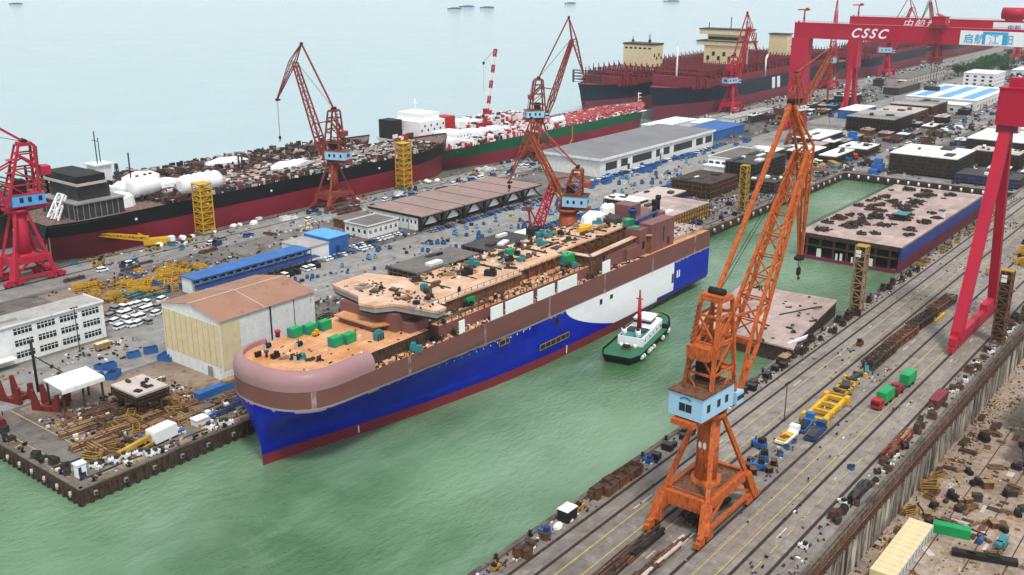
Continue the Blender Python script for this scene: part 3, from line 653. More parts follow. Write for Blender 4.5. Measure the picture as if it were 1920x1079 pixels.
for (x, y) in ((-18, -7), (-16.2, -7.1), (-11, -7.2), (-9, -7.2), (-6, -7.2), (11.5, -6.8), (13.3, -6.2), (4, -7.2)):
    m = MB(); m.tube((x - .5, y, 1.7), (x + .5, y, 1.7), .7, 10); m.build('tyre_fender', 'white', tug)
for (x, y) in ((-13, 2.5), (-12.5, -2.5), (-12.6, 0.6)):
    m = MB(); m.tube((x, y, 2.4), (x, y, 3.6), .6, 10); m.build('vent', 'white_c', tug)
# ------------------------------------------------------------------ level luffing portal cranes
def luffing_crane(name, label, base, az, pt, mat, cabmat, port=None, group=None, ped=None, ropes=12., sz=1., detail=True, cabside=-1, cabdim=(15, 9.5, 6.), roofmat='brick'):
    """pt: ring z, apex, rear, head, nose, foot as (s, z) in the jib plane; port = (L, gauge, sill top z, ring radius)"""
    root = thing(name, label, 'crane', (base[0], base[1], G), 0, group)
    a = R(az); D = Vector((math.cos(a), math.sin(a), 0)); N = Vector((-math.sin(a), math.cos(a), 0))
    def J(s, z, n=0.): return Vector((D.x * s + N.x * n, D.y * s + N.y * n, z - G))
    zr = pt['ring']
    if port:
        Lx, g, zs_, rr = port; hx = Lx / 2; hy = g / 2; z1 = zs_ - G; zt = zr - G - 1.0
        for sx in (-1, 1):
            for sy in (-1, 1):
                mm = MB(); mm.bar((sx * hx, sy * hy, 2.6), (sx * hx * .78, sy * hy * .86, z1), 2.5 * sz, 1.7 * sz); mm.build('leg', mat, root)
                mm = MB(); mm.bar((sx * hx * .78, sy * hy * .86, z1), (sx * rr * .7, sy * rr * .7, zt), 1.05 * sz, .95 * sz); mm.build('upper_leg', mat, root)
                mm = MB()
                for q in (-1, 1):
                    bx = sx * hx + q * 2.0 * sz; mm.cbox((bx, sy * hy, .9), (3.2 * sz, 1.3 * sz, 1.2 * sz)); mm.tube((bx - .8 * sz, sy * hy - .3, .75), (bx - .8 * sz, sy * hy + .3, .75), .55 * sz, 10, 1); mm.tube((bx + .8 * sz, sy * hy - .3, .75), (bx + .8 * sz, sy * hy + .3, .75), .55 * sz, 10, 1)
                mm.bar((sx * hx - 2.4 * sz, sy * hy, 2.4), (sx * hx + 2.4 * sz, sy * hy, 2.4), 1.2 * sz, 1.0 * sz); mm.build('bogie', [mat, 'dark'], root)
        for sy in (-1, 1):
            mm = MB(); mm.bar((-hx * .8, sy * hy * .86, z1 - .6), (hx * .8, sy * hy * .86, z1 - .6), 1.2 * sz, 2.4 * sz); mm.build('portal_girder', mat, root)
            mm = MB(); mm.bar((-hx * .93, sy * hy * .97, 3.6), (0, sy * hy * .88, z1 - .6), .6 * sz); mm.bar((hx * .93, sy * hy * .97, 3.6), (0, sy * hy * .88, z1 - .6), .6 * sz); mm.bar((-hx, sy * hy, 3.0), (hx, sy * hy, 3.0), .9 * sz, .8 * sz)
            mm.build('sill_brace', mat, root)
        for sx in (-1, 1):
            mm = MB(); mm.bar((sx * hx * .78, -hy * .86, z1 - 1.2), (sx * hx * .78, hy * .86, z1 - 1.2), 1.3 * sz, 3.4 * sz); mm.build('portal_girder', mat, root)
        mm = MB(); mm.box(-hx * .72, -hy * .8, z1 - .3, hx * .72, hy * .8, z1 + .05); mm.build('portal_platform', 'rust', root)
        mm = MB(); rc = rr * .92; mm.tube((0, 0, z1 - 2.), (0, 0, zt), rc, 8); mm.tube((0, 0, z1 - 2), (0, 0, z1 + 1.2), rc * 1.35, 8); mm.build('column', mat, root)
        if detail:
            mm = MB()
            for i in range(24): mm.box(-hx * .72 + hx * .06 * i, -hy * .82, z1, -hx * .72 + hx * .06 * i + .08, -hy * .8, z1 + 1.1)
            mm.box(-hx * .72, -hy * .82, z1 + 1.05, hx * .72, -hy * .8, z1 + 1.13); mm.box(-hx * .72, -hy * .82, z1 + .5, hx * .72, -hy * .8, z1 + .56)
            for i in range(20): mm.box(-hx * .74, -hy * .8 + hy * .08 * i, z1, -hx * .72, -hy * .8 + hy * .08 * i + .08, z1 + 1.1)
            mm.box(-hx * .74, -hy * .8, z1 + 1.05, -hx * .72, hy * .8, z1 + 1.13)
            mm.build('railing', mat, root)
            mm = MB(); q = rc * .95
            for u in (-.9, .35): mm.box(-q - .12, u, z1 + (zt - z1) * .55, -q, u + .75, z1 + (zt - z1) * .55 + 1.3); mm.box(-q - .14, u + .3, z1 + (zt - z1) * .55 - .3, -q, u + .45, z1 + (zt - z1) * .55 + 1.6)
            mm.build('column_sign', 'white_c', root)
    elif ped:
        mm = MB(); r0, r1, zb = ped; mm.tube((0, 0, zb - G), (0, 0, zr - G - 1), r0, 8, r2=r1); mm.build('column', mat, root)
    rr = (port[3] if port else ped[1]) * 1.15
    mm = MB(); mm.tube((0, 0, zr - G - 1.2), (0, 0, zr - G + .2), rr * 1.1, 16); mm.tube((0, 0, zr - G + .2), (0, 0, zr - G + .9), rr * .9, 16, 1); mm.build('slewing_ring', [mat, 'dark'], root)
    cl, cw, ch = cabdim; zp = zr + .9
    mm = MB(); mm.bar(J(-cl * .75, zp + .35, -cw * .28), J(6 * sz, zp + .35, -cw * .28), 1.2 * sz, .9 * sz); mm.bar(J(-cl * .75, zp + .35, cw * .28), J(6 * sz, zp + .35, cw * .28), 1.2 * sz, .9 * sz)
    mm.bar(J(-cl * .9, zp - .3), J(-cl * .2, zp - .3), cw * .66, 1.3); mm.build('slewing_platform', mat, root)
    # machinery house
    z0 = zp + .8
    hs = MB(); hs.cbox(J(-cl / 2 + 2.5 * sz, z0), (cl, cw, ch), a); h = hs.build('machinery_house', cabmat, root)
    mm = MB(); mm.cbox(J(-cl / 2 + 2.5 * sz, z0 + ch), (cl + .5, cw + .5, .35), a); mm.cbox(J(-cl * .25, z0 + ch + .35), (cl * .35, cw * .5, .5), a); mm.build('roof', roofmat, root)
    xe = -cl + 2.5 * sz
    for n0 in (-1.45, .25):
        mm = MB(); mm.cbox(J(xe - .03, z0 + ch * .28, n0 * sz + .55), (.1, 1.5 * sz, 1.9 * sz), a); w = mm.build('window', 'glass', h)
    for s0 in (-cl * .62, -cl * .3, -cl * .05):
        mm = MB(); mm.cbox(J(s0, z0 + ch * .32, -cw / 2 - .03), (1.3 * sz, .1, 1.8 * sz), a); mm.build('window', 'glass', h)
        mm = MB(); mm.cbox(J(s0, z0 + ch * .32, cw / 2 + .03), (1.3 * sz, .1, 1.8 * sz), a); mm.build('window', 'glass', h)
    if detail:
        mm = MB(); zc = z0 + ch * .78
        for u, dz in ((-1.5, 0), (-.9, .35), (-.3, .5), (.3, .5), (.9, .3), (1.5, 0)): mm.cbox(J(xe - .05, zc + dz * .7, -u * .8), (.12, .5, .3), a)
        mm.build('emblem', 'blue_p', h)
    # operator cab by the jib foot
    mm = MB(); mm.cbox(J(4.6 * sz, zp + .6, -cw * .42), (3 * sz, 2.6 * sz, 3 * sz), a); cb = mm.build('operator_cab', cabmat, root)
    mm = MB(); mm.cbox(J(4.6 * sz + .2, zp + 1.7, -cw * .42), (3.1 * sz, 2.7 * sz, 1.1 * sz), a); mm.build('window', 'glass', cb)
    # tower
    ax, az_ = pt['apex']; zf = z0 + ch
    tw = cw * .44; ft = (-7.2 * sz, 4.2 * sz)
    mm = MB(); tops = (ax - 2.6 * sz, ax + 2.6 * sz)
    for i in (0, 1):
        for n_ in (-1, 1): mm.bar(J(ft[i], zp + .8, n_ * tw), J(tops[i], az_ - 1, n_ * tw * .62), .85 * sz, .75 * sz)
    for f in (.35, .62, .86, 1.0):
        q = [J(ft[i] + (tops[i] - ft[i]) * f, zp + .8 + (az_ - 1 - zp - .8) * f, n_ * tw * (1 - .38 * f)) for i, n_ in ((0, -1), (1, -1), (1, 1), (0, 1))]
        for i in range(4): mm.bar(q[i], q[(i + 1) % 4], .5 * sz)
    fs_ = (.0, .35, .62, .86)
    for u, v in zip(fs_, fs_[1:]):
        for n_ in (-1, 1):
            mm.bar(J(ft[0] + (tops[0] - ft[0]) * u, zp + .8 + (az_ - 1 - zp - .8) * u, n_ * tw * (1 - .38 * u)), J(ft[1] + (tops[1] - ft[1]) * v, zp + .8 + (az_ - 1 - zp - .8) * v, n_ * tw * (1 - .38 * v)), .4 * sz)
        mm.bar(J(ft[0] + (tops[0] - ft[0]) * u, zp + .8 + (az_ - 1 - zp - .8) * u, -tw * (1 - .38 * u)), J(ft[0] + (tops[0] - ft[0]) * v, zp + .8 + (az_ - 1 - zp - .8) * v, tw * (1 - .38 * v)), .4 * sz)
    mm.build('tower', mat, root)
    mm = MB(); mm.cbox(J(ax, az_ - 1.3), (4.4 * sz, tw * 1.5, 1.2 * sz), a); mm.tube(J(ax, az_ + .4, -tw * .5), J(ax, az_ + .4, tw * .5), .9 * sz, 10, 1); mm.build('tower_head', [mat, 'dark'], root)
    for f in (.1, .3, .5, .7): mm = MB(); mm.cbox(J(ft[1] + (tops[1] - ft[1]) * f * .5 - 1.5 * sz, zp + 1 + (az_ - zp) * f), (2.2 * sz, tw * 1.1, .25), a); mm.build('tower_platform', mat, root)
    mm = MB()
    mm.cbox(J(-1.2 * sz, zp + ch + 1.4, .6), (4 * sz, 4.2 * sz, 4.5 * sz), a, 1); mm.build('winch_house', [mat, 'dark'], root)
    mm = MB()
    for i in range(16):
        f0, f1 = i / 16, (i + .8) / 16; mm.bar(J(ft[0] - .9 + (tops[0] - ft[0]) * f0, zf + .5 + (az_ - zf - 2) * f0, tw * .75), J(ft[0] - .9 + (tops[0] - ft[0]) * f1, zf + .5 + (az_ - zf - 2) * f1, tw * .45), .5 * sz, .12)
    mm.build('ladder', 'dgrey' if detail else mat, root)
    # jib
    fx, fz = pt['foot']; hx_, hz = pt['head']; w0 = cw * pt.get('jw', .62); jd = pt.get('jd', 3.0)
    P0, P1 = J(fx, fz), J(hx_, hz); dr = (P1 - P0)
    q1 = P0 + dr * .2
    mm = MB(); mm.lattice(q1, P1, N, w0 * .92, jd * sz, 3.0 * sz, 1.8 * sz, 9, .78 * sz, .3 * sz)
    up = dr.normalized().cross(N).normalized()
    for n_ in (-1, 1):
        for j in (-1, 1): mm.bar(P0 + N * n_ * w0 / 2 + up * j * .3, q1 + N * n_ * w0 * .46 + up * j * jd * .5 * sz, .8 * sz)
        mm.bar(P0 + dr * .1 + N * n_ * w0 * .49 - up * .8 * sz, P0 + dr * .1 + N * n_ * w0 * .49 + up * .8 * sz, .4 * sz)
    mm.bar(q1 + N * w0 * .46 - up * jd * .5 * sz, q1 - N * w0 * .46 - up * jd * .5 * sz, .9 * sz); mm.bar(q1 + N * w0 * .46 + up * jd * .5 * sz, q1 - N * w0 * .46 + up * jd * .5 * sz, .9 * sz)
    mm.build('jib', mat, root)
    # fly jib
    rx, rz_ = pt['rear']; nx, nz = pt['nose']; RR, NN = J(rx, rz_), J(nx, nz); mid = P1 + (P1 - RR).normalized() * 1.0
    fb = P1 + D * 3.2 * sz + Vector((0, 0, 1.2 * sz))
    mm = MB()
    for n_ in (-1, 1):
        A = RR + N * n_ * .35 * sz; B = P1 + N * n_ * 1.5 * sz; C = fb + N * n_ * 1.2 * sz; E_ = NN + N * n_ * .4 * sz
        mm.bar(A, B, .5 * sz); mm.bar(A, C, .45 * sz); mm.bar(B, E_, .5 * sz); mm.bar(C, E_, .45 * sz); mm.bar(B, C, .4 * sz)
        for k in range(5):
            t0, t1 = k / 5, (k + .5) / 5; mm.bar(B + (E_ - B) * t0, C + (E_ - C) * t1, .22 * sz); mm.bar(C + (E_ - C) * t1, B + (E_ - B) * (t0 + .2), .22 * sz)
    for k in range(1, 6):
        t0 = k / 6; mm.bar(P1 + N * 1.5 * sz + (NN - P1) * t0 - N * 1.1 * sz * t0, P1 - N * 1.5 * sz + (NN - P1) * t0 + N * 1.1 * sz * t0, .25 * sz)
        mm.bar(RR + (P1 - RR) * t0 + N * (.35 + 1.1 * t0) * sz, RR + (P1 - RR) * t0 - N * (.35 + 1.1 * t0) * sz, .22 * sz)
    mm.build('fly_jib', mat, root)
    mm = MB(); mm.tube(NN - N * .8 * sz, NN + N * .8 * sz, .75 * sz, 10, 1); mm.tube(NN + D * -1.6 * sz - N * .6 * sz, NN + D * -1.6 * sz + N * .6 * sz, .6 * sz, 10, 1); mm.cbox(NN - Vector((0, 0, .8 * sz)), (2.2 * sz, .5 * sz, .9 * sz), a)
    mm.tube(RR - N * .7 * sz, RR + N * .7 * sz, .8 * sz, 10, 1); mm.build('sheave', [mat, 'dark'], root)
    # tie rod, luffing rod and counterweight lever
    AT = J(ax, az_ + .2)
    mm = MB(); mm.bar(AT, RR, .95 * sz, .8 * sz); mm.build('tie_rod', mat, root)
    cwp = J(ax - 5.5 * sz, zf + (az_ - zf) * .42); lv = J(ax + 1.5 * sz, zf + (az_ - zf) * .72)
    mm = MB()
    for n_ in (-1, 1): mm.bar(cwp + N * n_ * tw * .5, lv + N * n_ * tw * .5, .7 * sz); mm.bar(lv + N * n_ * tw * .5, P0 + dr * .34 + N * n_ * w0 * .3, .5 * sz)
    mm.build('lever', mat, root)
    mm = MB(); mm.cbox(cwp - Vector((0, 0, 1.6 * sz)), (3.4 * sz, cw * .62, 3.0 * sz), a); mm.build('counterweight', mat, root)
    # ropes and hook
    mm = MB()
    for n_ in (-.35, .35): mm.tube(NN + N * n_ + D * -.2, NN + N * n_ * .4 + D * -.2 - Vector((0, 0, ropes)), .09 * sz, 4)
    mm.tube(AT + N * .4, J(hx_, hz + 1.5, .4), .08 * sz, 4); mm.tube(AT - N * .4, J(hx_, hz + 1.5, -.4), .08 * sz, 4)
    mm.build('hoist_rope', 'dark', root)
    mm = MB(); hk = NN - Vector((0, 0, ropes)) + D * -.2; mm.cbox(hk - Vector((0, 0, 1.6)), (1.1, .7, 1.8), a); mm.tube(hk - Vector((0, 0, 1.6)), hk - Vector((0, 0, 2.8)), .2, 6); mm.bar(hk - Vector((0, 0, 2.8)), hk - Vector((0, 0, 2.6)) + D * .8, .3); mm.build('hook_block', 'dark', root)
    return root
luffing_crane('harbour_crane', 'big orange luffing crane with a pale blue house standing on the right hand quay', (196, 95.5), -4,
    dict(ring=32, apex=(-.3, 60.5), rear=(27.5, 100.3), head=(35.5, 87.5), nose=(39.3, 60.5), foot=(6.3, 35.5), jw=.84, jd=4.2), 'orange', 'cab', (25, 13, 13.6, 3.0), ropes=3., roofmat='rust', cabdim=(13.5, 8.8, 5.6))
luffing_crane('harbour_crane', 'red brown luffing crane beside the black tanker with its fly jib hanging to the left', (363, 409), 108,
    dict(ring=29.5, apex=(-2.4, 57.8), rear=(15., 91.4), head=(19.6, 81.2), nose=(32.4, 61.3), foot=(5., 33)), 'brick', 'cab', (19, 12, 12.5, 2.6), ropes=20, sz=.9, cabdim=(12, 8.5, 4.6))
luffing_crane('harbour_crane', 'red brown luffing crane in front of the green tanker with its jib raised to the upper right', (550, 409), -38,
    dict(ring=31, apex=(-.5, 58.5), rear=(20, 98), head=(22.5, 83), nose=(32, 57.5), foot=(5.5, 34)), 'brick', 'cab', (19, 12, 13, 2.6), ropes=16, sz=.95, cabdim=(12, 8.5, 4.6))
luffing_crane('harbour_crane', 'rust orange luffing crane standing right behind the decks of the big ship', (363, 253), 112,
    dict(ring=26, apex=(-4.0, 45), rear=(17.6, 66.), head=(17.6, 58.3), nose=(28.0, 36.5), foot=(2.0, 28.5)), 'brick2', 'cab', None, None, (5.6, 3.9, G), ropes=1.5, sz=.8, cabdim=(11, 8, 4.8), roofmat='rust')
luffing_crane('harbour_crane', 'crimson luffing crane with a bright blue house at the left edge of the photo', (191, 409), 170,
    dict(ring=35, apex=(-6, 62.), rear=(18, 80), head=(25, 70), nose=(40, 52), foot=(5, 38)), 'crimson', 'blue_l', (18, 12, 15, 3.2), ropes=14, sz=1.15, cabdim=(13, 9, 4.6), roofmat='crimson')
luffing_crane('harbour_crane', 'crimson luffing crane standing in front of the dark container ship bow', (841, 409), -15,
    dict(ring=29, apex=(-1., 54), rear=(13.5, 91.5), head=(17.5, 78), nose=(31, 55.8), foot=(5, 33)), 'crimson', 'cab', (19, 12, 13, 2.6), ropes=14, cabdim=(12, 8.5, 5.), roofmat='crimson', detail=False)
luffing_crane('harbour_crane', 'dark orange crane rising behind the jib of the big orange crane', (715, 292), -8,
    dict(ring=28, apex=(-10., 57), rear=(36.5, 73), head=(35, 66), nose=(38, 32), foot=(2, 32)), 'brick2', 'white', (16, 11, 12, 2.4), ropes=8, sz=.85, cabdim=(9, 7, 4), detail=False)
for i, (x, y, azz, l) in enumerate(((1075, 409, 20, 'far pink red crane seen just left of the second gantry leg'), (1240, 403, -60, 'far pink red crane standing between the second gantry leg and the trolley ropes'), (1450, 409, 60, 'far crane whose jib pokes above the gantry left of its trolley'), (1560, 330, -120, 'far crane whose jib pokes above the gantry just by its trolley'), (2050, 409, 150, 'very far pale crane above the gantry at the upper right'), (2300, 400, 100, 'farthest pale crane above the gantry near the right edge'))):
    luffing_crane('harbour_crane', l, (x, y), azz, dict(ring=31, apex=(-2., 58), rear=(16, 97), head=(20, 84), nose=(33, 60), foot=(5, 35)), 'crimson' if i != 2 else 'brick', 'cab', (19, 12, 13, 2.6), ropes=14, detail=False, roofmat='crimson', group='distant harbour cranes')
# ------------------------------------------------------------------ gantry cranes
def text(body, size, mat, parent, loc, rot, shear=0., ext=.06, spacing=1.):
    cu = bpy.data.curves.new('lettering', 'FONT'); cu.body = body; cu.size = size; cu.shear = shear; cu.extrude = ext; cu.space_character = spacing; cu.offset = (.024 if body == 'CSSC' else .004) * size
    o = bpy.data.objects.new('lettering', cu); COL.objects.link(o); cu.materials.append(M[mat]); o.parent = parent; o.location = loc; o.rotation_euler = rot; return o
def bogieset(mm, x0, x1, y, z=0):
    mm.bar((x0, y, 3.6), (x1, y, 3.6), 2.2, 2.0)
    k = x0
    while k < x1 - 1: mm.cbox((k + 1.6, y, .9), (2.7, 1.6, 1.7)); k += 3.1
def gantry(label, X, Y0, Y1, zb, zt, legw, big):
    t = thing('gantry_crane', label, 'gantry crane', (X, Y0 - 6, G))
    def L(x, y, z): return (x - X, y - (Y0 - 6), z - G)
    w = 7.0
    m = MB(); p = [L(X - w / 2, Y1, zb), L(X + w / 2, Y0, zt)]
    m.box(-w / 2, Y1 - Y0 + 6, zb - G, w / 2, 6, zt - G); m.box(-w / 2 - .15, Y1 - Y0 + 6, zt - G, w / 2 + .15, 6.2, zt - G + .4); g = m.build('girder', 'gantry', t)
    m = MB()
    for sx in (-1, 1):
        for k in range(int((Y0 - Y1) / 3)): m.box(sx * w / 2 - .05, 6 - 3 * k, zt - G + .4, sx * w / 2 + .05, 5.9 - 3 * k, zt - G + 1.5)
        m.box(sx * w / 2 - .05, Y1 - Y0 + 6, zt - G + 1.42, sx * w / 2 + .05, 6, zt - G + 1.52)
    m.build('railing', 'gantry', t)
    # rigid leg
    y = 0
    m = MB()
    if big:
        a0, a1 = 7.2, 4.0
        m.raw([(-11, y - a1, 4), (11, y - a1, 4), (11, y + a1, 4), (-11, y + a1, 4), (-4.2, y - a0, zb - G), (4.2, y - a0, zb - G), (4.2, y + a0, zb - G), (-4.2, y + a0, zb - G)], [(0, 3, 2, 1), (4, 5, 6, 7), (0, 1, 5, 4), (1, 2, 6, 5), (2, 3, 7, 6), (3, 0, 4, 7)])
        m.box(-4.6, -7.8, zb - G - 7.5, 4.6, 7.8, zb - G - 6.6); m.box(-16, -2.2, 3.0, 16, 2.2, 6.5)
    else:
        for sx in (-1, 1): m.bar((sx * 11, 0, 4), (sx * 2.2, 0, zb - G), 3.2, 5.0, up=(1, 0, 0))
        m.box(-6, -4.6, zb - G - 26, 6, 4.6, zb - G)
    m.build('leg', 'gantry', t)
    for sx in (-1, 1):
        m = MB(); bogieset(m, sx * 15 - 8, sx * 15 + 8, 0); m.bar((sx * 9, 0, 5), (sx * 15, 0, 8.5), 2.4, 3); m.bar((sx * 15, 0, 8.5), (sx * 20, 0, 4), 1.6, 2); m.build('bogie', 'crimson', t)
    # far hinged leg beyond the right of the view
    yy = Y1 + 8 - (Y0 - 6)
    for sx in (-1, 1): m = MB(); m.bar((sx * 14, yy, 4), (sx * 1.5, yy, zb - G), 2.2, 2.4); m.build('hinged_leg', 'gantry', t)
    m = MB(); bogieset(m, -22, 22, yy); m.build('bogie', 'crimson', t)
    # mast with T crane on the girder end
    m = MB(); m.bar((0, 0, zt - G), (0, 0, zt - G + 10), .9); m.bar((-1, 5.5, zt - G + 10), (1, -4, zt - G + 10.3), .8, .9); m.box(-1, -3, zt - G + 9.4, 1, -1, zt - G + 11.6); m.box(-.8, -.8, zt - G + 3, .8, .8, zt - G + 4); m.build('service_crane', 'gantry', t)
    m = MB(); m.cbox((0, 4.2, zt - G + .4), (1.2, .9, 1.2)); m.build('lamp', 'gantry', t)
    # trolley with spreader ropes
    return t, L
def trolley(t, y, zb, zt, drop, big=True):
    m = MB(); m.box(-5.5, y - 6, zt - G + .6, 5.5, y + 6, zt - G + 2.4, 1); m.box(-4.5, y - 4.6, zt - G + 2.4, 4.5, y + 5, zt - G + 7.5); m.prism([(-5, y - 5.2), (5, y - 5.2), (5, y + 5.6), (-5, y + 5.6)], zt - G + 7.5, zt - G + 7.9); m.bar((-2, y - 2, zt - G + 8), (2, y + 3.2, zt - G + 9.6), 3.2, .5); m.box(-6.2, y - 7, zt - G - .4, -5.2, y + 7, zt - G + .6, 1)
    m.build('trolley', ['gantry', 'maroon'], t)
    z0 = zt - G; z1 = zb - G - drop
    m = MB()
    for sx in (-5.2, 5.2):
        for sy in (-2.6, -1.2, 1.2, 2.6): m.bar((sx, y + sy, z0), (sx * .8, y + sy, z1), .28)
    m.build('hoist_rope', 'maroon', t)
    m = MB(); m.lattice((0, y, z1 + 20), (0, y, z1 - 2), (0, 1, 0), 5.4, 5.4, 5.4, 5.4, 4, .5, .3); m.box(-3.4, y - 4, z1 - 4, 3.4, y + 4, z1 - 1, 0); m.build('lower_block', ['maroon'], t)
    m = MB()
    for sy in (-2.4, 0, 2.4): m.bar((0, y + sy, z1 - 4), (0, y + sy * .8, z1 - 22), .3)
    m.box(-3, y - 5, z1 - 25, 3, y + 5, z1 - 22); m.build('lifting_beam', 'dgrey', t)
ROTF = (R(90), 0, R(-90))          # lettering facing -X, read from the +Y end
g1, L1 = gantry('front red gantry crane with white CSSC lettering on its long girder', 790, 332, 92, 76, 87.5, 6, True)
text('CSSC', 9.6, 'white_c', g1, L1(786.4, 286.5, 78.3), ROTF, .38, .05, 1.34)
trolley(g1, 222 - 326, 76, 87.5, 9)
m = MB(); m.box(-3.68, 120 - 326, 76.3 - G, -3.52, 206 - 326, 86.3 - G, 0); m.box(-3.74, 174 - 326, 77 - G, -3.68, 190.8 - 326, 85.9 - G, 1); m.box(-3.74, 160 - 326, 77 - G, -3.68, 163 - 326, 85.9 - G, 1); m.box(-3.8, 177.5 - 326, 77.2 - G, -3.74, 188.6 - 326, 83.8 - G, 0); m.build('sign_board', ['white_c', 'letterblue'], g1)
text('启航 江 阳', 7.2, 'letterblue', g1, L1(786.15, 203.5, 78.2), ROTF, 0, .05, 1.05)
g2, L2 = gantry('rear red gantry crane with white slanted characters behind the front girder', 910, 332, 120, 70, 87.8, 5, False)
text('中船黄埔', 8.6, 'white_c', g2, L2(906.4, 286, 80.2), ROTF, .3, .05, 1.22)
m = MB(); m.box(-3.68, 130 - 326, 79 - G, -3.52, 213 - 326, 87 - G, 0); m.build('sign_board', 'white_c', g2)
text('中船', 5, 'blue_p', g2, L2(906.2, 202, 81), ROTF, 0, .05, 1.1)
m = MB(); m.tube((0, 214 - 332, 94 - G), (0, 197 - 332, 94 - G), 4.6, 16); m.box(-3, 199 - 332, 88 - G, 3, 211 - 332, 92 - G); m.build('machinery_drum', 'gantry', g2)
# gantry over the dry dock: its near A leg, girder end and sill
t = thing('gantry_crane', 'pink red A shaped gantry leg with a big red girder end at the right edge of the photo', 'gantry crane', (370, 79, G))
XL, ZB = 375 - 370, 76.5 - G
m = MB(); m.bar((-24, 0, 5), (XL - 1.6, 0, ZB), 3.4, 3.6, up=(0, 1, 0)); m.build('leg', 'gantry', t)
m = MB(); m.bar((23, 0, 5), (XL + 1.6, 0, ZB), 2.8, 3.0, up=(0, 1, 0)); m.build('leg', 'gantry', t)
m = MB(); m.bar((-29, 0, 4.4), (29, 0, 4.4), 2.2, 2.6)
for k in range(19): m.cbox((-28.5 + 3.15 * k, 0, .9), (2.5, 1.7, 1.9))
m.cbox((14, -.2, 5.7), (10, 2.6, 2.2)); m.cbox((-22, 0, 5.7), (7, 2.8, 1.8)); m.build('bogie', 'crimson', t)
m = MB(); m.box(XL - 3.4, -2.8, ZB - .5, XL + 3.4, 2.8, ZB + 2.2); m.build('hinge', 'maroon', t); m = MB(); m.box(XL - 2.6, -2.2, ZB - 6, XL + 2.6, 2.2, ZB - 5.2); m.build('collar', 'maroon', t)
m = MB(); m.box(XL - 4.4, -110, ZB + 2.2, XL + 4.4, 3.2, ZB + 14.5); m.box(XL - 4.7, -110, ZB + 14.5, XL + 4.7, 3.5, ZB + 14.9); m.build('girder', 'gantry', t)
m = MB(); m.bar((XL, -2, ZB + 14.9), (XL + 4, -6, ZB + 27), 1.4); m.box(XL - 2, -4, ZB + 14.9, XL + 2, 1, ZB + 18); m.build('service_crane', 'crimson', t)
# ------------------------------------------------------------------ moored ships
M['hull_black'] = zones('black and red tanker paint', [(13.2, sr(128, 36, 52)), (99, sr(20, 20, 24))], plate=(12, 3), rust=.05)
M['hull_brown'] = zones('dark brown hull paint', [(9, sr(110, 44, 48)), (99, sr(48, 42, 42))], plate=(12, 3), rust=.08)
M['hull_green'] = zones('green and red tanker paint', [(8.4, sr(140, 44, 62)), (99, sr(18, 96, 66))], plate=(12, 3), rust=.04)
M['hull_navy'] = zones('navy and maroon paint', [(13.4, sr(124, 58, 72)), (99, sr(36, 46, 58))], plate=(14, 3.5), rust=.04)
M['hull_white'] = zones('white hull', [(6, sr(130, 40, 50)), (99, sr(220, 220, 222))], plate=(12, 3))
def vessel(name, label, x0, x1, yc, B, zd, mat, deckmat, bow=1, rise=4., cat='ship', bulb=True, fine=.17, sternw=.8, group=None):
    """x0..x1 along the quay; bow = +1 bow towards +X, -1 bow towards -X; local s runs from stern to bow"""
    L = x1 - x0
    t = thing(name, label, cat, ((x0 if bow > 0 else x1), yc, 0), 0 if bow > 0 else math.pi, group)
    def hb(s, top):
        u = s / L
        if top: st, en, pw = .07, 1 - fine, 2.0
        else: st, en, pw = .24, 1 - fine * 1.35, 1.7
        r = 1.
        if u < st: q = u / st; r = (sternw if top else .04) + (1 - (sternw if top else .04)) * (1 - (1 - q) ** 2)
        if u > en: q = (u - en) / (1 - en); r = max(0, 1 - q ** pw)
        return B / 2 * r
    zs_ = [-2, 0, 2, 4, 6, 9, 12, 1, 1]; n = 8
    m = MB(); ns = 34
    def dz(u): return zd + rise * max(0, (u - .82) / .18) ** 1.6
    def sec(i):
        u = i / ns; u = u + .06 * math.sin(2 * math.pi * u) * .5; s = u * L; d = dz(u); r = []
        for j in range(n + 1):
            f = j / n; z = -2.5 + (d + 2.5) * f; k = max(0, (f - .12) / .88) ** (2.2 if u > .5 else 1.1); k = min(1, k)
            if .28 < u < .7: k = 1
            h = hb(s, 0) * (1 - k) + hb(s, 1) * k
            rake = L * .022 * f * max(0, (u - .9) / .1) if u > .9 else -L * .015 * f * max(0, (.1 - u) / .1)
            r.append((s + rake - (L * .012 if u > .97 else 0), h, z))
        return r
    secs = [sec(i) for i in range(ns + 1)]
    for sg in (-1, 1):
        vs = [(p[0], p[1] * sg, p[2]) for q in secs for p in q]; k = n + 1
        m.raw(vs, [((i * k + j, (i + 1) * k + j, (i + 1) * k + j + 1, i * k + j + 1) if sg < 0 else (i * k + j + 1, (i + 1) * k + j + 1, (i + 1) * k + j, i * k + j)) for i in range(ns) for j in range(n)], 0, True)
    a = secs[0]; m.face([(p[0], -p[1], p[2]) for p in a] + [(p[0], p[1], p[2]) for p in a[::-1]])
    if bulb:
        for i in range(8):
            p0, p1 = L * (.945 + .0075 * i), L * (.945 + .0075 * (i + 1)); r0, r1 = 3.4 * math.cos(i / 8 * 1.5), 3.4 * math.cos((i + 1) / 8 * 1.5); m.tube((p0, 0, -.2), (p1, 0, -.2), max(.1, r0), 10, 0, max(.1, r1), False)
    m.build('hull', mat, t)
    m = MB()
    ed = [(q[-1][0], q[-1][1] - .25, q[-1][2] - 1.0) for q in secs]
    for i in range(ns): m.face([(ed[i][0], -ed[i][1], ed[i][2]), (ed[i + 1][0], -ed[i + 1][1], ed[i + 1][2]), (ed[i + 1][0], ed[i + 1][1], ed[i + 1][2]), (ed[i][0], ed[i][1], ed[i][2])])
    m.build('deck', deckmat, t)
    return t, L, hb
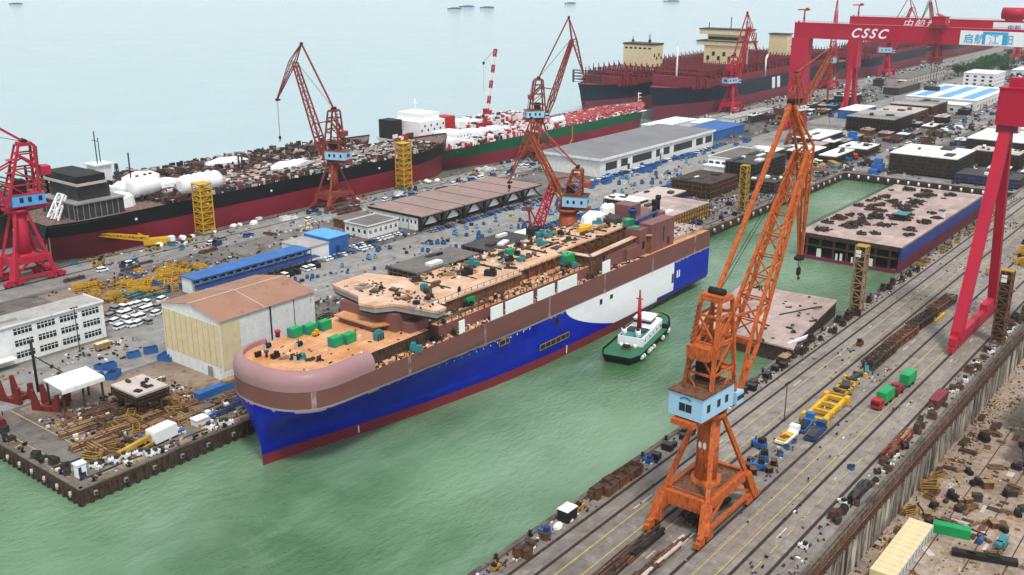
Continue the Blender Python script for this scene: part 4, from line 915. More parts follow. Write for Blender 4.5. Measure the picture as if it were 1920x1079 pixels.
def clutter(t, L, hb, z, seed, n, mats, s0=.06, s1=.95, big=1., h=1., dens=(.5, .5)):
    r = random.Random(seed); m = MB()
    for k in range(n):
        s = L * r.uniform(s0, s1); y = r.uniform(-.92, .92) * hb(s, 1); q = r.random()
        a = r.choice((0, 0, 0, 1.57, r.uniform(0, 3)))
        m.cbox((s, y, z), (r.uniform(.8, 5) * big, r.uniform(.4, 2) * big, r.uniform(.3, 2.4) * h), a, r.randrange(len(mats)))
    tag(m.build('deck_gear', mats, t), kind='stuff')
def pipes(t, L, y0, y1, n, s0, s1, z, mat, r=.35):
    for k in range(n):
        m = MB(); y = y0 + (y1 - y0) * k / max(1, n - 1); m.tube((L * s0, y, z), (L * s1, y, z), r, 6)
        q = s0
        while q < s1: m.bar((L * q, y, z - .9), (L * q, y, z), .3); q += .02
        m.build('deck_pipe', mat, t)
def frames(t, L, hb, k0, k1, n, z, mat, w=.8, hh=1.2):
    for k in range(n):
        s = L * (k0 + (k1 - k0) * k / max(1, n - 1)); m = MB(); y = hb(s, 1) * .9; m.bar((s, -y, z + hh), (s, y, z + hh), w, .5)
        for q in (-1, -.33, .33, 1): m.bar((s, y * q, z), (s, y * q, z + hh), .4)
        m.build('cross_frame', mat, t)
def cover(name, label, cat, c, L, r, mat, axis=0., z=0, group=None, n=14):
    """wrapped cylindrical tank lying down with rounded ends and saddles"""
    t = thing(name, label, cat, (c[0], c[1], z), axis, group); m = MB()
    pr = [(-.5, .0), (-.495, .55), (-.47, .8), (-.42, .95), (-.3, 1), (.3, 1), (.42, .95), (.47, .8), (.495, .55), (.5, .0)]
    rg = random.Random(int(c[0]))
    for (a, ra), (b, rb) in zip(pr, pr[1:]): m.tube((a * L, 0, r + 1), (b * L, 0, r + 1), max(.02, ra * r), n, 0, max(.02, rb * r), False)
    m.build('shell', mat, t)
    for s in (-.28, .28): mm = MB(); mm.box(s * L - .6, -r * .8, 0, s * L + .6, r * .8, r * .55); mm.build('saddle', 'dgrey', t)
    for s in (-.2, .1, .3): mm = MB(); mm.cbox((s * L, 0, 2 * r + .8), (1.2, 1.2, .9)); mm.build('valve', 'dgrey', t)
    return t
def heap(name, label, cat, poly, z0, h, mat, seed=1, group=None):
    """sheeted pile: lumpy prism"""
    r = random.Random(seed); m = MB(); n = len(poly); cx = sum(p[0] for p in poly) / n; cy = sum(p[1] for p in poly) / n
    ring = [poly, [(cx + (p[0] - cx) * .93, cy + (p[1] - cy) * .93) for p in poly], [(cx + (p[0] - cx) * .5, cy + (p[1] - cy) * .5) for p in poly]]
    zz = [z0, z0 + h * .75, z0 + h]
    vs = [(p[0], p[1], z + (r.uniform(-.15, .15) * h if i else 0)) for i, (rg, z) in enumerate(zip(ring, zz)) for p in rg]
    m.raw(vs, [(j * n + i, j * n + (i + 1) % n, (j + 1) * n + (i + 1) % n, (j + 1) * n + i) for j in range(2) for i in range(n)]); m.face(vs[2 * n:])
    return one(name, m, mat, label, cat, group)
# --- outer brown vessel, then the black tanker alongside the quay
t, L, hb = vessel('ship', 'brown decked ship moored on the far side of the black tanker', 196, 470, 494, 42, 18, 'hull_brown', 'deck_d', 1, 4)
clutter(t, L, hb, 18, 3, 1500, ['rustd', 'dgrey', 'dark', 'deck_d', 'steelpink', 'rust'], h=1.7, big=.9)
pipes(t, L, -14, 14, 6, .2, .9, 19.5, 'dgrey'); frames(t, L, hb, .2, .9, 16, 18, 'rustd', 1, 2.5)
m = MB(); m.box(81, 5, 18, 90, 14, 29); m.box(80, 4, 29, 91, 15, 29.8); m.build('deckhouse', 'white', t)
m = MB(); m.box(80.9, 6, 25, 81, 13, 27); m.build('window', 'glass', t)
m = MB(); m.tube((84, 8, 29.8), (84, 8, 47), .3, 6); m.bar((84, 5, 42), (84, 11, 42), .3); m.tube((87, 10, 29.8), (87, 10, 43), .25, 6); m.build('mast', 'dgrey', t)
m = MB(); m.box(8, -18, 18, 60, 18, 19)
for k in range(6):
    for q in range(7): m.bar((10 + 8 * q, -18.2, 18), (10 + 8 * q, -18.2, 32), 1); m.bar((10 + 8 * q, 18, 18), (10 + 8 * q, 18, 32), 1); m.bar((10 + 8 * q, -18, 18 + 2.4 * k), (10 + 8 * q, 18, 18 + 2.4 * k), .8, .6)
    m.bar((10, -18.3, 18 + 2.7 * k), (58, -18.3, 18 + 2.7 * k), .8, 1)
m.build('scaffold_block', 'rust', t)
t, L, hb = vessel('tanker', 'black hulled tanker under conversion with white wrapped tanks moored at the left quay', 216, 495, 447, 45, 20.5, 'hull_black', 'deck_d', 1, 4.2)
bt = t
clutter(t, L, hb, 20, 4, 3000, ['rustd', 'dgrey', 'dark', 'deck_d', 'steelpink', 'rust', 'dgrey', 'maroon', 'rustd', 'white'], .2, .93, .75, 1.2)
pipes(t, L, -10, 10, 9, .27, .88, 21.8, 'steelpink'); pipes(t, L, -18, -13, 3, .3, .86, 21.4, 'grey'); frames(t, L, hb, .3, .88, 17, 19.6, 'rustd', 1.1, 2.0)
# grey accommodation at the stern
def boxpart(nm, mat, t, *bs):
    m = MB()
    for b in bs: m.box(*b)
    return m.build(nm, mat, t)
boxpart('deckhouse', 'dgrey', t, (10, -18, 19.5, 34, 12, 27.2), (14, -14, 27.2, 30, 10, 35), (34, -8, 19.5, 42, 12, 24))
boxpart('roof', 'grey', t, (9.4, -19, 27.2, 34.6, 13, 27.8)); boxpart('bridge', 'dark', t, (13, -16.5, 36.2, 27, 12, 39.4)); boxpart('bridge_band', 'steelpink', t, (12.6, -17, 35, 27.4, 12.4, 36.2))
m = MB()
for k in range(8): m.box(10.5 + 2.9 * k, -18.25, 19.5, 10.8 + 2.9 * k, -18, 27.2)
for k in range(6): m.box(9.8, -17 + 5 * k, 19.5, 10, -16.6 + 5 * k, 27.2)
m.box(10, -18.22, 19.5, 34, -18.02, 19.9); m.box(10, -18.22, 26.8, 34, -18.02, 27.19); m.box(9.8, -18.2, 19.5, 9.98, 12, 19.9); m.build('stiffener', 'grey', t)
for k in range(7): boxpart('window', 'glass', t, (12.9, -15 + 3.6 * k, 37.2, 13, -12.6 + 3.6 * k, 38.6))
m = MB(); m.lattice((5, -6, 20), (12, -4, 30), (0, 1, 0), 6, 2, 5, 1.4, 3, .7, .4); m.build('davit', 'white_c', t)
m = MB()
for q in (-12, -9, -4): m.tube((-1.0, q, 18.5), (-1.2, q, 3), .3, 6)
m.bar((-1, -15, 18.6), (-1, 0, 18.6), 1, .8); m.build('stern_ladder', 'steelpink', t)
for i, (x, y, L_, r_, ax, l) in enumerate(((295, 433, 24, 5.0, .02, 'long white wrapped tank nearest the yellow scaffold tower on the tanker'), (272, 447, 16, 5.2, .12, 'shorter white wrapped tank left of the long one on the black tanker'))):
    cover('storage_tank', l, 'tank', (x, y), L_, r_, 'white_sheet', ax, 20, 'white wrapped tanks on the black tanker')
for i, (x0, x1, y0, y1, h_, l) in enumerate(((246, 263, 436, 452, 6, 'crumpled white sheeting just right of the grey ship house'), (262, 282, 456, 466, 7, 'white sheeted pile behind the wrapped tanks on the black tanker'), (284, 300, 452, 462, 5.5, 'low white sheeted pile right behind the long wrapped tank'), (352, 382, 443, 455, 5, 'long low white cover in the middle of the black tanker deck'), (340, 372, 488, 500, 5, 'long white cover on the brown ship behind the black tanker'), (256, 272, 470, 480, 7, 'white sheeted hump on the brown ship beyond the wrapped tanks'), (278, 300, 470, 484, 9, 'tall white sheeted hump on the brown ship behind the wrapped tanks'))):
    pl = []
    rg = random.Random(i)
    for k in range(12): a = 2 * math.pi * k / 12; e = .7; pl.append(((x0 + x1) / 2 + (x1 - x0) / 2 * math.copysign(abs(math.cos(a)) ** e, math.cos(a)) * rg.uniform(.9, 1), (y0 + y1) / 2 + (y1 - y0) / 2 * math.copysign(abs(math.sin(a)) ** e, math.sin(a)) * rg.uniform(.9, 1)))
    heap('sheeted_pile', l, 'covered pile', pl, 19.6 if y0 < 470 else 17.4, h_, 'white_sheet', i, 'white sheeting on the tankers')
m = MB(); m.tube((58, 14, 20), (58, 14, 41), .4, 6); m.bar((58, 11, 33), (58, 17, 33), .4); m.lattice((52, 16, 20), (52, 16, 36), (0, 1, 0), 2, 2, 1, 1, 4, .3, .2); m.build('mast', 'dgrey', bt)
m = MB(); m.tube((125, 15, 20), (125, 15, 30), .6, 6); m.tube((128, 16, 20), (128, 16, 31), .6, 6); m.build('post', 'dgrey', bt)
for k in range(5):
    m = MB(); m.tube((36 + 40 * k, -22.75, 16.4), (36.8 + 40 * k, -22.75, 16.4), .6, 8); m.build('hull_mark', 'white_c', bt)
m = MB(); m.box(262, -19.2, 22.0, 272, -18.9, 22.9); m.build('bow_name', 'white_c', bt)
# --- green tanker and the white ship beyond it
t, L, hb = vessel('ship', 'white and red workship with a tall white house behind the green tanker stern', 500, 655, 500, 34, 15, 'hull_white', 'tank', 1, 3)
boxpart('deckhouse', 'white_c', t, (14, -14, 14, 44, 14, 26), (18, -12, 26, 36, 12, 31), (46, -10, 14, 60, 12, 21), (70, -8, 14, 90, 10, 19))
boxpart('hangar', 'dark', t, (2, 2, 14, 12, 15, 27)); boxpart('funnel_house', 'red', t, (40, -15, 18, 50, -4, 27))
for k in range(9): boxpart('window', 'glass', t, (15 + 3.2 * k, -14.1, 19 + (k % 2) * 3, 16.4 + 3.2 * k, -14, 20.6 + (k % 2) * 3))
m = MB(); m.tube((26, 2, 31), (26, 2, 40), .4, 6); m.bar((26, -1, 37), (26, 5, 37), .4); m.build('mast', 'white_c', t)
clutter(t, L, hb, 14.5, 6, 500, ['white_c', 'red', 'tank', 'white', 'dgrey'], .03, .95, 1., 2.)
bx, by = P(914, 206, 18); tx = thing('crawler_crane', 'red and white striped lattice boom crane standing among the white deckhouses', 'crane', (bx, by, 14.5))
a0 = Vector((0, 0, 2)); a1 = Vector((6, -4, 52))
for k in range(8): m = MB(); m.lattice(a0 + (a1 - a0) * (k / 8), a0 + (a1 - a0) * ((k + 1) / 8), (.5, .8, 0), 1.9, 1.9, 1.9, 1.9, 3, .5, .35); m.build('boom_section', 'red' if k % 2 else 'white_c', tx)
m = MB(); m.cbox((0, 0, 0), (7, 4, 3)); m.cbox((-2, 0, 3), (4, 3.6, 1.6)); m.build('cab', 'red', tx)
m = MB(); m.tube(a1, a1 + Vector((-8, 6, -10)), .15, 4); m.tube(a1 + Vector((-8, 6, -10)), a1 + Vector((-8, 6, -34)), .12, 4); m.tube(a1 + Vector((-8, 6, -10)), a1 + Vector((-8, 6, -12)), 1, 6); m.build('rope', 'dark', tx)
t, L, hb = vessel('tanker', 'green and red tanker with a red piped deck moored along the quay', 486, 762, 456, 43, 15.6, 'hull_green', 'tank', 1, 3.2)
boxpart('deckhouse', 'white_c', t, (8, -12, 15, 22, 10, 20), (24, -6, 15, 40, 14, 22), (44, -2, 15, 64, 14, 19.5), (70, 0, 15, 88, 12, 18.5), (23, -17, 15, 29, -12, 18.4))
for k in range(10): boxpart('window', 'glass', t, (24.6 + 1.7 * k, -6.1, 17 + 2 * (k % 2), 25.4 + 1.7 * k, -6, 18.2 + 2 * (k % 2)))
clutter(t, L, hb, 14.8, 8, 1100, ['white_c', 'white', 'red', 'dgrey', 'white_c'], .03, .5, .8, 1.6); clutter(t, L, hb, 14.8, 9, 700, ['tank', 'tank', 'white', 'maroon', 'steelpink'], .4, .95, .8, .9); clutter(t, L, hb, 14.8, 19, 900, ['tank', 'steelpink', 'maroon', 'white'], .4, .95, .6, .8)
pipes(t, L, -9, 9, 8, .3, .9, 16.4, 'tank', .5); frames(t, L, hb, .32, .92, 18, 14.7, 'tank', 1.1, 1.6)
m = MB(); m.box(160, -20.6, 14.7, 252, -16.5, 14.9); m.build('walkway', 'white_c', t)
cover('storage_tank', 'small white wrapped tank on the red deck of the green tanker behind the tower crane', 'tank', P(1045, 233, 16), 16, 3, 'white_sheet', .05, 15)
m = MB(); m.tube((268, -2, 17), (268, -2, 27), .35, 6)
for z in (20, 23, 26): m.bar((268, -2, z), (271, -3, z), .5)
m.build('foremast', 'white_c', t)
for k, w in enumerate((1.4, .9, 1.2, 1.0)): m = MB(); m.box(5.4 + 2. * k, -16.2 - .8 * k, 12.6, 5.4 + 2. * k + w, -16.05 - .8 * k, 13.6); m.build('stern_name', 'white_c', t)
m = MB(); m.bar((140, -22, 15), (140, -22, 4), 1.2, .4); m.bar((140, -22, 5), (128, -27, 1), .8, .3); m.build('gangway', 'ochre', t)
# --- container ships
def boxship(label, x0, x1, yc, B, zd, cr, hs, bow=-1, M_=False, zc=39):
    t, L, hb = vessel('container_ship', label, x0, x1, yc, B, zd, 'hull_navy', 'maroon', bow, 3., 'container ship')
    s = L * .9
    k = 0
    while s > L * .1:
        m = MB(); y = min(B / 2 - 1, hb(s, 1)); z1 = zc - 1.5 * (s > L * .86)
        m.box(s, -y, zd - 1, s + 1.6, y, z1 - 6)
        for q in range(int(2 * y / 2.7) + 1):
            yy = -y + 2.7 * q; m.box(s, yy - .25, z1 - 6, s + 1.6, yy + .25, z1)
        for q in range(9): yy = -y + 2 * y * q / 8; m.box(s + .5, yy - .3, z1, s + 1.1, yy + .3, z1 + (2.6 if q % 2 else 3.6))
        for zz in (zc - 6, zc - 3, z1): m.box(s - .3, -y, zz - .4, s + 1.9, y, zz)
        m.box(s + 2.2, -y + 1.5, zd - 1, s + 7.4, y - 1.5, zc - 4.5 - (k % 3) * .8)
        m.build('lashing_bridge', 'maroon', t); s -= 8.2 if M_ else 9; k += 1
        if k > 90: break
    m = MB()
    for sg in (-1, 1): m.box(L * .1, sg * (B / 2 - 1.2) - .3, zd - 1, L * .88, sg * (B / 2 - 1.2) + .3, zc - 7.5)
    m.box(L * .1, -B / 2 + 1.2, zc - 9, L * .87, B / 2 - 1.2, zc - 8); m.build('hatch_coaming', 'maroon', t)
    m = MB(); m.box(L * .885, -hb(L * .885, 1) + .4, zd, L * .89, hb(L * .885, 1) - .4, zc - 2.5); m.build('breakwater', 'maroon', t)
    for (s0, s1, y0, y1, z0, z1) in hs: 
        h = boxpart('superstructure', 'cream', t, (s0, y0, z0, s1, y1, z1))
    return t, L, hb
t, L, hb = boxship('dark container ship with a cream block moored on the outer side, its end above the green tanker', 763, 1160, 520, 52, 26, None, [(282, 300, -17, 17, 34, 58)], -1, False, 38)
boxpart('roof', 'dgrey', t, (281.5, -17.5, 58, 300.5, 17.5, 59.4)); 
for k in range(6): boxpart('window', 'glass', t, (300.02, -15 + 5.2 * k, 54, 300.12, -12 + 5.2 * k, 55.6))
for k in range(4): boxpart('window', 'glass', t, (284 + 4.2 * k, 17.02, 44 + 3 * (k % 2), 286.4 + 4.2 * k, 17.12, 47 + 3 * (k % 2)))
for (s, y, h_) in ((296, 10, 68), (294, -10, 65), (287, 5, 64)): m = MB(); m.tube((s, y, 60), (s, y, h_), .5, 6); m.cbox((s, y, 60.4), (2, 2, 1.8)); m.build('mast', 'dgrey', t)
m = MB(); m.lattice((388, 0, 29), (388, 0, 40), (0, 1, 0), 30, 2, 30, 2, 4, .6, .4); m.build('bow_frame', 'dgrey', t)
t, L, hb = boxship('huge dark container ship with a two tiered cream bridge and a white stripe mark on its side', 774, 1180, 451, 54, 27, None, [(262, 280, -19, 19, 36, 60), (264, 278, -17, 17, 60, 70)], -1, True, 41)
boxpart('bridge_wing', 'cream', t, (260, -27, 58, 281, 27, 61.5), (262, -25, 68, 280, 25, 72.5)); boxpart('roof', 'dgrey', t, (259.5, -27.5, 61.5, 281.5, 27.5, 62.2), (261.5, -25.5, 72.5, 280.5, 25.5, 73.4))
for k in range(6): boxpart('window', 'glass', t, (280.02, -16 + 5.6 * k, 44 + 4 * (k % 2), 280.12, -13 + 5.6 * k, 48 + 4 * (k % 2)))
boxpart('window', 'dgrey', t, (266, 19.02, 40, 275, 19.12, 55)); boxpart('window', 'glass', t, (278.02, -16, 63, 278.12, 16, 66))
for (s, y, h_) in ((272, 20, 81), (274, -18, 79), (268, 2, 84), (262, 26, 70)): m = MB(); m.tube((s, y, 62), (s, y, h_), .5, 6); m.build('mast', 'dgrey', t)
for s0 in (200, 212): m = MB(); m.raw([(s0, 27.1, 14), (s0 + 7, 27.1, 14), (s0 + 9, 27.1, 25), (s0 + 2, 27.1, 25), (s0, 26.8, 14), (s0 + 7, 26.8, 14), (s0 + 9, 26.8, 25), (s0 + 2, 26.8, 25)], [(0, 3, 2, 1), (4, 5, 6, 7), (0, 1, 5, 4), (1, 2, 6, 5), (2, 3, 7, 6), (3, 0, 4, 7)][::1]); m.build('side_stripe', 'white_c', t)
m = MB(); m.tube((370, 2, 27), (370, 2, 62), 1.2, 6, r2=.6); m.build('foremast', 'white', t)
m = MB(); m.tube((236, 26, 27), (236, 26, 44), .9, 6); m.bar((236, 26, 44), (228, 24, 47), 1.4); m.build('deck_crane', 'white', t)
boxpart('superstructure', 'cream', t, (140, -10, 36, 152, 10, 62)); boxpart('roof', 'dgrey', t, (139, -11, 62, 153, 11, 63))
t, L, hb = boxship('blue hulled distant ship lying beyond the big container ship behind the gantry leg', 1210, 1500, 450, 48, 24, None, [], -1, False, 36)
t, L, hb = boxship('long maroon decked distant ship behind the second gantry leg', 1540, 1900, 452, 54, 24, None, [], -1, False, 34)
# small ships far out on the sea
for i, (px, py, Ls, l) in enumerate(((852, 17, 56, 'small grey coaster far out on the water, left end of the trio'), (875, 13, 66, 'blue grey ship far out in the middle of the trio'), (913, 15, 60, 'grey coaster far out at the right end of the trio'), (1069, 7, 52, 'tiny ship far out near the tall crane tip'), (1259, 3, 80, 'tiny blue ship far out right of the others at the top edge'), (30, 8, 60, 'very faint ship far out at the top left corner'))):
    x, y = P(px, py, 0)
    t = thing('coaster', l, 'cargo ship', (x, y, 0), R(-49), 'ships far out on the water'); t.scale = (.8, .8, .55)
    m = MB(); m.prism([(-Ls / 2, -5), (Ls * .36, -5.5), (Ls / 2, 0), (Ls * .36, 5.5), (-Ls / 2, 5)], -1, 5.5); m.build('hull', 'dgrey' if i % 2 == 0 else 'blue_d', t)
    m = MB(); m.box(-Ls * .46, -4.5, 5.5, -Ls * .3, 4.5, 15); m.build('deckhouse', 'white', t); m = MB(); m.box(-Ls * .2, -4, 5.5, Ls * .3, 4, 8); m.tube((Ls * .36, 0, 5), (Ls * .36, 0, 15), .5, 6); m.build('cargo_hold', 'dgrey', t)
# ------------------------------------------------------------------ hull section barge in the basin
def bx_extra(t, X, Y, Z, col):
    n = t.noise(t.scaled(t.obj(), (.25, 1, .6)), .8, 5, .7)
    return t.mix(t.ramp(n, .5, .66), col, sr(96, 66, 74))
M['hull_sec'] = zones('hull section paint', [(5.6, sr(118, 46, 66)), (99, sr(44, 68, 138))], plate=(8, 3), extra=bx_extra, rust=.08)
t = thing('hull_section', 'floating midship hull section with an open end and a pink deck of scrap in the basin', 'ship section', (440, 128, 0))
BX = [(0, 0), (122, 0), (122, 46), (0, 50)]
LB = 135; YB = 47
m = MB(); m.box(2.5, .4, -1, LB, 1.6, 11.4); m.box(2.5, YB - 1.2, -1, LB, YB, 11.4); m.box(LB - 1, 1.6, -1, LB, YB - 1.2, 11.4); m.box(0, 1.7, -1, LB - 1.1, YB - 1.3, 1.4); m.build('hull', 'hull_sec', t)
m = MB(); m.box(0, 0, 11.4, LB + .3, YB + .3, 12.3, 0)
for k in range(17): m.box(.6, 2 + 2.7 * k, 9.6, 30, 2.25 + 2.7 * k, 11.4, 1)
m.box(-.3, 0, 10.2, .6, YB + .3, 12.2, 1); m.box(-.3, 1.8, 6.4, 25, YB - 1.4, 6.9, 1)
m.build('deck', ['deck_p', 'rustd'], t)
for k in range(7): m = MB(); m.box(1, 4.5 + 6.4 * k, 1.4, 2.2, 5.4 + 6.4 * k, 10.2); m.build('pillar', 'rust', t)
m = MB(); m.box(24, 1.8, 1.4, 25, YB - 1.4, 11.3); m.build('bulkhead', 'dark', t)
for (x, y, w, h_) in ((1, 12, 1.5, 3.5), (1, 26, 1., 3.4), (1, 28.2, .8, 3), (1, 36, 2, 4), (1, 21, .7, 2.5)): m = MB(); m.box(.2, y, 1.5, .9, y + w, 1.5 + h_); m.build('hanging_sheet', 'white', t)
m = MB()
for k in range(60): m.bar((1 + 2.2 * k, YB, 12.3), (1 + 2.2 * k, YB, 13.9), .15)
m.bar((1, YB, 13.9), (130, YB, 13.9), .15); m.bar((1, YB, 13.1), (130, YB, 13.1), .12); m.build('railing', 'dark', t)
rs = random.Random(21)
def scrap_mesh(r, n, size, mats):
    m = MB()
    for k in range(n):
        d = r.random() ** .7 * size; a = r.uniform(0, 6.28); m.cbox((math.cos(a) * d, math.sin(a) * d, r.uniform(0, 1) * max(0., 1 - d / size) * size * .35), (r.uniform(.4, 2.6), r.uniform(.3, 1.2), r.uniform(.3, 1.2)), r.uniform(0, 3.1), r.randrange(len(mats)))
    return m
piles = [scrap_mesh(rs, 26, 3.2, [0, 1, 2]) for k in range(5)]
sp = []
src = [p.build('scrap_pile', ['dgrey', 'dark', 'rustd'], None) for p in piles]
for i, s_ in enumerate(src): tag(s_, 'heap of dark scrap gear on the pink deck of the floating hull section', 'scrap heap', 'scrap heaps on the floating hull section')
for k in range(62):
    u, v = rs.random(), rs.random()
    x = 440 + 8 + u * 118; y = 128 + 3 + v * 42
    if rs.random() < .3 and y < 150: y += 14
    s_ = src[k % 5]; q = s_ if k < 5 else s_.copy()
    if k >= 5: COL.objects.link(q)
    q.location = (x, y, 12.3); q.rotation_euler = (0, 0, rs.uniform(0, 6)); f = rs.uniform(.5, 1.35); q.scale = (f * .9, f * .9, f * rs.uniform(.6, 1.1))
m = MB(); m.cbox((0, 0, 0), (7, 5, 3)); m.prism([(-4, -3), (4, -3), (4, 3), (-4, 3)], 3, 3.3, 1)
x, y = P(1690, 412, 12.3); one('site_hut', m, ['dark', 'teal'], 'dark green roofed hut amid the scrap on the floating hull section', 'hut', loc=(x, y, 12.3))
m = MB(); m.cbox((0, 0, 0), (3, 2.4, 3.4)); m.cbox((0, 0, 3.4), (3.4, 2.8, .3), 0, 1)
x, y = P(1765, 408, 12.3); one('site_cabin', m, ['white', 'dgrey'], 'small white cabin near the quay side of the floating hull section', 'hut', loc=(x, y, 12.3))
# low pink deck block by the orange crane
t = thing('hull_section', 'low floating deck block with a flat pink top lying behind the orange crane', 'ship section', (340, 140, 0))
pk = [P(*p, 6.2) for p in ((1571, 563), (1500, 632), (1488, 655), (1300, 606), (1395, 530), (1440, 540))]
pk = [(x - 340, y - 140) for x, y in pk]
m = MB(); m.prism([(x * .985, y * .97) for x, y in pk], -1, 5.6); m.build('hull', 'rustd', t)
m = MB(); m.prism(pk, 5.6, 6.2); m.build('deck', 'deck_p', t)
rp = random.Random(4)
for k in range(34):
    a = rp.randrange(len(pk)); b = (a + 1) % len(pk); f = rp.random() * .75; q = rp.random()
    x = (pk[a][0] + (pk[b][0] - pk[a][0]) * q) * (1 - f * .9); y = (pk[a][1] + (pk[b][1] - pk[a][1]) * q) * (1 - f * .9)
    m = MB(); m.cbox((x, y, 6.2), (rp.uniform(.5, 2.6), rp.uniform(.4, 1.2), rp.uniform(.15, .8)), rp.uniform(0, 3)); m.build('deck_fitting', rp.choice(('dark', 'rustd', 'dgrey')), t)
m = MB(); x, y = P(1500, 575, 6.2); m.bar((x - 340 - 14, y - 140 + 2, 6.3), (x - 340 + 4, y - 140 - 6, 6.3), .7, .3); m.build('slot', 'dark', t)
m = MB(); m.bar((-27, -15, 6), (-15, -18, 6.4), .9); m.build('gangway', 'white', t)
# ------------------------------------------------------------------ buildings
def house(name, label, x0, x1, y0, y1, h, wall='white', roof='roof_d', cat='building', wy=None, wx=None, group=None, over=.4, z=G, parapet=0.5, extra=None):
    """flat roofed building; wy / wx = list of (rows z, count, width, height) of windows on the faces towards -Y and -X"""
    t = thing(name, label, cat, (x0, y0, z), 0, group); a, b = x1 - x0, y1 - y0
    m = MB(); m.box(0, 0, 0, a, b, h); w = m.build('wall', wall, t)
    m = MB(); m.box(-over, -over, h, a + over, b + over, h + .35)
    if parapet:
        for q in ((-over, -over, a + over, -over + .3), (-over, b + over - .3, a + over, b + over), (-over, -over + .3, -over + .3, b + over - .3), (a + over - .3, -over + .3, a + over, b + over - .3)): m.box(q[0], q[1], h + .35, q[2], q[3], h + .35 + parapet, 1)
    m.build('roof', [roof, wall], t)
    for (rz, n, ww, hh) in (wy or []):
        for k in range(n):
            c = a * (k + .5) / n; m = MB(); m.box(c - ww / 2, -.06, rz, c + ww / 2, .02, rz + hh, 0)
            if ww > 1.4:
                for q in range(1, int(ww / .9) + 1):
                    xq = c - ww / 2 + ww * q / (int(ww / .9) + 1); m.box(xq - .06, -.1, rz, xq + .06, -.05, rz + hh, 1)
                m.box(c - ww / 2, -.1, rz + hh * .55, c + ww / 2, -.05, rz + hh * .62, 1)
            m.build('window', ['glass', wall], t)
    for (rz, n, ww, hh) in (wx or []):
        for k in range(n):
            c = b * (k + .5) / n; m = MB(); m.box(-.06, c - ww / 2, rz, .02, c + ww / 2, rz + hh); m.build('window', 'glass', t)
    return t
def bits(t, name, mat, *bs):
    m = MB()
    for b in bs: m.box(*b)
    return m.build(name, mat, t)
# white office block at the left edge
t = thing('office_building', 'white three storey office block with long window bands at the left edge', 'building', (84, 320.5, G))
OW, OD, OH = 90, 13, 12.6
bits(t, 'wall', 'white', (0, 0, 0, 40, OD, OH), (40, 2.5, 0, 50, OD, OH), (50, 0, 0, OW, OD, OH))
bits(t, 'roof', 'roof_l', (-.4, -.4, OH, OW + .4, OD + .4, OH + .4)); bits(t, 'parapet', 'white', (-.4, -.4, OH + .4, OW + .4, -.1, OH + .9), (OW + .1, -.1, OH + .4, OW + .4, OD, OH + .9))
bits(t, 'balcony', 'grey', (40, -.6, 3.6, 50, 2.5, 4.4), (40, -.6, 7.8, 50, 2.5, 8.6), (40, -.6, 11.6, 50, 2.5, 12.55)); bits(t, 'recess', 'dark', (40.3, 2.38, .4, 49.7, 2.48, 11.4))
for r_ in range(3):
    for x in (4, 13, 22, 31, 58, 66, 74, 82):
        m = MB(); m.box(x, -.06, 1.5 + 4.1 * r_, x + 6.2, .02, 3.6 + 4.1 * r_)
        for q in range(1, 5): m.box(x + 6.2 * q / 5 - .1, -.11, 1.5 + 4.1 * r_, x + 6.2 * q / 5 + .1, -.05, 3.6 + 4.1 * r_, 1)
        m.box(x, -.11, 2.75 + 4.1 * r_, x + 6.2, -.05, 2.95 + 4.1 * r_, 1); m.build('window', ['glass', 'white'], t)
bits(t, 'rooftop_room', 'white_c', (30, 3, OH + .4, 37, 8, OH + 3.4)); bits(t, 'rooftop_room', 'roof_l', (43, 5, OH + .4, 62, 9.5, OH + 1.2))
m = MB()
for (x, y, h_) in ((38, 9, 5.2), (42, 9, 4.4)): m = MB(); m.box(x, y, OH + .4, x + 1.4, y + 1.4, OH + h_); m.build('chimney', 'white_c', t)
m = MB(); m.tube((44, 8, OH + 1.6), (52, 8, OH + 1.6), 1.1, 10); m.build('water_tank', 'white_c', t)
bits(t, 'awning', 'white', (36, -4.6, 3.1, 56, -.7, 3.4))
# cream warehouse
t = thing('warehouse', 'tall cream and white warehouse with a red brown low pitched roof beside the ship bow', 'warehouse', (174.6, 253.3, G))
A, B_, E_, RG = 38.5, 31, 20.2, 22.8
m = MB(); m.box(0, 0, 0, A, B_, E_); m.raw([(0, 0, E_), (0, B_, E_), (0, B_ / 2, RG), (A, 0, E_), (A, B_, E_), (A, B_ / 2, RG)], [(0, 2, 1), (3, 4, 5), (0, 3, 5, 2), (1, 2, 5, 4), (0, 1, 4, 3)]); m.build('wall', 'white', t)
m = MB(); m.raw([(-.5, -.6, E_ + .05), (A + .5, -.6, E_ + .05), (A + .5, B_ / 2, RG + .3), (-.5, B_ / 2, RG + .3), (A + .5, B_ + .6, E_ + .05), (-.5, B_ + .6, E_ + .05)], [(0, 1, 2, 3), (3, 2, 4, 5)]); m.build('roof', 'roof_rb', t)
m = MB()
m.bar((-.5, B_ / 2, RG + .34), (A + .5, B_ / 2, RG + .34), .5, .12); 
m.bar((A * .46, -.6, E_ + .12), (A * .46, B_ / 2, RG + .36), .3, .1); m.bar((A * .46, B_ + .6, E_ + .12), (A * .46, B_ / 2, RG + .36), .3, .1); m.build('roof_seam', 'steelpink', t)
m = MB(); m.box(-.08, .25, 4.6, -.01, B_ - .25, E_ - 1.6)
for k in range(10): m.box(-.13, 2.9 + 3 * k, 4.6, -.07, 3.0 + 3 * k, E_ - 1.6, 1)
m.box(.15, -.08, 3.6, 7.5, -.01, E_ - .8); m.build('cream_cladding', ['cream', 'ochre'], t)
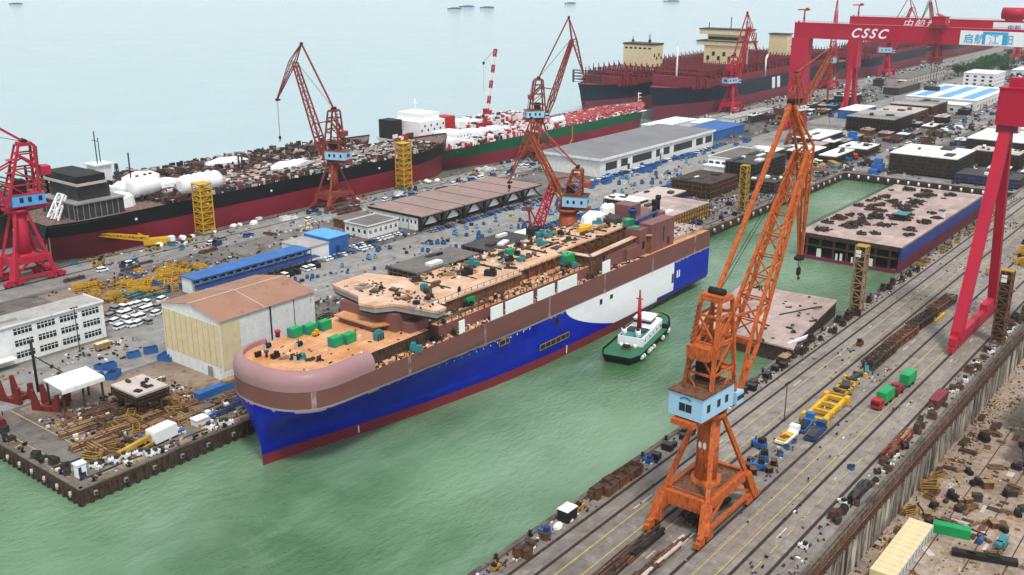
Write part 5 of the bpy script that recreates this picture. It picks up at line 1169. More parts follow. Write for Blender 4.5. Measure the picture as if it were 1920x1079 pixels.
bits(t, 'door', 'grey', (-.12, 5.5, 0, -.02, 8.2, 3.6)); bits(t, 'drainpipe', 'dark', (19.5, -.35, 0, 19.9, -.02, E_), (29.5, -.2, 0, 29.65, -.02, E_ - .5))
# long blue roofed two storey shed with vans under it
t = thing('shed', 'long two storey shed with a bright blue roof and open gallery behind the cream warehouse', 'shed', (221, 334.5, G))
bits(t, 'roof', 'blue_p', (0, 0, 6.4, 60, 10, 6.8)); bits(t, 'lower_roof', 'blue_d', (0, -4, 3.3, 62, 0, 3.6)); bits(t, 'wall', 'white', (.5, 3, 0, 59, 9.5, 6.4)); bits(t, 'gallery', 'blue_d', (0, -.2, 3.6, 60, 0, 4.5), (0, -.2, 6.0, 60, 0, 6.4))
m = MB()
for k in range(16): m.box(.2 + 4 * k - .12 * (k == 15), -.15, 0, .45 + 4 * k, .1, 6.4)
m.build('posts', 'blue_p', t)
for k in range(14): bits(t, 'window', 'glass', (1.6 + 4.1 * k, 2.9, 4.1, 4.3 + 4.1 * k, 3.02, 5.7))
# white and blue workshop to its right
t = thing('workshop', 'low workshop with a grey roofed white half and a bright blue half beside the main road', 'workshop', (281, 337, G))
bits(t, 'wall', 'white', (0, 0, 0, 13, 17, 6.2)); bits(t, 'roof', 'roof_l', (-.4, -.4, 6.2, 13, 17.4, 6.6)); bits(t, 'blue_wall', 'blue_p', (13.05, 0, 0, 25, 17, 7.8)); bits(t, 'blue_roof', 'blue_l', (13.05, -.3, 7.8, 25.4, 17.3, 8.1)); bits(t, 'door', 'blue_d', (17, -.08, 0, 19.5, -.01, 4))
house('office_hut', 'small white single storey building with a dark flat roof left of the brown roofed shed', 326, 347, 345, 361, 5.6, 'white', 'roof_d', 'building', [(2.2, 6, 1.5, 1.7)], [(2.2, 4, 1.6, 1.7)])
house('lean_to', 'low rusty open store right behind the small white building', 332, 350, 362, 376, 4.2, 'rust', 'roof_d', 'store', parapet=0)
# long brown panel shed with V struts
t = thing('storage_shed', 'long open shed with six brown roof panels and dark V struts along its front', 'shed', (352, 334.5, G))
bits(t, 'wall', 'white', (0, 1.5, 0, .4, 36, 6.6), (0, 8, 0, 100, 8.4, 6.6))
for k in range(6): bits(t, 'roof_panel', 'roof_br', (16.7 * k - .3, -.6, 7.1, 16.7 * k + 16.1, 36.6, 7.6))
bits(t, 'roof_beam', 'dark', *[(16.7 * k - .55, -.7, 6.6, 16.7 * k - .31, 36.7, 7.75) for k in range(7)], (-.5, -.75, 6.5, 100, -.45, 7.0))
for k in range(6):
    m = MB(); x = 16.7 * k; m.box(x - .7, -.3, 0, x + .7, 1, 6.5); m.bar((x, .3, .6), (x + 6.5, .3, 6.3), .6); m.bar((x + 16.7, .3, .6), (x + 10.2, .3, 6.3), .6); m.build('v_strut', 'dark', t)
for k in range(12): bits(t, 'opening', 'dark', (-.06, 3 + 2.8 * k, 3.4, -.01, 4 + 2.8 * k, 5))
for k in range(7): bits(t, 'white_panel', 'white', (16.7 * k + 4.3 if k < 6 else 96, .9, 2.4, 16.7 * k + 12.4 if k < 6 else 99, 1.1, 6.5))
# big grey roofed shed
t = thing('assembly_shed', 'large white shed with a wide flat grey roof beside the green tanker', 'shed', (519, 338, G))
bits(t, 'wall', 'white', (0, 0, 0, 150, 46, 11.4)); bits(t, 'roof', 'roof_g', (-1, -1, 11.4, 151, 47, 11.9)); bits(t, 'fascia', 'white', (-1.1, -1.3, 10.4, 151.2, -1.05, 12.0), (-1.35, -1, 10.4, -1.05, 47, 12.0))
for (x, w) in ((6, 13), (24, 8), (38, 24), (68, 5), (78, 8), (92, 26), (124, 10), (138, 10)): bits(t, 'bay_window', 'dgrey', (x, -.1, 3.4, x + w, -.02, 8.2))
for x in (20, 35, 65, 75, 89, 121): bits(t, 'pilaster', 'white_c', (x, -.5, 0, x + 1, -.02, 10.4))
bits(t, 'door', 'dark', (73.6, -.1, 0, 77, -.02, 5), (32, -.1, 0, 34.5, -.02, 4))
house('annex', 'low white building with a row of square openings beyond the end of the grey roofed shed', 690, 745, 392, 412, 6, 'white', 'white_sheet', 'building', None, [(1.5, 4, 2.4, 2.4)], parapet=0)
house('shed', 'bright blue shed at the far end of the big grey roofed shed', 690, 738, 346, 372, 7, 'blue_p', 'blue_p', 'shed', parapet=0)
house('workshop', 'long low white workshop on the quay in front of the container ship', 770, 850, 372, 384, 5, 'white', 'roof_l', 'workshop', [(1.5, 8, 3, 2)], None, parapet=0)
house('store', 'small white store hut on the quay near the foot of the crimson crane', 735, 765, 385, 397, 4, 'white', 'white', 'store', parapet=0)
t = house('canteen_building', 'two tiered white building with a brown flat roof by the main road behind the orange jib', 583, 628, 279, 297, 8.5, 'white_c', 'roof_d', 'building', [(4.8, 6, 4, 1.4)], [(4.8, 4, 3, 1.5)])
bits(t, 'porch', 'white_c', (-7, 0, 0, -.02, 17, 4.4)); bits(t, 'porch_roof', 'white_c', (-7.8, -.8, 4.4, -.45, 17.8, 4.8))
house('shed', 'white roofed blue building standing on the road between the two gantry legs', 862, 905, 300, 318, 7.5, 'blue_p', 'white', 'shed', parapet=0)
t = house('factory_hall', 'white hall with pale blue roof strips under the gantry trolley', 985, 1110, 236, 300, 9, 'white', 'white', 'building', [(3, 12, 4, 2.2)], [(3, 6, 4, 2.2)], parapet=0)
for y in (6, 27, 48): bits(t, 'roof_strip', 'blue_l', (8, y, 9.36, 112, y + 11, 9.5))
house('shed', 'low white shed with a blue strip roof in front of the pale blue hall', 960, 982, 240, 296, 7, 'white', 'white', 'shed', [(2, 2, 3, 2)], [(2, 8, 3, 2)], parapet=0)
t = house('office_building', 'white four storey block with square windows under the far end of the trolley ropes', 1180, 1225, 268, 300, 15, 'white_c', 'white', 'building', [(3, 6, 3, 2), (7, 6, 3, 2), (11, 6, 3, 2)], [(3, 4, 3, 2), (7, 4, 3, 2), (11, 4, 3, 2)])
house('warehouse', 'long grey shed far along the sea quay beside the second gantry leg', 1150, 1290, 350, 372, 8, 'steelpink', 'roof_d', 'warehouse', [(2.5, 14, 4, 3)], None, parapet=0)
house('warehouse', 'low dark warehouse in front of the far grey shed', 1060, 1130, 330, 346, 7, 'dgrey', 'roof_d', 'warehouse', parapet=0)
rh = random.Random(8)
far = [(1230, 1275, 225, 255, 9, 'white', 'blue_l', 'pale blue roofed shed beyond the white four storey block'), (1330, 1380, 250, 285, 8, 'white', 'white', 'white shed among the far trees'), (1420, 1450, 230, 250, 16, 'white_c', 'roof_l', 'tall white house rising from the far trees'), (1500, 1580, 190, 225, 8, 'white', 'roof_l', 'far white shed right of the tree belt'), (1630, 1700, 240, 290, 9, 'blue_l', 'blue_p', 'far blue roofed hall near the horizon'), (1750, 1900, 180, 260, 9, 'white', 'roof_l', 'far pale halls close to the horizon at right'),
       (1350, 1420, 150, 180, 9, 'white', 'blue_p', 'far blue roofed shed by the road at the right'), (1150, 1190, 160, 185, 7, 'blue_p', 'blue_p', 'small far blue shed by the road beneath the girder'), (1700, 1860, 330, 380, 10, 'steelpink', 'roof_l', 'far long pale warehouse along the sea quay'), (2000, 2250, 280, 380, 12, 'steelpink', 'roof_l', 'farthest hazy warehouse at the end of the quay')]
for (x0, x1, y0, y1, h_, w_, r_, l) in far: house('warehouse', l, x0, x1, y0, y1, h_, w_, r_, 'building', [(3, 6, 4, 2)], None, 'far buildings', parapet=0)
# ------------------------------------------------------------------ lattice towers
def lattice_tower(name, label, x, y, w, h, mat, n=9, panel=True, group=None, sign=None, floors=False):
    t = thing(name, label, 'tower', (x, y, G), 0, group)
    m = MB(); m.lattice((0, 0, 0), (0, 0, h), (1, 0, 0), w, w, w * .96, w * .96, n, .5, .28); 
    for k in range(n + 1): 
        z = h * k / n
        if floors: m.box(-w * .5, -w * .5, z - .1, w * .5, w * .5, z + .08)
        for s in (-1, 1): m.bar((-w / 2, s * w / 2, z), (w / 2, s * w / 2, z), .3); m.bar((s * w / 2, -w / 2, z), (s * w / 2, w / 2, z), .3)
    m.build('frame', mat, t)
    if floors:
        for k in range(n): m = MB(); z = h * k / n; m.bar((-w * .4 if k % 2 else w * .4, -w * .2, z), (w * .4 if k % 2 else -w * .4, -w * .2, z + h / n), w * .28, .2); m.build('stair', mat, t)
        m = MB()
        for k in range(n + 1):
            z = h * k / n + 1
            for s in (-1, 1): m.bar((-w / 2, s * w * .51, z), (w / 2, s * w * .51, z), .14); m.bar((s * w * .51, -w / 2, z), (s * w * .51, w / 2, z), .14)
        m.build('railing', mat, t)
    else:
        m = MB(); m.box(-w * .3, -w * .3, 0, w * .3, w * .3, h * .96); m.build('core', 'rustd', t)
    m = MB(); m.box(-w * .62, -w * .62, -.1, w * .62, w * .62, .5); m.build('base', 'edge', t)
    if sign: m = MB(); m.box(-w / 2 - .15, -.3, h - 4, -w / 2 - .05, w * .45, h - 1.4); m.build('sign', 'white', t)
    m = MB(); m.box(-w * .55, -w * .55, h, w * .55, w * .55, h + .25); m.build('cap', 'ochre' if sign else mat, t)
    return t
lattice_tower('scaffold_tower', 'yellow scaffold stair tower nearest the stern of the black tanker', 284, 416, 6.6, 25, 'yellow', 9, floors=True, group='yellow stair towers')
lattice_tower('scaffold_tower', 'yellow scaffold stair tower by the bow of the black tanker', 421, 412.5, 6.6, 27, 'yellow', 9, floors=True, group='yellow stair towers')
lattice_tower('lattice_mast', 'rusty lattice pillar between the floating hull section and the pink deck block', 367.5, 121.0, 4, 25.5, 'wood', 9, sign=True)
lattice_tower('lattice_mast', 'dark rusty lattice pillar standing on the edge of the dry dock wall', 363.5, 69.4, 3.6, 26.5, 'rust', 11, sign=True)
lattice_tower('lattice_mast', 'mossy yellow brown lattice pillar on the basin side quay left of the orange jib', 493, 229, 3.8, 24.5, 'ochre', 9)
# ------------------------------------------------------------------ hull blocks under construction
def hull_block(label, x0, x1, y0, y1, h, top='steelpink', side='rustd', group=None, seed=0, z=G, legs=1.0, ribs=True):
    r = random.Random(seed + int(x0 * 7 + y0)); t = thing('hull_block', label, 'hull block', (x0, y0, z), 0, group); a, b = x1 - x0, y1 - y0
    m = MB(); m.box(.3, .3, legs, a - .3, b - .3, h - .6); m.build('shell', side, t)
    m = MB(); m.box(0, 0, h - .6, a, b, h)
    m.build('deck_plate', top, t)
    m = MB()
    if ribs:
        n = max(2, int(a / 2.6))
        for k in range(n + 1): m.box(a * k / n - .12, -.12, legs, a * k / n + .12, .3, h - .6)
        n = max(2, int(b / 2.6))
        for k in range(n + 1): m.box(-.12, b * k / n - .12, legs, .3, b * k / n + .12, h - .6)
        nl = max(1, int((h - 1) / 2.8))
        for k in range(1, nl + 1): zz = legs + (h - .6 - legs) * k / (nl + .6); m.box(-.2, -.2, zz - .12, a, .3, zz + .12); m.box(-.2, .3, zz - .12, .3, b, zz + .12)
        m.build('stiffener', r.choice(('rust', 'dgrey', 'rustd')), t)
    m = MB()
    for k in range(max(2, int(a / 4))):
        for yy in (.8, b - .8): m.cbox((a * (k + .5) / max(2, int(a / 4)), yy, 0), (.8, .8, legs))
    m.build('keel_blocks', 'rustd', t)
    for k in range(r.randint(2, 6)):
        m = MB(); m.cbox((r.uniform(.15, .85) * a, r.uniform(.15, .85) * b, h), (r.uniform(.08, .25) * a, r.uniform(.06, .2) * b, r.uniform(.2, 1.4)), r.choice((0, 0, .3))); m.build('fitting', r.choice(('dark', 'dgrey', 'rustd', 'white')), t)
    return t
def PB(pl, pr, z=G): a, b = P(*pl, z), P(*pr, z); return (min(a[0], b[0]), max(a[0], b[0]), min(a[1], b[1]), max(a[1], b[1]))
B = [
 ('grey topped black hull block looking over the far edge of the ship upper deck', 262, 298, 251, 267, 15.5, 'roof_d', 'dark'),
 ('black hull block with a white strip right of the grey topped one', 304, 334, 250, 266, 15, 'dgrey', 'dark'),
 ('low pale slab with white edge between the black blocks behind the ship', 284, 300, 240, 249, 15, 'white', 'dgrey'),
 ('long low white edged block lying behind the ship upper deck', 300, 317, 228, 244, 6, 'white', 'dark'),
 ('black open block with a white top strip left of the red crawler boom', 330, 362, 262, 276, 9, 'white', 'dark'),
 ('pale pink flat hull block behind the brown casing of the ship', 425, 468, 236, 262, 8, 'deck_p', 'ochre'),
 ('second pale flat block joined beyond the pink one', 456, 490, 262, 280, 7, 'steelpink', 'rustd'),
 ('white edged pale block in front of the mossy lattice pillar', 440, 452, 264, 284, 9, 'white', 'rustd'),
 ('dark rusty hull block with pipes on the pier left of the mossy pillar', 505, 540, 255, 280, 9, 'rustd', 'rustd'),
 ('low grey block near the basin edge behind the jib of the orange crane', 540, 560, 232, 250, 7, 'dgrey', 'dark'),
 ('tall dark hull block behind the mossy pillar', 556, 600, 252, 272, 13, 'dgrey', 'dark'),
 ('long dark hull block with a grey top nearest the second gantry leg', 800, 846, 250, 288, 12, 'roof_l', 'dark'),
 ('middle dark hull block with a paler lower top behind the long grey topped one', 850, 900, 254, 286, 10, 'steelpink', 'dgrey'),
 ('farther dark hull block with a rusty top in line with the long grey one', 904, 950, 252, 288, 11.5, 'roof_l', 'rustd'),
 ('dark hull block standing behind the long grey topped one', 960, 1000, 186, 204, 12, 'roof_l', 'dgrey'),
 ('low dark block between the second gantry leg and the pale blue hall', 940, 968, 336, 352, 10, 'steelpink', 'dgrey'),
 ('white topped long shed like block beside the yard road behind the basin', 704, 752, 272, 292, 7, 'white', 'blue_d'),
 ('white topped low block just left of the blue machine by the road', 690, 716, 232, 252, 6, 'white', 'rustd'),
 ('small dark block with a white lid right of the orange jib', 648, 676, 255, 272, 7, 'white', 'dark'),
 ('pale flat block beside the road right of the orange jib', 640, 664, 280, 300, 5, 'white', 'rustd'),
 ('low white topped block at the corner of the basin', 655, 690, 240, 252, 5, 'white', 'rustd'),
 ('tall brown hull block with a white deck edge standing right behind the basin', 648, 690, 162, 203, 13, 'white', 'rustd'),
 ('dark blue based hull block at the right end behind the basin', 640, 662, 124, 160, 6, 'dgrey', 'blue_d'),
 ('brown hull block with a large white deck in the second row behind the basin', 745, 800, 140, 182, 12, 'white', 'rustd'),
 ('small brown block with a pale lid between the two white decked blocks', 704, 722, 155, 168, 11, 'steelpink', 'rustd'),
 ('another small brown block with a pale lid right of its twin', 700, 720, 138, 151, 11, 'steelpink', 'rustd'),
 ('pale decked low block in the third row behind the basin', 815, 870, 138, 185, 10, 'deck_p', 'rustd'),
 ('ribbed white block with an upturned end near the right side behind the basin', 700, 735, 108, 122, 4, 'white', 'dgrey'),
 ('wide pale plate field on low blocks in the fourth row behind the basin', 900, 990, 130, 190, 6, 'steelpink', 'dgrey'),
 ('white framed dark block in the fifth row behind the basin', 1010, 1050, 140, 175, 10, 'white', 'dark'),
 ('long pale block far along the road right of the hoist ropes', 1070, 1160, 120, 165, 8, 'steelpink', 'dgrey'),
 ('white roofed block partly hidden by the pink gantry leg', 690, 740, 60, 92, 9, 'white', 'dgrey'),
 ('second white roofed block behind the pink gantry leg', 610, 660, 62, 88, 8, 'white', 'dgrey'),
 ('third pale roofed block at the right edge beside the pink gantry leg', 560, 598, 50, 84, 8, 'white', 'dgrey'),
 ('low pale block at the right edge beyond the pink gantry leg', 770, 840, 50, 90, 8, 'steelpink', 'dgrey'),
 ('tan topped square hull block on steel legs on the pier by the ship bow', 142, 152.5, 249.5, 263, 7.5, 'steelpink', 'rustd'),
 ('white topped black hull block at the right edge down in the dry dock', 322, 352, 22, 50, 19, 'white_c', 'dark'),
 ('lower white topped rusty block nearest in the dry dock at the right edge', 300, 320, 18, 46, 14, 'white_c', 'rust'),
]
for b in B: hull_block(b[0], *b[1:6], b[6], b[7], z=(DF if 'dry dock' in b[0] else G), legs=(4 if 'steel legs' in b[0] or 'dry dock' in b[0] else 1.))
# white shelter roof on posts and dark red frames on the pier
t = thing('shelter', 'white sheet roof carried on dark posts over steel stacks on the pier', 'shelter', (129.5, 268, G))
m = MB(); m.raw([(0, 0, 8.4), (13.5, 0, 8.4), (13.5, 10, 9), (0, 10, 9), (0, 0, 8.7), (13.5, 0, 8.7), (13.5, 10, 9.3), (0, 10, 9.3)], [(0, 3, 2, 1), (4, 5, 6, 7), (0, 1, 5, 4), (1, 2, 6, 5), (2, 3, 7, 6), (3, 0, 4, 7)]); m.box(0, -.3, 7.2, 13.5, -.05, 8.4); m.build('roof', 'white', t)
for x in (.4, 6.6, 12.6): 
    for y in (.5, 9): m = MB(); m.box(x, y, 0, x + .5, y + .5, 8.4); m.build('post', 'rustd', t)
def cradle(label, x, y, rz, s=1.):
    t = thing('cradle', label, 'steel cradle', (x, y, G), rz, 'dark red cradles on the pier')
    for k in range(2): m = MB(); m.prism([(0, 0), (9, 0), (9, 1.2), (0, 1.2)], 0, 1.6); m.raw([(0, 0, 1.6), (2.4, 0, 1.6), (.9, 0, 6.4), (0, 0, 6.4), (0, 1, 1.6), (2.4, 1, 1.6), (.9, 1, 6.4), (0, 1, 6.4)], [(0, 1, 2, 3), (7, 6, 5, 4), (0, 3, 7, 4), (1, 5, 6, 2), (3, 2, 6, 7)]); m.raw([(6.6, 0, 1.6), (9, 0, 1.6), (9, 0, 5.4), (8.1, 0, 5.4), (6.6, 1, 1.6), (9, 1, 1.6), (9, 1, 5.4), (8.1, 1, 5.4)], [(0, 1, 2, 3), (7, 6, 5, 4), (0, 3, 7, 4), (1, 5, 6, 2), (3, 2, 6, 7)]); o = m.build('frame', 'redd', t); o.location = (0, 4.5 * k, 0)
    m = MB(); m.box(3, 0, .4, 4, 5.6, 1.5); m.box(6, 0, .4, 7, 5.6, 1.5); m.build('cross_beam', 'redd', t)
x, y = P(60, 770); cradle('dark red steel cradle with upright horns left on the pier', x, y, -1.1)
x, y = P(35, 760); cradle('dark red steel cradle lying at the left end of the pier stacks', x - 2, y + 8, -1.35)
x, y = P(30, 770); m = MB(); m.box(0, 0, 0, 2.4, 22, 1.6); m.box(.3, 0, 1.6, 2.1, 22, 2.2)
one('steel_beam', m, 'redd', 'long dark red box beam along the front of the pier', 'steel beam', loc=(x - 9, y - 8, G))
m = MB(); m.tube((0, 0, 0), (0, 0, 17), .45, 8); m.bar((0, 0, 12), (7, -3, 5), .3); x, y = P(72, 735); one('derrick_post', m, 'dark', 'black post with a slanting stay beside the white sheeted roof', 'post', loc=(x, y, G))
# ------------------------------------------------------------------ vehicles, stores and clutter
rc = random.Random(77)
def car_mesh(van=False):
    m = MB(); L, Wd = (4.9, 1.9) if van else (4.4, 1.75)
    def sec(prof, w, mi):
        n = len(prof); vs = [(x, -w / 2, z) for x, z in prof] + [(x, w / 2, z) for x, z in prof]
        m.raw(vs, [(i, (i + 1) % n, n + (i + 1) % n, n + i) for i in range(n)][::1], mi); m.face([(x, -w / 2, z) for x, z in prof], mi); m.face([(x, w / 2, z) for x, z in prof[::-1]], mi)
    h = .95 if not van else 1.1
    sec([(-L / 2, .3), (L / 2, .3), (L / 2, .75), (L / 2 - .15, h - .1), (-L / 2 + .1, h), (-L / 2, .8)], Wd, 0)
    if van: sec([(-L / 2 + .1, h), (L / 2 - .75, h), (L / 2 - 1.45, 1.95), (-L / 2 + .2, 2.0)], Wd * .94, 1); sec([(-L / 2 + .2, 1.75), (L / 2 - 1.3, 1.75), (L / 2 - 1.5, 2.02), (-L / 2 + .25, 2.05)], Wd * .96, 0)
    else: sec([(-L / 2 + .5, h), (L / 2 - 1.2, h), (L / 2 - 1.85, 1.42), (-L / 2 + 1.0, 1.42)], Wd * .9, 1); sec([(-L / 2 + .95, 1.4), (L / 2 - 1.8, 1.4), (L / 2 - 2.0, 1.47), (-L / 2 + 1.15, 1.47)], Wd * .9, 0)
    for x in (-L / 2 + .85, L / 2 - .85):
        for y in (-Wd / 2, Wd / 2): m.tube((x, y - .1, .33), (x, y + .1, .33), .33, 8, 2)
    return m
VM = {}
def veh(kind, mat):
    if (kind, mat) not in VM:
        o = car_mesh(kind == 'van').build('parked_' + kind, [mat, 'glass', 'black']); VM[(kind, mat)] = o.data; COL.objects.unlink(o); bpy.data.objects.remove(o)
    return VM[(kind, mat)]
NAMEC = {'white_c': 'white', 'blue_p': 'blue', 'dark': 'dark', 'grey': 'grey', 'red': 'red', 'blue_l': 'pale blue'}
def park(spots, kind, mats, where, group):
    """spots: (x, y, rz); members of one colour share their label and group"""
    for x, y, rz in spots:
        mt = rc.choice(mats); o = bpy.data.objects.new('parked_' + kind, veh(kind, mt)); COL.objects.link(o); o.location = (x, y, G + .04); o.rotation_euler = (0, 0, rz)
        tag(o, '%s %s %s' % (NAMEC[mt], kind, where), kind, '%s %ss %s' % (NAMEC[mt], kind, group))
def row(x0, x1, y, step, rz=1.57, jit=.3, skip=.15):
    r = []; x = x0
    while x < x1:
        if rc.random() > skip: r.append((x + rc.uniform(-jit, jit), y + rc.uniform(-jit, jit), rz + rc.uniform(-.06, .06)))
        x += step
    return r
park(row(282, 322, 332.6, 2.7), 'car', ['white_c', 'white_c', 'dark', 'blue_p'], 'parked in the row before the blue and white workshop', 'before the workshop')
park(row(224, 280, 327.5, 3.), 'van', ['white_c', 'dark', 'white_c'], 'parked in the row under the long blue roofed shed', 'under the blue roofed shed')
park(row(310, 345, 338.5, 2.7) , 'car', ['white_c', 'blue_p', 'dark', 'white_c'], 'parked on the lot beside the small white building', 'by the small white building')
park(row(354, 450, 329.5, 2.8), 'car', ['blue_p', 'dark', 'blue_p', 'grey'], 'parked in front of the V struts of the brown roofed shed', 'before the brown roofed shed')
park(row(470, 660, 332.5, 3.2, skip=.3), 'van', ['white_c', 'blue_p', 'white_c', 'blue_p'], 'standing in front of the big grey roofed shed', 'before the grey roofed shed')
park(row(395, 560, 291.5, 2.9, skip=.2), 'car', ['blue_p', 'dark', 'blue_p', 'blue_l'], 'parked in the long row on the ship side of the main road', 'on the ship side of the main road')
park([P(198 + 15 * i + rc.uniform(-3, 3) + 6 * j, 622 - 13 * j - 3 * i) + (rc.choice((0.2, .3, 1.7)),) for i in range(7) for j in range(4) if rc.random() > .12], 'van', ['white_c', 'white_c', 'white_c', 'grey'], 'parked between the white office block and the cream warehouse', 'by the office block')
park(row(700, 1100, 291, 6, skip=.3, rz=0), 'car', ['white_c', 'dark', 'grey'], 'parked along the far road beyond the basin', 'along the far road')
park(row(640, 1250, 226, 7, skip=.35, rz=0), 'van', ['white_c', 'blue_p', 'grey'], 'standing along the straight yard road right of the basin corner', 'along the yard road beyond the basin')
park([(rc.uniform(215, 760), rc.uniform(393, 399), rc.uniform(-.3, .3)) for k in range(40)], 'van', ['white_c', 'blue_p', 'white_c', 'grey'], 'on the road along the left sea quay', 'on the sea quay road')
# small equipment kinds, each copied over its own ground
def equip(kind):
    m = MB()
    if kind == 'welding_cart': m.cbox((0, 0, .35), (1.9, 1.2, 1.3)); m.cbox((.2, 0, 1.65), (1.0, .9, .3), 0, 1); m.tube((-.6, -.65, .35), (-.6, .65, .35), .35, 8, 1); m.tube((.6, -.65, .35), (.6, .65, .35), .35, 8, 1)
    elif kind == 'steel_bin': 
        m.box(-1.6, -1, 0, 1.6, 1, .2); m.box(-1.6, -1, .2, 1.6, -.9, 1.3); m.box(-1.6, .9, .2, 1.6, 1, 1.3); m.box(-1.6, -.9, .2, -1.5, .9, 1.3); m.box(1.5, -.9, .2, 1.6, .9, 1.3); m.box(-1.4, -.8, .2, .9, .7, .9, 1)
    elif kind == 'crate': m.cbox((0, 0, .15), (2.2, 1.6, 1.4)); m.cbox((0, 0, 0), (2.3, 1.7, .15), 0, 1); m.cbox((0, 0, 1.55), (2.3, 1.7, .12), 0, 1)
    elif kind == 'pipe_bundle':
        for j in range(3):
            for i in range(5 - j): m.tube((-4, -.9 + .45 * i + .22 * j, .25 + .4 * j), (4, -.9 + .45 * i + .22 * j, .25 + .4 * j), .21, 7, (i + j) % 2)
        m.box(-2.6, -1.1, 0, -2.4, 1.1, 1.4, 1); m.box(2.4, -1.1, 0, 2.6, 1.1, 1.4, 1)
    elif kind == 'plate_stack':
        for j in range(5): m.cbox((rc.uniform(-.3, .3), rc.uniform(-.2, .2), .25 * j), (6, 2.2, .2), rc.uniform(-.05, .05), j % 2)
    elif kind == 'cable_drum': m.tube((0, -.7, .95), (0, -.55, .95), .95, 12); m.tube((0, .55, .95), (0, .7, .95), .95, 12); m.tube((0, -.55, .95), (0, .55, .95), .55, 10, 1)
    elif kind == 'machine': m.cbox((0, 0, .2), (3, 1.7, 1.3)); m.cbox((-.7, 0, 1.5), (1.2, 1.4, 1.0), 0, 1); m.tube((1, 0, 1.5), (1, 0, 2.4), .14, 6, 1); m.tube((-1, -.9, .4), (-1, .9, .4), .4, 8, 1); m.tube((1, -.9, .4), (1, .9, .4), .4, 8, 1)
    elif kind == 'small_truck': m.cbox((-.9, 0, .6), (4, 2.1, .3), 0, 1); m.cbox((1.9, 0, .5), (1.6, 2.1, 1.9)); m.cbox((2.45, 0, 1.5), (.6, 1.9, .7), 0, 2); m.cbox((-.9, 1, .9), (4, .1, .6)); m.cbox((-.9, -1, .9), (4, .1, .6)); m.cbox((-2.85, 0, .9), (.1, 2, .6)); [m.tube((x, y - .12, .45), (x, y + .12, .45), .45, 8, 2) for x in (-2, 1.8) for y in (-1, 1)]
    elif kind == 'tarp_pile':
        vs = []
        for z, f in ((0, 1), (.9, .9), (1.5, .5)):
            for i in range(9): a = i / 9 * 6.283; vs.append((2.6 * f * math.cos(a) * rc.uniform(.85, 1), 1.6 * f * math.sin(a) * rc.uniform(.85, 1), z * rc.uniform(.85, 1.1)))
        m.raw(vs, [(j * 9 + i, j * 9 + (i + 1) % 9, j * 9 + 9 + (i + 1) % 9, j * 9 + 9 + i) for j in range(2) for i in range(9)]); m.face(vs[18:])
    elif kind == 'steel_rack':
        for x in (-2, 2):
            for y in (-.9, .9): m.bar((x, y, 0), (x, y, 1.8), .18)
        for z in (.5, 1.2, 1.75): m.bar((-2, -.9, z), (2, -.9, z), .15); m.bar((-2, .9, z), (2, .9, z), .15); m.bar((-2, -.9, z), (-2, .9, z), .15); m.bar((2, -.9, z), (2, .9, z), .15); m.bar((-2, -.5, z), (2, .5, z), .2, m=1)
    return m
EM = {}
def strew(kind, mats, spots, label, cat, group, z=G + .04, smin=.7, smax=1.2, along=None):
    key = (kind, tuple(mats))
    if key not in EM: o = equip(kind).build(kind, mats); EM[key] = o.data; COL.objects.unlink(o); bpy.data.objects.remove(o)
    for x, y in spots:
        o = bpy.data.objects.new(kind, EM[key]); COL.objects.link(o); s = rc.uniform(smin, smax); o.location = (x, y, z); o.scale = (s, s, s * rc.uniform(.85, 1.15))
        o.rotation_euler = (0, 0, rc.uniform(0, 6.28) if along is None else along + rc.choice((0, 0, 0, 1.57)) + rc.uniform(-.12, .12)); tag(o, label, cat, group)
def clust(n, x0, x1, y0, y1, k=3, sp=2.2):
    r = []
    while len(r) < n:
        x, y = rc.uniform(x0, x1), rc.uniform(y0, y1)
        for q in range(rc.randint(1, k)): r.append((x + rc.uniform(-1, 1) * sp * 1.8, y + rc.uniform(-1, 1) * sp))
    return r[:n]
strew('welding_cart', ['blue_p', 'dark'], clust(75, 190, 560, 296, 326, 3, 2.4), 'small bright blue cart standing about on the main yard road', 'cart', 'bright blue carts on the main road')
strew('welding_cart', ['blue_l', 'dgrey'], clust(45, 230, 620, 297, 328, 2, 2.4), 'small pale blue cart standing about on the main yard road', 'cart', 'pale blue carts on the main road')
strew('crate', ['dark', 'dgrey'], clust(30, 200, 640, 294, 328, 2, 1.5), 'dark crate left lying on the main yard road', 'crate', 'dark crates on the main road', smin=.5, smax=.9)
strew('small_truck', ['blue_p', 'grey', 'glass'], clust(22, 480, 720, 327, 334, 1), 'blue flatbed truck by the front of the grey roofed shed', 'truck', 'blue trucks by the grey roofed shed', along=0)
strew('steel_bin', ['blue_p', 'rustd'], clust(24, 470, 700, 323, 331, 3), 'blue open bin along the road edge before the grey roofed shed', 'bin', 'blue bins by the grey roofed shed', along=0, smin=1, smax=1.8)
strew('steel_bin', ['white', 'dgrey'], clust(26, 215, 760, 398, 416, 3), 'white open bin along the left sea quay', 'bin', 'white bins on the sea quay', along=0, smin=.9, smax=1.6)
strew('tarp_pile', ['white'], clust(24, 205, 740, 410, 417, 2), 'white covered heap on the edge of the left sea quay', 'covered heap', 'white heaps on the sea quay edge', along=0)
strew('machine', ['blue_d', 'dark'], clust(26, 200, 740, 386, 416, 3), 'blue machine standing on the left sea quay', 'machine', 'blue machines on the sea quay')
strew('machine', ['ochre', 'dark'], clust(20, 205, 740, 405, 417, 2), 'yellowish machine by the edge of the left sea quay', 'machine', 'yellow machines on the sea quay')
strew('crate', ['teal', 'dgrey'], clust(14, 205, 760, 400, 417, 2), 'teal crate on the left sea quay', 'crate', 'teal crates on the sea quay')
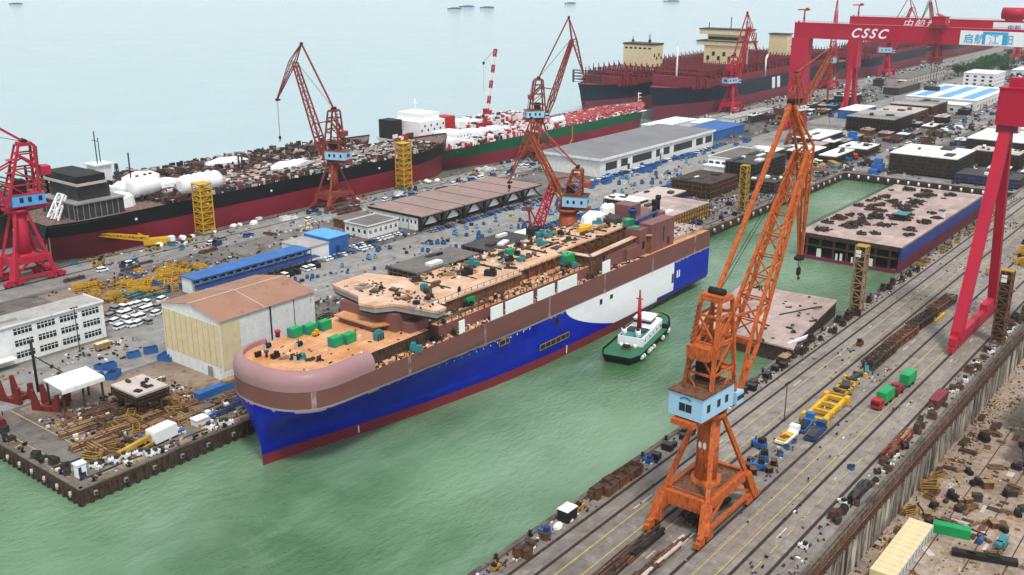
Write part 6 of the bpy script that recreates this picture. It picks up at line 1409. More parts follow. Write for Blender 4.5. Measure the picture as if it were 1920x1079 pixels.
strew('pipe_bundle', ['rust', 'rustd'], clust(18, 190, 470, 386, 396, 2), 'rusty pipe bundle beside the rails of the left sea quay', 'pipe bundle', 'rusty bundles on the sea quay', along=0)
strew('pipe_bundle', ['ochre', 'rust'], clust(34, 188, 246, 348, 383, 3, 3), 'yellow painted steel bundle in the store behind the blue roofed shed', 'steel bundle', 'yellow steel bundles behind the blue shed', along=0, smin=.9, smax=1.4)
strew('steel_rack', ['yellow', 'ochre'], clust(30, 190, 245, 350, 380, 3, 3), 'bright yellow steel rack in the store behind the blue roofed shed', 'rack', 'yellow racks behind the blue shed', smin=1, smax=1.6)
strew('pipe_bundle', ['teal', 'dgrey'], clust(6, 205, 226, 347, 353, 2, 3), 'teal pipe bundle near the end of the blue roofed shed', 'pipe bundle', 'teal bundles by the blue shed', along=0)
strew('pipe_bundle', ['wood', 'rust'], clust(20, 124, 156, 238, 258, 2, 2), 'long timber coloured bundle stacked on the left pier', 'bundle', 'timber coloured bundles on the pier', along=0, smin=.9, smax=1.5)
strew('pipe_bundle', ['rustd', 'rust'], clust(24, 124, 160, 236, 266, 2, 2), 'dark rusty steel bundle stacked on the left pier', 'bundle', 'dark bundles on the pier', along=0, smin=.8, smax=1.3)
strew('plate_stack', ['rust', 'wood'], clust(14, 124, 170, 236, 266, 2), 'stack of rusty plates on the left pier', 'plate stack', 'plate stacks on the pier', along=0, smin=.6, smax=1)
strew('steel_rack', ['ochre', 'rustd'], clust(18, 123, 160, 236, 268, 2), 'ochre steel rack among the stacks on the left pier', 'rack', 'ochre racks on the pier')
strew('machine', ['blue_p', 'white'], clust(9, 140, 200, 232, 238, 2), 'blue and white machine by the rail on the left pier', 'machine', 'blue machines on the pier', along=0, smin=.8, smax=1.1)
strew('machine', ['white', 'dgrey'], clust(12, 112, 172, 225.8, 231, 2), 'white machine near the long edge of the left pier', 'machine', 'white machines on the pier edge', smin=.6, smax=1)
strew('crate', ['dgrey', 'dark'], [(111.5 + rc.uniform(0, 2.5), rc.uniform(229, 290)) for k in range(16)], 'grey crate along the front edge of the left pier', 'crate', 'grey crates on the pier front', smin=.6, smax=1.1)
strew('machine', ['blue_d', 'white'], clust(16, 176, 236, 286, 300, 2), 'blue machine beside the side wall of the cream warehouse', 'machine', 'blue machines by the warehouse')
strew('steel_bin', ['blue_p', 'dark'], clust(14, 150, 186, 284, 300, 3), 'blue bin in the yard left of the cream warehouse', 'bin', 'blue bins left of the warehouse', smin=1, smax=1.6)
strew('crate', ['dark', 'rustd'], clust(40, 216, 330, 226, 236, 3), 'dark crate on the pier between the rails and the ship', 'crate', 'dark crates beside the ship on the pier', along=0)
strew('machine', ['dark', 'dgrey'], clust(34, 214, 400, 236, 288, 3), 'dark machine in the crowded yard behind the big ship', 'machine', 'dark machines behind the ship')
strew('steel_rack', ['dgrey', 'dark'], clust(30, 214, 420, 240, 288, 3), 'grey steel rack in the crowded yard behind the big ship', 'rack', 'grey racks behind the ship', smin=1, smax=1.7)
strew('tarp_pile', ['white'], clust(14, 220, 400, 238, 288, 2), 'white sheeted heap in the yard behind the big ship', 'covered heap', 'white heaps behind the ship')
strew('welding_cart', ['blue_p', 'dark'], clust(26, 380, 628, 226, 246, 3), 'blue cart on the basin side quay behind the ship stern', 'cart', 'blue carts on the basin side quay')
strew('crate', ['dark', 'rustd'], clust(46, 390, 628, 226, 250, 3), 'dark crate on the basin side quay behind the ship stern', 'crate', 'dark crates on the basin side quay')
strew('machine', ['ochre', 'dark'], clust(14, 400, 640, 232, 284, 2), 'ochre machine in the yard beside the mossy lattice pillar', 'machine', 'ochre machines by the mossy pillar')
# right quay edge
strew('crate', ['rust', 'rustd'], [(rc.uniform(150, 205), rc.uniform(118.3, 121.4)) for k in range(14)], 'rusty crate on the quay edge left of the orange crane', 'crate', 'rusty crates on the near quay edge', along=0, smin=.8, smax=1.5)
strew('machine', ['ochre', 'dark'], [(P(x, y)[0], 120.2) for x, y in ((912, 1060), (1075, 950), (1160, 885))], 'yellow brown machine standing on the near end of the quay edge', 'machine', 'yellow machines on the near quay edge', along=0)
strew('machine', ['blue_p', 'blue_d'], [(P(x, y)[0], 119.8) for x, y in ((1010, 1000), (1197, 862), (1205, 858))], 'blue machine on the quay edge before the orange crane', 'machine', 'blue machines on the quay edge', along=0)
strew('tarp_pile', ['white'], [(P(x, y)[0], 119.5) for x, y in ((1048, 968), (1035, 985), (1240, 835))], 'white sheeted box on the quay edge before the orange crane', 'covered heap', 'white heaps on the quay edge', along=0, smin=.6, smax=.8)
strew('crate', ['dark', 'dgrey'], [(rc.uniform(205, 300), rc.uniform(118.4, 121.4)) for k in range(22)], 'dark crate on the quay edge beside the orange crane', 'crate', 'dark crates beside the orange crane', along=0, smin=.7, smax=1.3)
strew('machine', ['rustd', 'dark'], [(rc.uniform(300, 440), rc.uniform(118.4, 121.2)) for k in range(22)], 'rusty machine on the quay edge beside the floating sections', 'machine', 'rusty machines by the floating sections', along=0)
strew('crate', ['ochre', 'dark'], [(rc.uniform(440, 600), rc.uniform(118.6, 121)) for k in range(26)], 'ochre crate in the row beside the blue side of the floating hull section', 'crate', 'ochre crates by the blue hull side', along=0)
strew('crate', ['rust', 'rustd'], [(rc.uniform(200, 500), rc.uniform(67.9, 70.6)) for k in range(44)], 'rusty crate along the top of the dry dock wall', 'crate', 'rusty crates on the dock wall', along=0, smin=.6, smax=1.2)
strew('machine', ['white', 'dark'], [(rc.uniform(195, 400), rc.uniform(68.2, 71.2)) for k in range(20)], 'small white machine along the top of the dry dock wall', 'machine', 'white machines on the dock wall', smin=.45, smax=.8)
strew('cable_drum', ['dgrey', 'rustd'], [(rc.uniform(195, 420), rc.uniform(68.2, 71)) for k in range(16)], 'cable drum along the top of the dry dock wall', 'cable drum', 'cable drums on the dock wall')
strew('machine', ['blue_d', 'dark'], clust(12, 470, 520, 76, 100, 3), 'blue machine on the quay behind the pink gantry leg', 'machine', 'blue machines behind the gantry leg')
strew('steel_rack', ['yellow', 'ochre'], clust(12, 430, 500, 80, 92, 2), 'yellow rack on the quay behind the pink gantry leg', 'rack', 'yellow racks behind the gantry leg', smin=1.2, smax=2)
# far yard
strew('crate', ['dgrey', 'dark'], clust(90, 640, 1150, 110, 285, 4, 4), 'dark crate among the hull blocks of the far yard', 'crate', 'dark crates in the far yard', smin=1, smax=2)
strew('tarp_pile', ['white'], clust(70, 640, 1300, 60, 290, 2, 4), 'white sheeted heap among the hull blocks of the far yard', 'covered heap', 'white heaps in the far yard', smin=1, smax=2.2)
strew('machine', ['blue_p', 'dark'], clust(50, 640, 1500, 100, 330, 2, 4), 'blue machine among the hull blocks of the far yard', 'machine', 'blue machines in the far yard', smin=1, smax=2)
strew('steel_rack', ['rust', 'rustd'], clust(70, 640, 1100, 60, 285, 3, 4), 'rusty rack among the hull blocks of the far yard', 'rack', 'rusty racks in the far yard', smin=1.5, smax=3)
strew('plate_stack', ['ochre', 'steelpink'], clust(40, 640, 1000, 60, 285, 3, 4), 'pale plate stack among the hull blocks of the far yard', 'plate stack', 'pale plate stacks in the far yard', smin=1, smax=2)
# blue tower machine and hall cranes by the basin corner
def blue_machine(label, x, y, s):
    t = thing('blue_machine', label, 'machine', (x, y, G), .1); m = MB(); m.cbox((0, 0, 0), (7 * s, 5 * s, 4 * s)); m.cbox((-5 * s, 1, 0), (5 * s, 4 * s, 2 * s)); m.build('housing', 'blue_p', t); m = MB(); m.cbox((0, 0, 4 * s), (4 * s, 3.4 * s, 2.6 * s)); m.build('tower', 'blue_p', t); m = MB(); m.cbox((4.2 * s, 0, 0), (2 * s, 3 * s, 2.4 * s)); m.build('cabinet', 'white', t)
blue_machine('tall bright blue machine standing by the yard road beyond the basin corner', *P(1597, 272), 1.5)
blue_machine('bright blue machine group on the far end of the basin left of the brown block', *P(1645, 322), 1.3)
t = thing('red_truck', 'red truck on the road at the far left corner of the basin', 'truck', (*P(1603, 298), G), .5); m = MB(); m.cbox((0, 0, 1.), (8, 2.8, 2.4)); m.build('load', 'red', t); m = MB(); m.cbox((5.2, 0, .8), (2.2, 2.6, 2.4)); m.build('cab', 'dark', t); m = MB()
for xx in (-3, 0, 5): m.tube((xx, -1.4, .6), (xx, 1.4, .6), .6, 8)
m.build('axle', 'black', t)
# ---- right quay: truck train, frames, booms
def flatbed(label, x0, y0, rz):
    t = thing('truck', label, 'truck', (x0, y0, G + .04), rz)
    m = MB(); m.cbox((1.6, 0, .7), (3.4, 2.9, 2.3)); m.cbox((.6, 0, 3.), (1.2, 2.6, .25)); m.build('cab', 'red', t)
    m = MB(); m.cbox((-.12, 0, 1.6), (.1, 2.4, 1.0)); m.cbox((1.6, -1.46, 1.7), (2, .06, .9)); m.build('window', 'glass', t)
    m = MB(); m.cbox((17, 0, .8), (25, 2.6, .4)); m.build('trailer', 'rustd', t)
    for (x, l) in ((7.5, 7.), (19.5, 0), (25.5, 7.)):
        if l: m = MB(); m.cbox((x, 0, 1.22), (l, 2.9, 3.1)); m.cbox((x, 0, 4.32), (l - .3, 2.7, .1)); m.build('container', 'green', t); 
        else: m = MB(); m.cbox((16.2, 0, 1.22), (5.5, 2.8, 1.6)); m.cbox((15, 0, 2.8), (1.6, 2.2, 1.0)); m.build('dolly', 'maroon', t)
    for x in (1.4, 6, 9, 14, 18, 24, 27): m = MB(); m.tube((x, -1.45, .55), (x, 1.45, .55), .55, 10); m.build('wheel', 'black', t)
flatbed('red truck pulling two bright green containers along the right quay', 280.5, 83.6, -.055)
t = thing('lifting_frame', 'bright yellow steel lifting frame lying on the right quay', 'steel frame', (271, 94.8, G + .04), .03)
m = MB()
for y in (-2.6, 2.6): m.bar((-9, y, 1.1), (9, y, 1.1), 1.0, 1.4)
for x in (-9, -3, 3, 9): m.bar((x, -3.4, 1.0), (x, 3.4, 1.0), 1.1, 1.3)
m.build('beam', 'yellow', t)
for x in (-9, 9):
    for y in (-3.2, 3.2): m = MB(); m.cbox((x, y, 0), (2.2, 1.4, 2.3)); m.build('end_block', 'yellow', t)
t = thing('lifting_frame', 'dark and yellow steel frame lying just beyond the bright yellow one', 'steel frame', (289, 96.2, G + .04), .05)
m = MB()
for y in (-2, 2): m.bar((-6, y, .8), (6, y, .8), .8, 1.)
for x in (-6, -2, 2, 6): m.bar((x, -2.4, .9), (x, 2.4, .9), .8, .8)
m.build('beam', 'ochre', t); m = MB(); m.cbox((2, 0, 1.2), (5, 2.4, .8), .3); m.cbox((-4, 1, 1.2), (2, 1.4, .7), 1); m.build('gear', 'dgrey', t)
t = thing('lifting_frame', 'small dark frame with yellow ends beside the rusty lattice boom', 'steel frame', (301, 97, G + .04), -.1); m = MB(); m.bar((-4, 0, .7), (4, 0, .7), 1.4, .9); m.bar((-3, -2, .7), (-3, 2, .7), .8); m.bar((3, -2, .7), (3, 2, .7), .8); m.build('beam', 'dgrey', t); m = MB(); m.cbox((-3, 2, 0), (1, 1, 1.4)); m.cbox((3, -2, 0), (1, 1, 1.4)); m.build('end_block', 'yellow', t)
def flat_truck(label, x, y, rz, col, load):
    t = thing('truck', label, 'truck', (x, y, G + .04), rz); m = MB(); m.cbox((0, 0, .5), (9, 3.2, .7)); m.build('bed', col, t); m = MB(); m.cbox((-1, 0, 1.2), (6, 2.4, .5)); m.build('load', load, t); m = MB(); m.cbox((5.4, 0, .4), (1.8, 2.6, 2.2)); m.cbox((5.9, 0, 1.5), (.9, 2.4, .8), 0, 1); m.build('cab', [col, 'glass'], t)
    for x in (-3, -1.5, 3, 5.4): m = MB(); m.tube((x, -1.5, .5), (x, 1.5, .5), .5, 8); m.build('wheel', 'black', t)
flat_truck('blue flat transporter with dark blue bed on the right quay', 253, 91.0, .05, 'blue_d', 'dgrey')
flat_truck('blue truck beside the flat transporter close to the yellow frame', 256.5, 95.4, .1, 'blue_p', 'dark')
flat_truck('white truck carrying a yellow load behind the blue transporter', 246, 96.2, .0, 'white', 'yellow')
for (px, py, l) in ((1423, 840, 'blue machine standing alone right behind the orange crane, furthest of the cluster'), (1432, 862, 'blue machine in the middle of the cluster right of the orange crane'), (1420, 880, 'dark blue machine nearest the leg of the orange crane')):
    x, y = P(px, py); m = equip('machine'); o = one('machine', m, ['blue_p', 'dark'], l, 'machine', loc=(x, y, G + .04)); o.scale = (1.3,) * 3; o.rotation_euler = (0, 0, rc.uniform(0, 3))
strew('crate', ['dark', 'rust'], [P(x, y) for x, y in ((1400, 880), (1412, 888), (1450, 872), (1440, 885), (1408, 868), (1470, 830))], 'dark crate in the cluster right of the orange crane', 'crate', 'dark crates right of the orange crane')
strew('crate', ['blue_p', 'dark'], [P(x, y) for x, y in ((1475, 842), (1490, 830), (1462, 855), (1595, 880))], 'small blue box on the right quay near the transporter', 'box', 'blue boxes near the transporter', smin=.5, smax=.8)
t = thing('crane_boom', 'long rusty lattice crane boom lying along the right quay', 'crane boom', (310, 96.5, G + .04), 0)
for k in range(4):
    m = MB(); m.lattice((23 * k, .4 * math.sin(k), 1.5), (23 * k + 22.5, -.6 + .5 * math.sin(k + 2), 1.6), (0, 1, 0), 4.0, 2.4, 4.0, 2.4, 9, .42, .24, 0); m.build('boom_section', 'rust' if k % 2 else 'rustd', t)
m = MB()
for k in range(46): m.cbox((rc.uniform(0, 92), rc.uniform(-1.8, 1.8), .1), (rc.uniform(1, 6), rc.uniform(.3, .8), rc.uniform(.3, 2.4)), rc.uniform(-.3, .3), rc.choice((0, 0, 1, 2)))
m.build('packed_steel', ['rustd', 'rust', 'wood'], t)
m = MB(); m.bar((-4, -1.5, .7), (4, 1.5, .7), 1.2, 1); m.build('end_frame', 'teal', t)
x, y = P(1740, 600); m = MB(); m.cbox((0, 0, 0), (12, .9, .8)); m.cbox((1, 1.2, 0), (9, .7, .6), .02, 1); one('steel_beam', m, ['yellow', 'wood'], 'yellow topped beam lying beside the rusty lattice boom', 'steel beam', loc=(x + 4, y - 3, G + .04))
# timber and steel stacks between the rails by the orange crane
def longstack(label, x0, x1, y0, y1, h, mats, seed, name='steel_stack'):
    r = random.Random(seed); t = thing(name, label, 'steel stack', (x0, y0, G + .04)); 
    for j in range(3):
        m = MB()
        for k in range(34):
            L_ = r.uniform(3, (x1 - x0) * .3); x = r.uniform(0, x1 - x0 - L_); y = r.uniform(0, y1 - y0); m.cbox((x + L_ / 2, y, h * j / 3), (L_, r.uniform(.3, .8), h / 3 * r.uniform(.6, 1.1)), r.uniform(-.05, .05), r.randrange(len(mats)))
        m.build('layer', mats, t)
longstack('long rusty stack of steel between the rails in front of the orange crane', 140, 183, 98.0, 101.0, 1.8, ['rustd', 'rust', 'dark'], 1)
longstack('second rusty stack of scrap between the rails in front of the orange crane', 140, 186, 92.5, 94.6, 1.2, ['rust', 'rustd', 'steelpink'], 2)
longstack('stack of orange brown beams on the dry dock wall edge', 249, 272, 69.2, 71.6, 2.4, ['rust', 'wood', 'redd'], 3)
longstack('dark stack of beams on the dry dock wall edge nearest the camera', 222, 234, 68.6, 70.4, 2.2, ['dark', 'dgrey'], 4)
longstack('dark stack under the portal of the orange crane', 188, 206, 93, 99, 2., ['dark', 'rustd', 'rust'], 6)
t = thing('steel_rack', 'brown slatted steel bin rack on the dry dock wall edge', 'rack', (292, 69, G + .04)); m = MB(); m.box(0, 0, 0, 10, 2.6, 2.8)
for k in range(11): m.box(k - .1, -.12, 0, k + .1, -.01, 3.0)
m.build('body', 'rust', t); bits(t, 'lid', 'maroon', (-.2, -.2, 2.82, 10.2, 2.8, 3.0))
for (px, py, l, mt) in ((1770, 745, 'dark red bin near the dock wall behind the brown rack', 'maroon'), (1612, 648, 'rust brown machine standing alone on the right quay rails', 'rust'), (1662, 762, 'x', None)):
    if mt: x, y = P(px, py); m = equip('machine'); o = one('machine', m, [mt, 'dark'], l, 'machine', loc=(x, y, G + .04))
m = MB(); m.cbox((0, 0, 0), (4, 2.6, 2.9)); m.cbox((0, 0, 2.9), (4.4, 3, .25), 0, 1); x, y = P(1470, 683); one('site_hut', m, ['rustd', 'wood'], 'small brown hut with a tan roof on the quay edge by the pink deck block', 'hut', loc=(x, y, G))
m = MB(); m.cbox((0, 0, 0), (4, 3, 3)); m.cbox((0, 0, 3), (4.2, 3.2, .2), 0, 1); x, y = P(1050, 968); one('site_hut', m, ['dark', 'white'], 'dark hut with a white roof on the near end of the right quay edge', 'hut', loc=(x, 120, G))
strew('steel_bin', ['rust', 'rustd'], [(P(1130, 915)[0], 119.8), (P(1150, 900)[0], 119.9), (P(1170, 885)[0], 119.8)], 'big open rusty bin on the right quay edge', 'bin', 'big rusty bins on the quay edge', along=0, smin=1.9, smax=2.3)
# ---- left pier specials
t = thing('mobile_crane', 'white cabbed crane with a yellow boom laid forward on the left pier', 'crane', (*P(305, 825), G + .04), 0.1)
m = MB(); m.cbox((0, 0, .6), (7.5, 4, 3.2)); m.prism([(-3.7, -2), (3.7, -2), (3.7, 2), (-3.7, 2)], 3.8, 4.1); m.build('cab', 'white_c', t); m = MB(); m.bar((-4, 0, 2.6), (-14, .5, 1.5), 1.2, 1.1); m.bar((-4, -1.4, 1.2), (-9, -1.6, .8), .7); m.build('boom', 'ochre', t); m = MB(); m.cbox((0, 0, 0), (8, 3.6, .8)); m.build('tracks', 'dark', t)
m = MB(); m.cbox((0, 0, 0), (4, 3, 1.8)); m.prism([(-2.2, -1.7), (2.2, -1.7), (2.2, 1.7), (-2.2, 1.7)], 1.8, 2.1); x, y = P(375, 795); one('site_cabin', m, 'white', 'small white cabin near the pier edge under the ship bow', 'cabin', loc=(x, y, G))
m = MB(); m.cbox((0, 0, 0), (2.4, 2, 3.6)); m.cbox((0, 0, 3.6), (2.8, 2.4, .3), 0, 0); m.cbox((-.6, -1.05, 1), (.8, .1, 2), 0, 1); x, y = P(152, 893); one('guard_box', m, ['white_c', 'blue_d'], 'white guard box at the corner of the left pier', 'guard box', loc=(x, y, G))
m = MB(); m.cbox((0, 0, 0), (14, 2.6, 2.4)); m.cbox((6, 0, 2.4), (6, 2.6, .8), 0, 1); x, y = P(405, 738); one('tank_wagon', m, ['blue_p', 'wood'], 'long blue container by the warehouse corner under the ship bow', 'container', loc=(x, y, G))
strew('pipe_bundle', ['dgrey', 'blue_d'], [P(x, y) for x, y in ((440, 762), (420, 775), (455, 752))], 'dark blue pipe bundle on the pier edge under the ship bow', 'pipe bundle', 'dark bundles under the bow', along=0)
m = MB(); m.cbox((0, 0, .6), (5, 2.3, 2.0)); m.cbox((0, 0, 2.6), (5, 2.3, .15), 0, 1); [m.tube((xx, -1.2, .5), (xx, 1.2, .5), .5, 8, 2) for xx in (-1.6, 1.6)]; x, y = P(193, 656); one('parked_truck', m, ['wood', 'cream', 'black'], 'tan box truck on the road in front of the white office block', 'truck', loc=(x, y, G + .04))
# yellow lattice jib on the sea quay, red crawler crane by the ship
t = thing('crane_jib', 'yellow lattice crane jib reaching out over the water by the tanker stern', 'crane', (*P(295, 458), G)); m = MB(); m.lattice((-4, 0, 3.5), (-22, 15, 7), (.6, .8, 0), 2.2, 2, 1.4, 1.2, 9, .4, .25); m.build('jib', 'yellow', t); m = MB(); m.cbox((-1, -.5, .6), (11, 4.6, 2.6), -.5); m.bar((-3, 1, 3), (-7, 4, 6), .6); m.build('base', 'yellow', t); m = MB(); m.cbox((5.5, -3.5, 1), (2.6, 2.6, 2.4)); m.build('cab', 'white_c', t)
t = thing('crawler_crane', 'red crawler crane with a steep lattice boom beside the ship and the rust orange crane', 'crane', (352, 262, G)); m = MB(); m.lattice((0, 0, 14), (10, -2, 34), (.2, 1, 0), 3.4, 3, 2.2, 2, 7, .55, .4); m.build('boom', 'crimson', t); m = MB(); m.cbox((-1, 0, 1), (9, 5, 4)); m.cbox((-2, 0, 5), (7, 5, 9)); m.build('body', 'dark', t)
m = MB(); m.bar((-5, 0, 14), (-5.5, 1, 23), .7); m.bar((-5, 0, 22), (0, 0, 15), .5); m.cbox((-5.5, 1, 22), (2, 2, 2)); m.build('mast', 'brick', t); m = MB(); m.bar((10, -2, 34), (13, -3, 30), .8); m.cbox((10, -2, 33), (2, 2, 2)); m.build('boom_head', 'brick', t)
# ---- dry dock
t = thing('container_row', 'row of cream containers seen from above down in the dry dock', 'containers', (210, 54.8, DF)); del t['category']; bpy.data.objects.remove(t)
cx0, cy0 = 211.5, 60.8
m = MB(); m.box(0, 0, 0, 2.42, 6.1, 2.6)
for k in range(20): m.box(.04, .3 * k, 2.6, 2.38, .3 * k + .14, 2.63)
m.box(0, -.06, 0, .14, 0, 2.6); m.box(2.28, -.06, 0, 2.42, 0, 2.6); body = m
for k in range(12):
    o = thing('site_container', 'cream container in the double row down in the dry dock', 'container', (217.5 + 2.5 * k, 55.4, DF), 0, 'cream containers in the dry dock')
    if k == 0: b0 = body.build('body', 'cream', o); d = MB(); d.box(.6, -.09, .2, 1.6, -.03, 2.2); d0 = d.build('door', 'blue_l', o)
    else:
        for s_ in (b0, d0): q = s_.copy(); COL.objects.link(q); q.parent = o
def cont(label, px, py, L_, mat, rz, z=DF, h=2.6, w=2.5):
    x, y = P(px, py, z); t = thing('container', label, 'container', (x, y, z), rz); m = MB(); m.cbox((0, 0, 0), (L_, w, h))
    k = -L_ / 2 + .3
    while k < L_ / 2: m.cbox((k, 0, .1), (.16, w + .08, h - .2)); k += .45
    m.build('body', mat, t); m = MB(); m.cbox((-L_ / 2 - .04, 0, .1), (.08, w * .9, h * .9)); m.build('door', 'teal', t)
cont('green container standing across the end of the cream row in the dry dock', 1783, 1002, 9, 'green', -1.35)
x, y = P(1878, 1025, DF); m = MB(); m.cbox((0, 0, .3), (4.2, 2, 2)); m.cbox((-2.6, .2, 1.4), (2.4, 1.4, .9), .1); m.cbox((0, 0, 0), (4.4, 2.2, .3), 0, 1); one('compressor', m, ['teal', 'dark'], 'cyan compressor on the dry dock floor right of the green container', 'compressor', loc=(x, y, DF))
x, y = P(1838, 1018, DF); m = MB(); m.tube((-.8, 0, .8), (.8, 0, .8), .75, 10); m.cbox((0, 0, 0), (1.2, 1, .3), 0, 1); one('pressure_tank', m, ['blue_p', 'dark'], 'small blue tank between the green container and the cyan compressor', 'tank', loc=(x, y, DF))
t = thing('steel_beam', 'long dark steel beam lying in front of the cyan compressor in the dock', 'steel beam', (*P(1845, 1050, DF), DF), -1.25); m = MB(); m.cbox((0, 0, .2), (15, 2.2, 1.2)); m.cbox((2, 0, 1.4), (3, 1.6, .5)); m.build('beam', 'dark', t); m = MB(); m.tube((-3, 0, 1.4), (-3, .2, 1.6), 1, 12); m.build('drum', 'dgrey', t)
rd = random.Random(31)
dk = [P(rd.uniform(1700, 1918), rd.uniform(800, 1000), DF) for k in range(400)]
dk = [(x, y) for x, y in dk if y < 60][:150]
rc2 = rc; 
strew('machine', ['dark', 'dgrey'], dk[:11], 'dark machine standing about on the dry dock floor', 'machine', 'dark machines on the dock floor', z=DF + .02, smin=.6, smax=1.1)
strew('crate', ['dgrey', 'rustd'], dk[16:27], 'grey crate standing about on the dry dock floor', 'crate', 'grey crates on the dock floor', z=DF + .02, smin=.6, smax=1.2)
strew('crate', ['rust', 'wood'], dk[34:42], 'rusty crate standing about on the dry dock floor', 'crate', 'rusty crates on the dock floor', z=DF + .02, smin=.6, smax=1.3)
strew('steel_rack', ['ochre', 'rustd'], [(rd.uniform(225, 300), rd.uniform(60, 64.5)) for k in range(9)], 'ochre rack at the foot of the dry dock wall', 'rack', 'ochre racks at the dock wall foot', z=DF + .02)
strew('plate_stack', ['rustd', 'rust'], [(rd.uniform(225, 330), rd.uniform(58, 64)) for k in range(12)], 'rusty plate stack at the foot of the dry dock wall', 'plate stack', 'plate stacks at the dock wall foot', z=DF + .02, along=0, smin=.5, smax=.9)
m = MB(); 
pts = [P(1720, 945, DF), P(1735, 965, DF), P(1760, 975, DF), P(1800, 985, DF), P(1850, 1005, DF)]
m.path([(x, y, DF + .15) for x, y in pts], .22, 6); one('hose', m, 'black', 'black hose curving over the dry dock floor to the cyan compressor', 'hose')
m = MB(); pts = [P(1700, 900, DF), P(1760, 840, DF), P(1790, 800, DF)]; m.path([(x, y, DF + .15) for x, y in pts], .2, 6); one('hose', m, 'dark', 'dark hose running along the dry dock floor near the wall', 'hose')
m = MB()
for y in (54.2, 44.6, 36.4): m.box(190, y - .12, DF + .02, 330, y + .12, DF + .14)
tag(m.build('dock_rail', 'rustd'), kind='structure')
strew('plate_stack', ['rust', 'wood'], [(rd.uniform(235, 320), rd.uniform(34, 58)) for k in range(12)], 'rusty plate stack out on the dry dock floor', 'plate stack', 'plate stacks on the dock floor', z=DF + .02, smin=.4, smax=.8)
strew('pipe_bundle', ['rust', 'wood'], [(rd.uniform(235, 320), rd.uniform(34, 60)) for k in range(10)], 'rusty pipe bundle out on the dry dock floor', 'pipe bundle', 'pipe bundles on the dock floor', z=DF + .02, smin=.4, smax=.7)
m = MB()
for k in range(130): m.cbox((rd.uniform(225, 330), rd.uniform(30, 64), DF + .02), (rd.uniform(.8, 5), rd.uniform(.4, 2.6), rd.uniform(.03, .14)), rd.choice((0, 0, 1.57, rd.uniform(0, 3))), rd.randrange(4))
tag(m.build('scrap_plates', ['rust', 'rustd', 'wood', 'steelpink']), kind='stuff')
# small blocks and modules standing in rows through the far yard
rb = random.Random(44); nb = 0
for (x0, x1, y0, y1) in ((640, 1150, 234, 286), (640, 1200, 110, 204), (650, 1000, 50, 106), (690, 1150, 336, 384), (1150, 1700, 110, 204), (1150, 1500, 234, 286)):
    x = x0
    while x < x1:
        y = y0
        while y < y1 - 8:
            a, b_ = rb.uniform(7, 20), rb.uniform(5, 13)
            if rb.random() < .5 and not any(bb[1] - a < x < bb[2] and bb[3] - b_ < y < bb[4] for bb in B) and not (690 < x < 1125 and 335 < y < 412 and x < 770) and not (950 < x < 1120 and y > 225):
                tp = rb.choice(('white', 'steelpink', 'roof_l', 'dgrey', 'deck_p', 'white', 'rust', 'blue_l')); h_ = rb.uniform(2, 7); nb += 1
                nm = {'white': 'white', 'steelpink': 'pale', 'roof_l': 'grey', 'dgrey': 'dark grey', 'deck_p': 'pinkish', 'rust': 'rusty', 'blue_l': 'pale blue'}[tp]
                t = thing('hull_block', 'small %s topped block standing in the rows of the far yard' % nm, 'hull block', (x, y, G), rb.choice((0, 0, .05, -.04)), 'small %s topped blocks of the far yard' % nm)
                m = MB(); m.box(.4, .4, 0, a - .4, b_ - .4, h_ - .5)
                for k in range(int(a / 2)): m.box(2 * k, -.1, 0, 2 * k + .3, .4, h_ - .5)
                m.build('shell', rb.choice(('dark', 'rustd', 'dgrey', 'rust', 'dgrey')), t)
                m = MB(); m.box(0, 0, h_ - .5, a, b_, h_); 
                for k in range(rb.randint(1, 4)): m.cbox((rb.uniform(.2, .8) * a, rb.uniform(.2, .8) * b_, h_), (rb.uniform(1, a * .4), rb.uniform(.6, b_ * .4), rb.uniform(.3, 1.6)), 0, rb.choice((0, 1)))
                m.build('deck_plate', [tp, 'dark'], t)
            y += b_ + rb.uniform(2, 7)
        x += rb.uniform(14, 26)
# blue fence round the store left of the long blue shed
t = thing('fence', 'low blue fence with posts running from the store to the long blue roofed shed', 'fence', (*P(236, 517), G))
o0 = P(236, 517); pts = [P(236, 517), P(318, 546), P(352, 540)]
for a, b_ in zip(pts, pts[1:]):
    m = MB(); m.bar((a[0] - o0[0], a[1] - o0[1], 1.1), (b_[0] - o0[0], b_[1] - o0[1], 1.1), .25, 2.2)
    for k in range(7): q = k / 6; m.cbox((a[0] - o0[0] + (b_[0] - a[0]) * q, a[1] - o0[1] + (b_[1] - a[1]) * q, 0), (.4, .4, 2.7))
    m.build('panel', 'blue_p', t)
# white and yellow sheeting by the foot of the rust orange crane on the ship
for i, (px, py, w, d, h_, mt, l) in enumerate(((1112, 417, 12, 8, 4, 'white_sheet', 'large white sheeted pile on the ship deck beside the rust orange crane'), (1140, 400, 8, 6, 4, 'white_sheet', 'white sheeted pile behind the large one on the ship deck'), (1095, 432, 8, 4, 2, 'yellow', 'yellow sheeted low pile on the ship deck by the crane pedestal'), (1150, 418, 7, 6, 3.5, 'dgrey', 'dark grey box pile on the ship deck left of the green boxes'))):
    x, y = P(px, py, 32.2); heap('sheeted_pile', l, 'covered pile', [(x + w / 2 * math.cos(a * .785) * rb.uniform(.9, 1.2), y + d / 2 * math.sin(a * .785) * rb.uniform(.9, 1.2)) for a in range(8)], 32.2, h_, mt, i, 'sheeted piles on the ship deck')
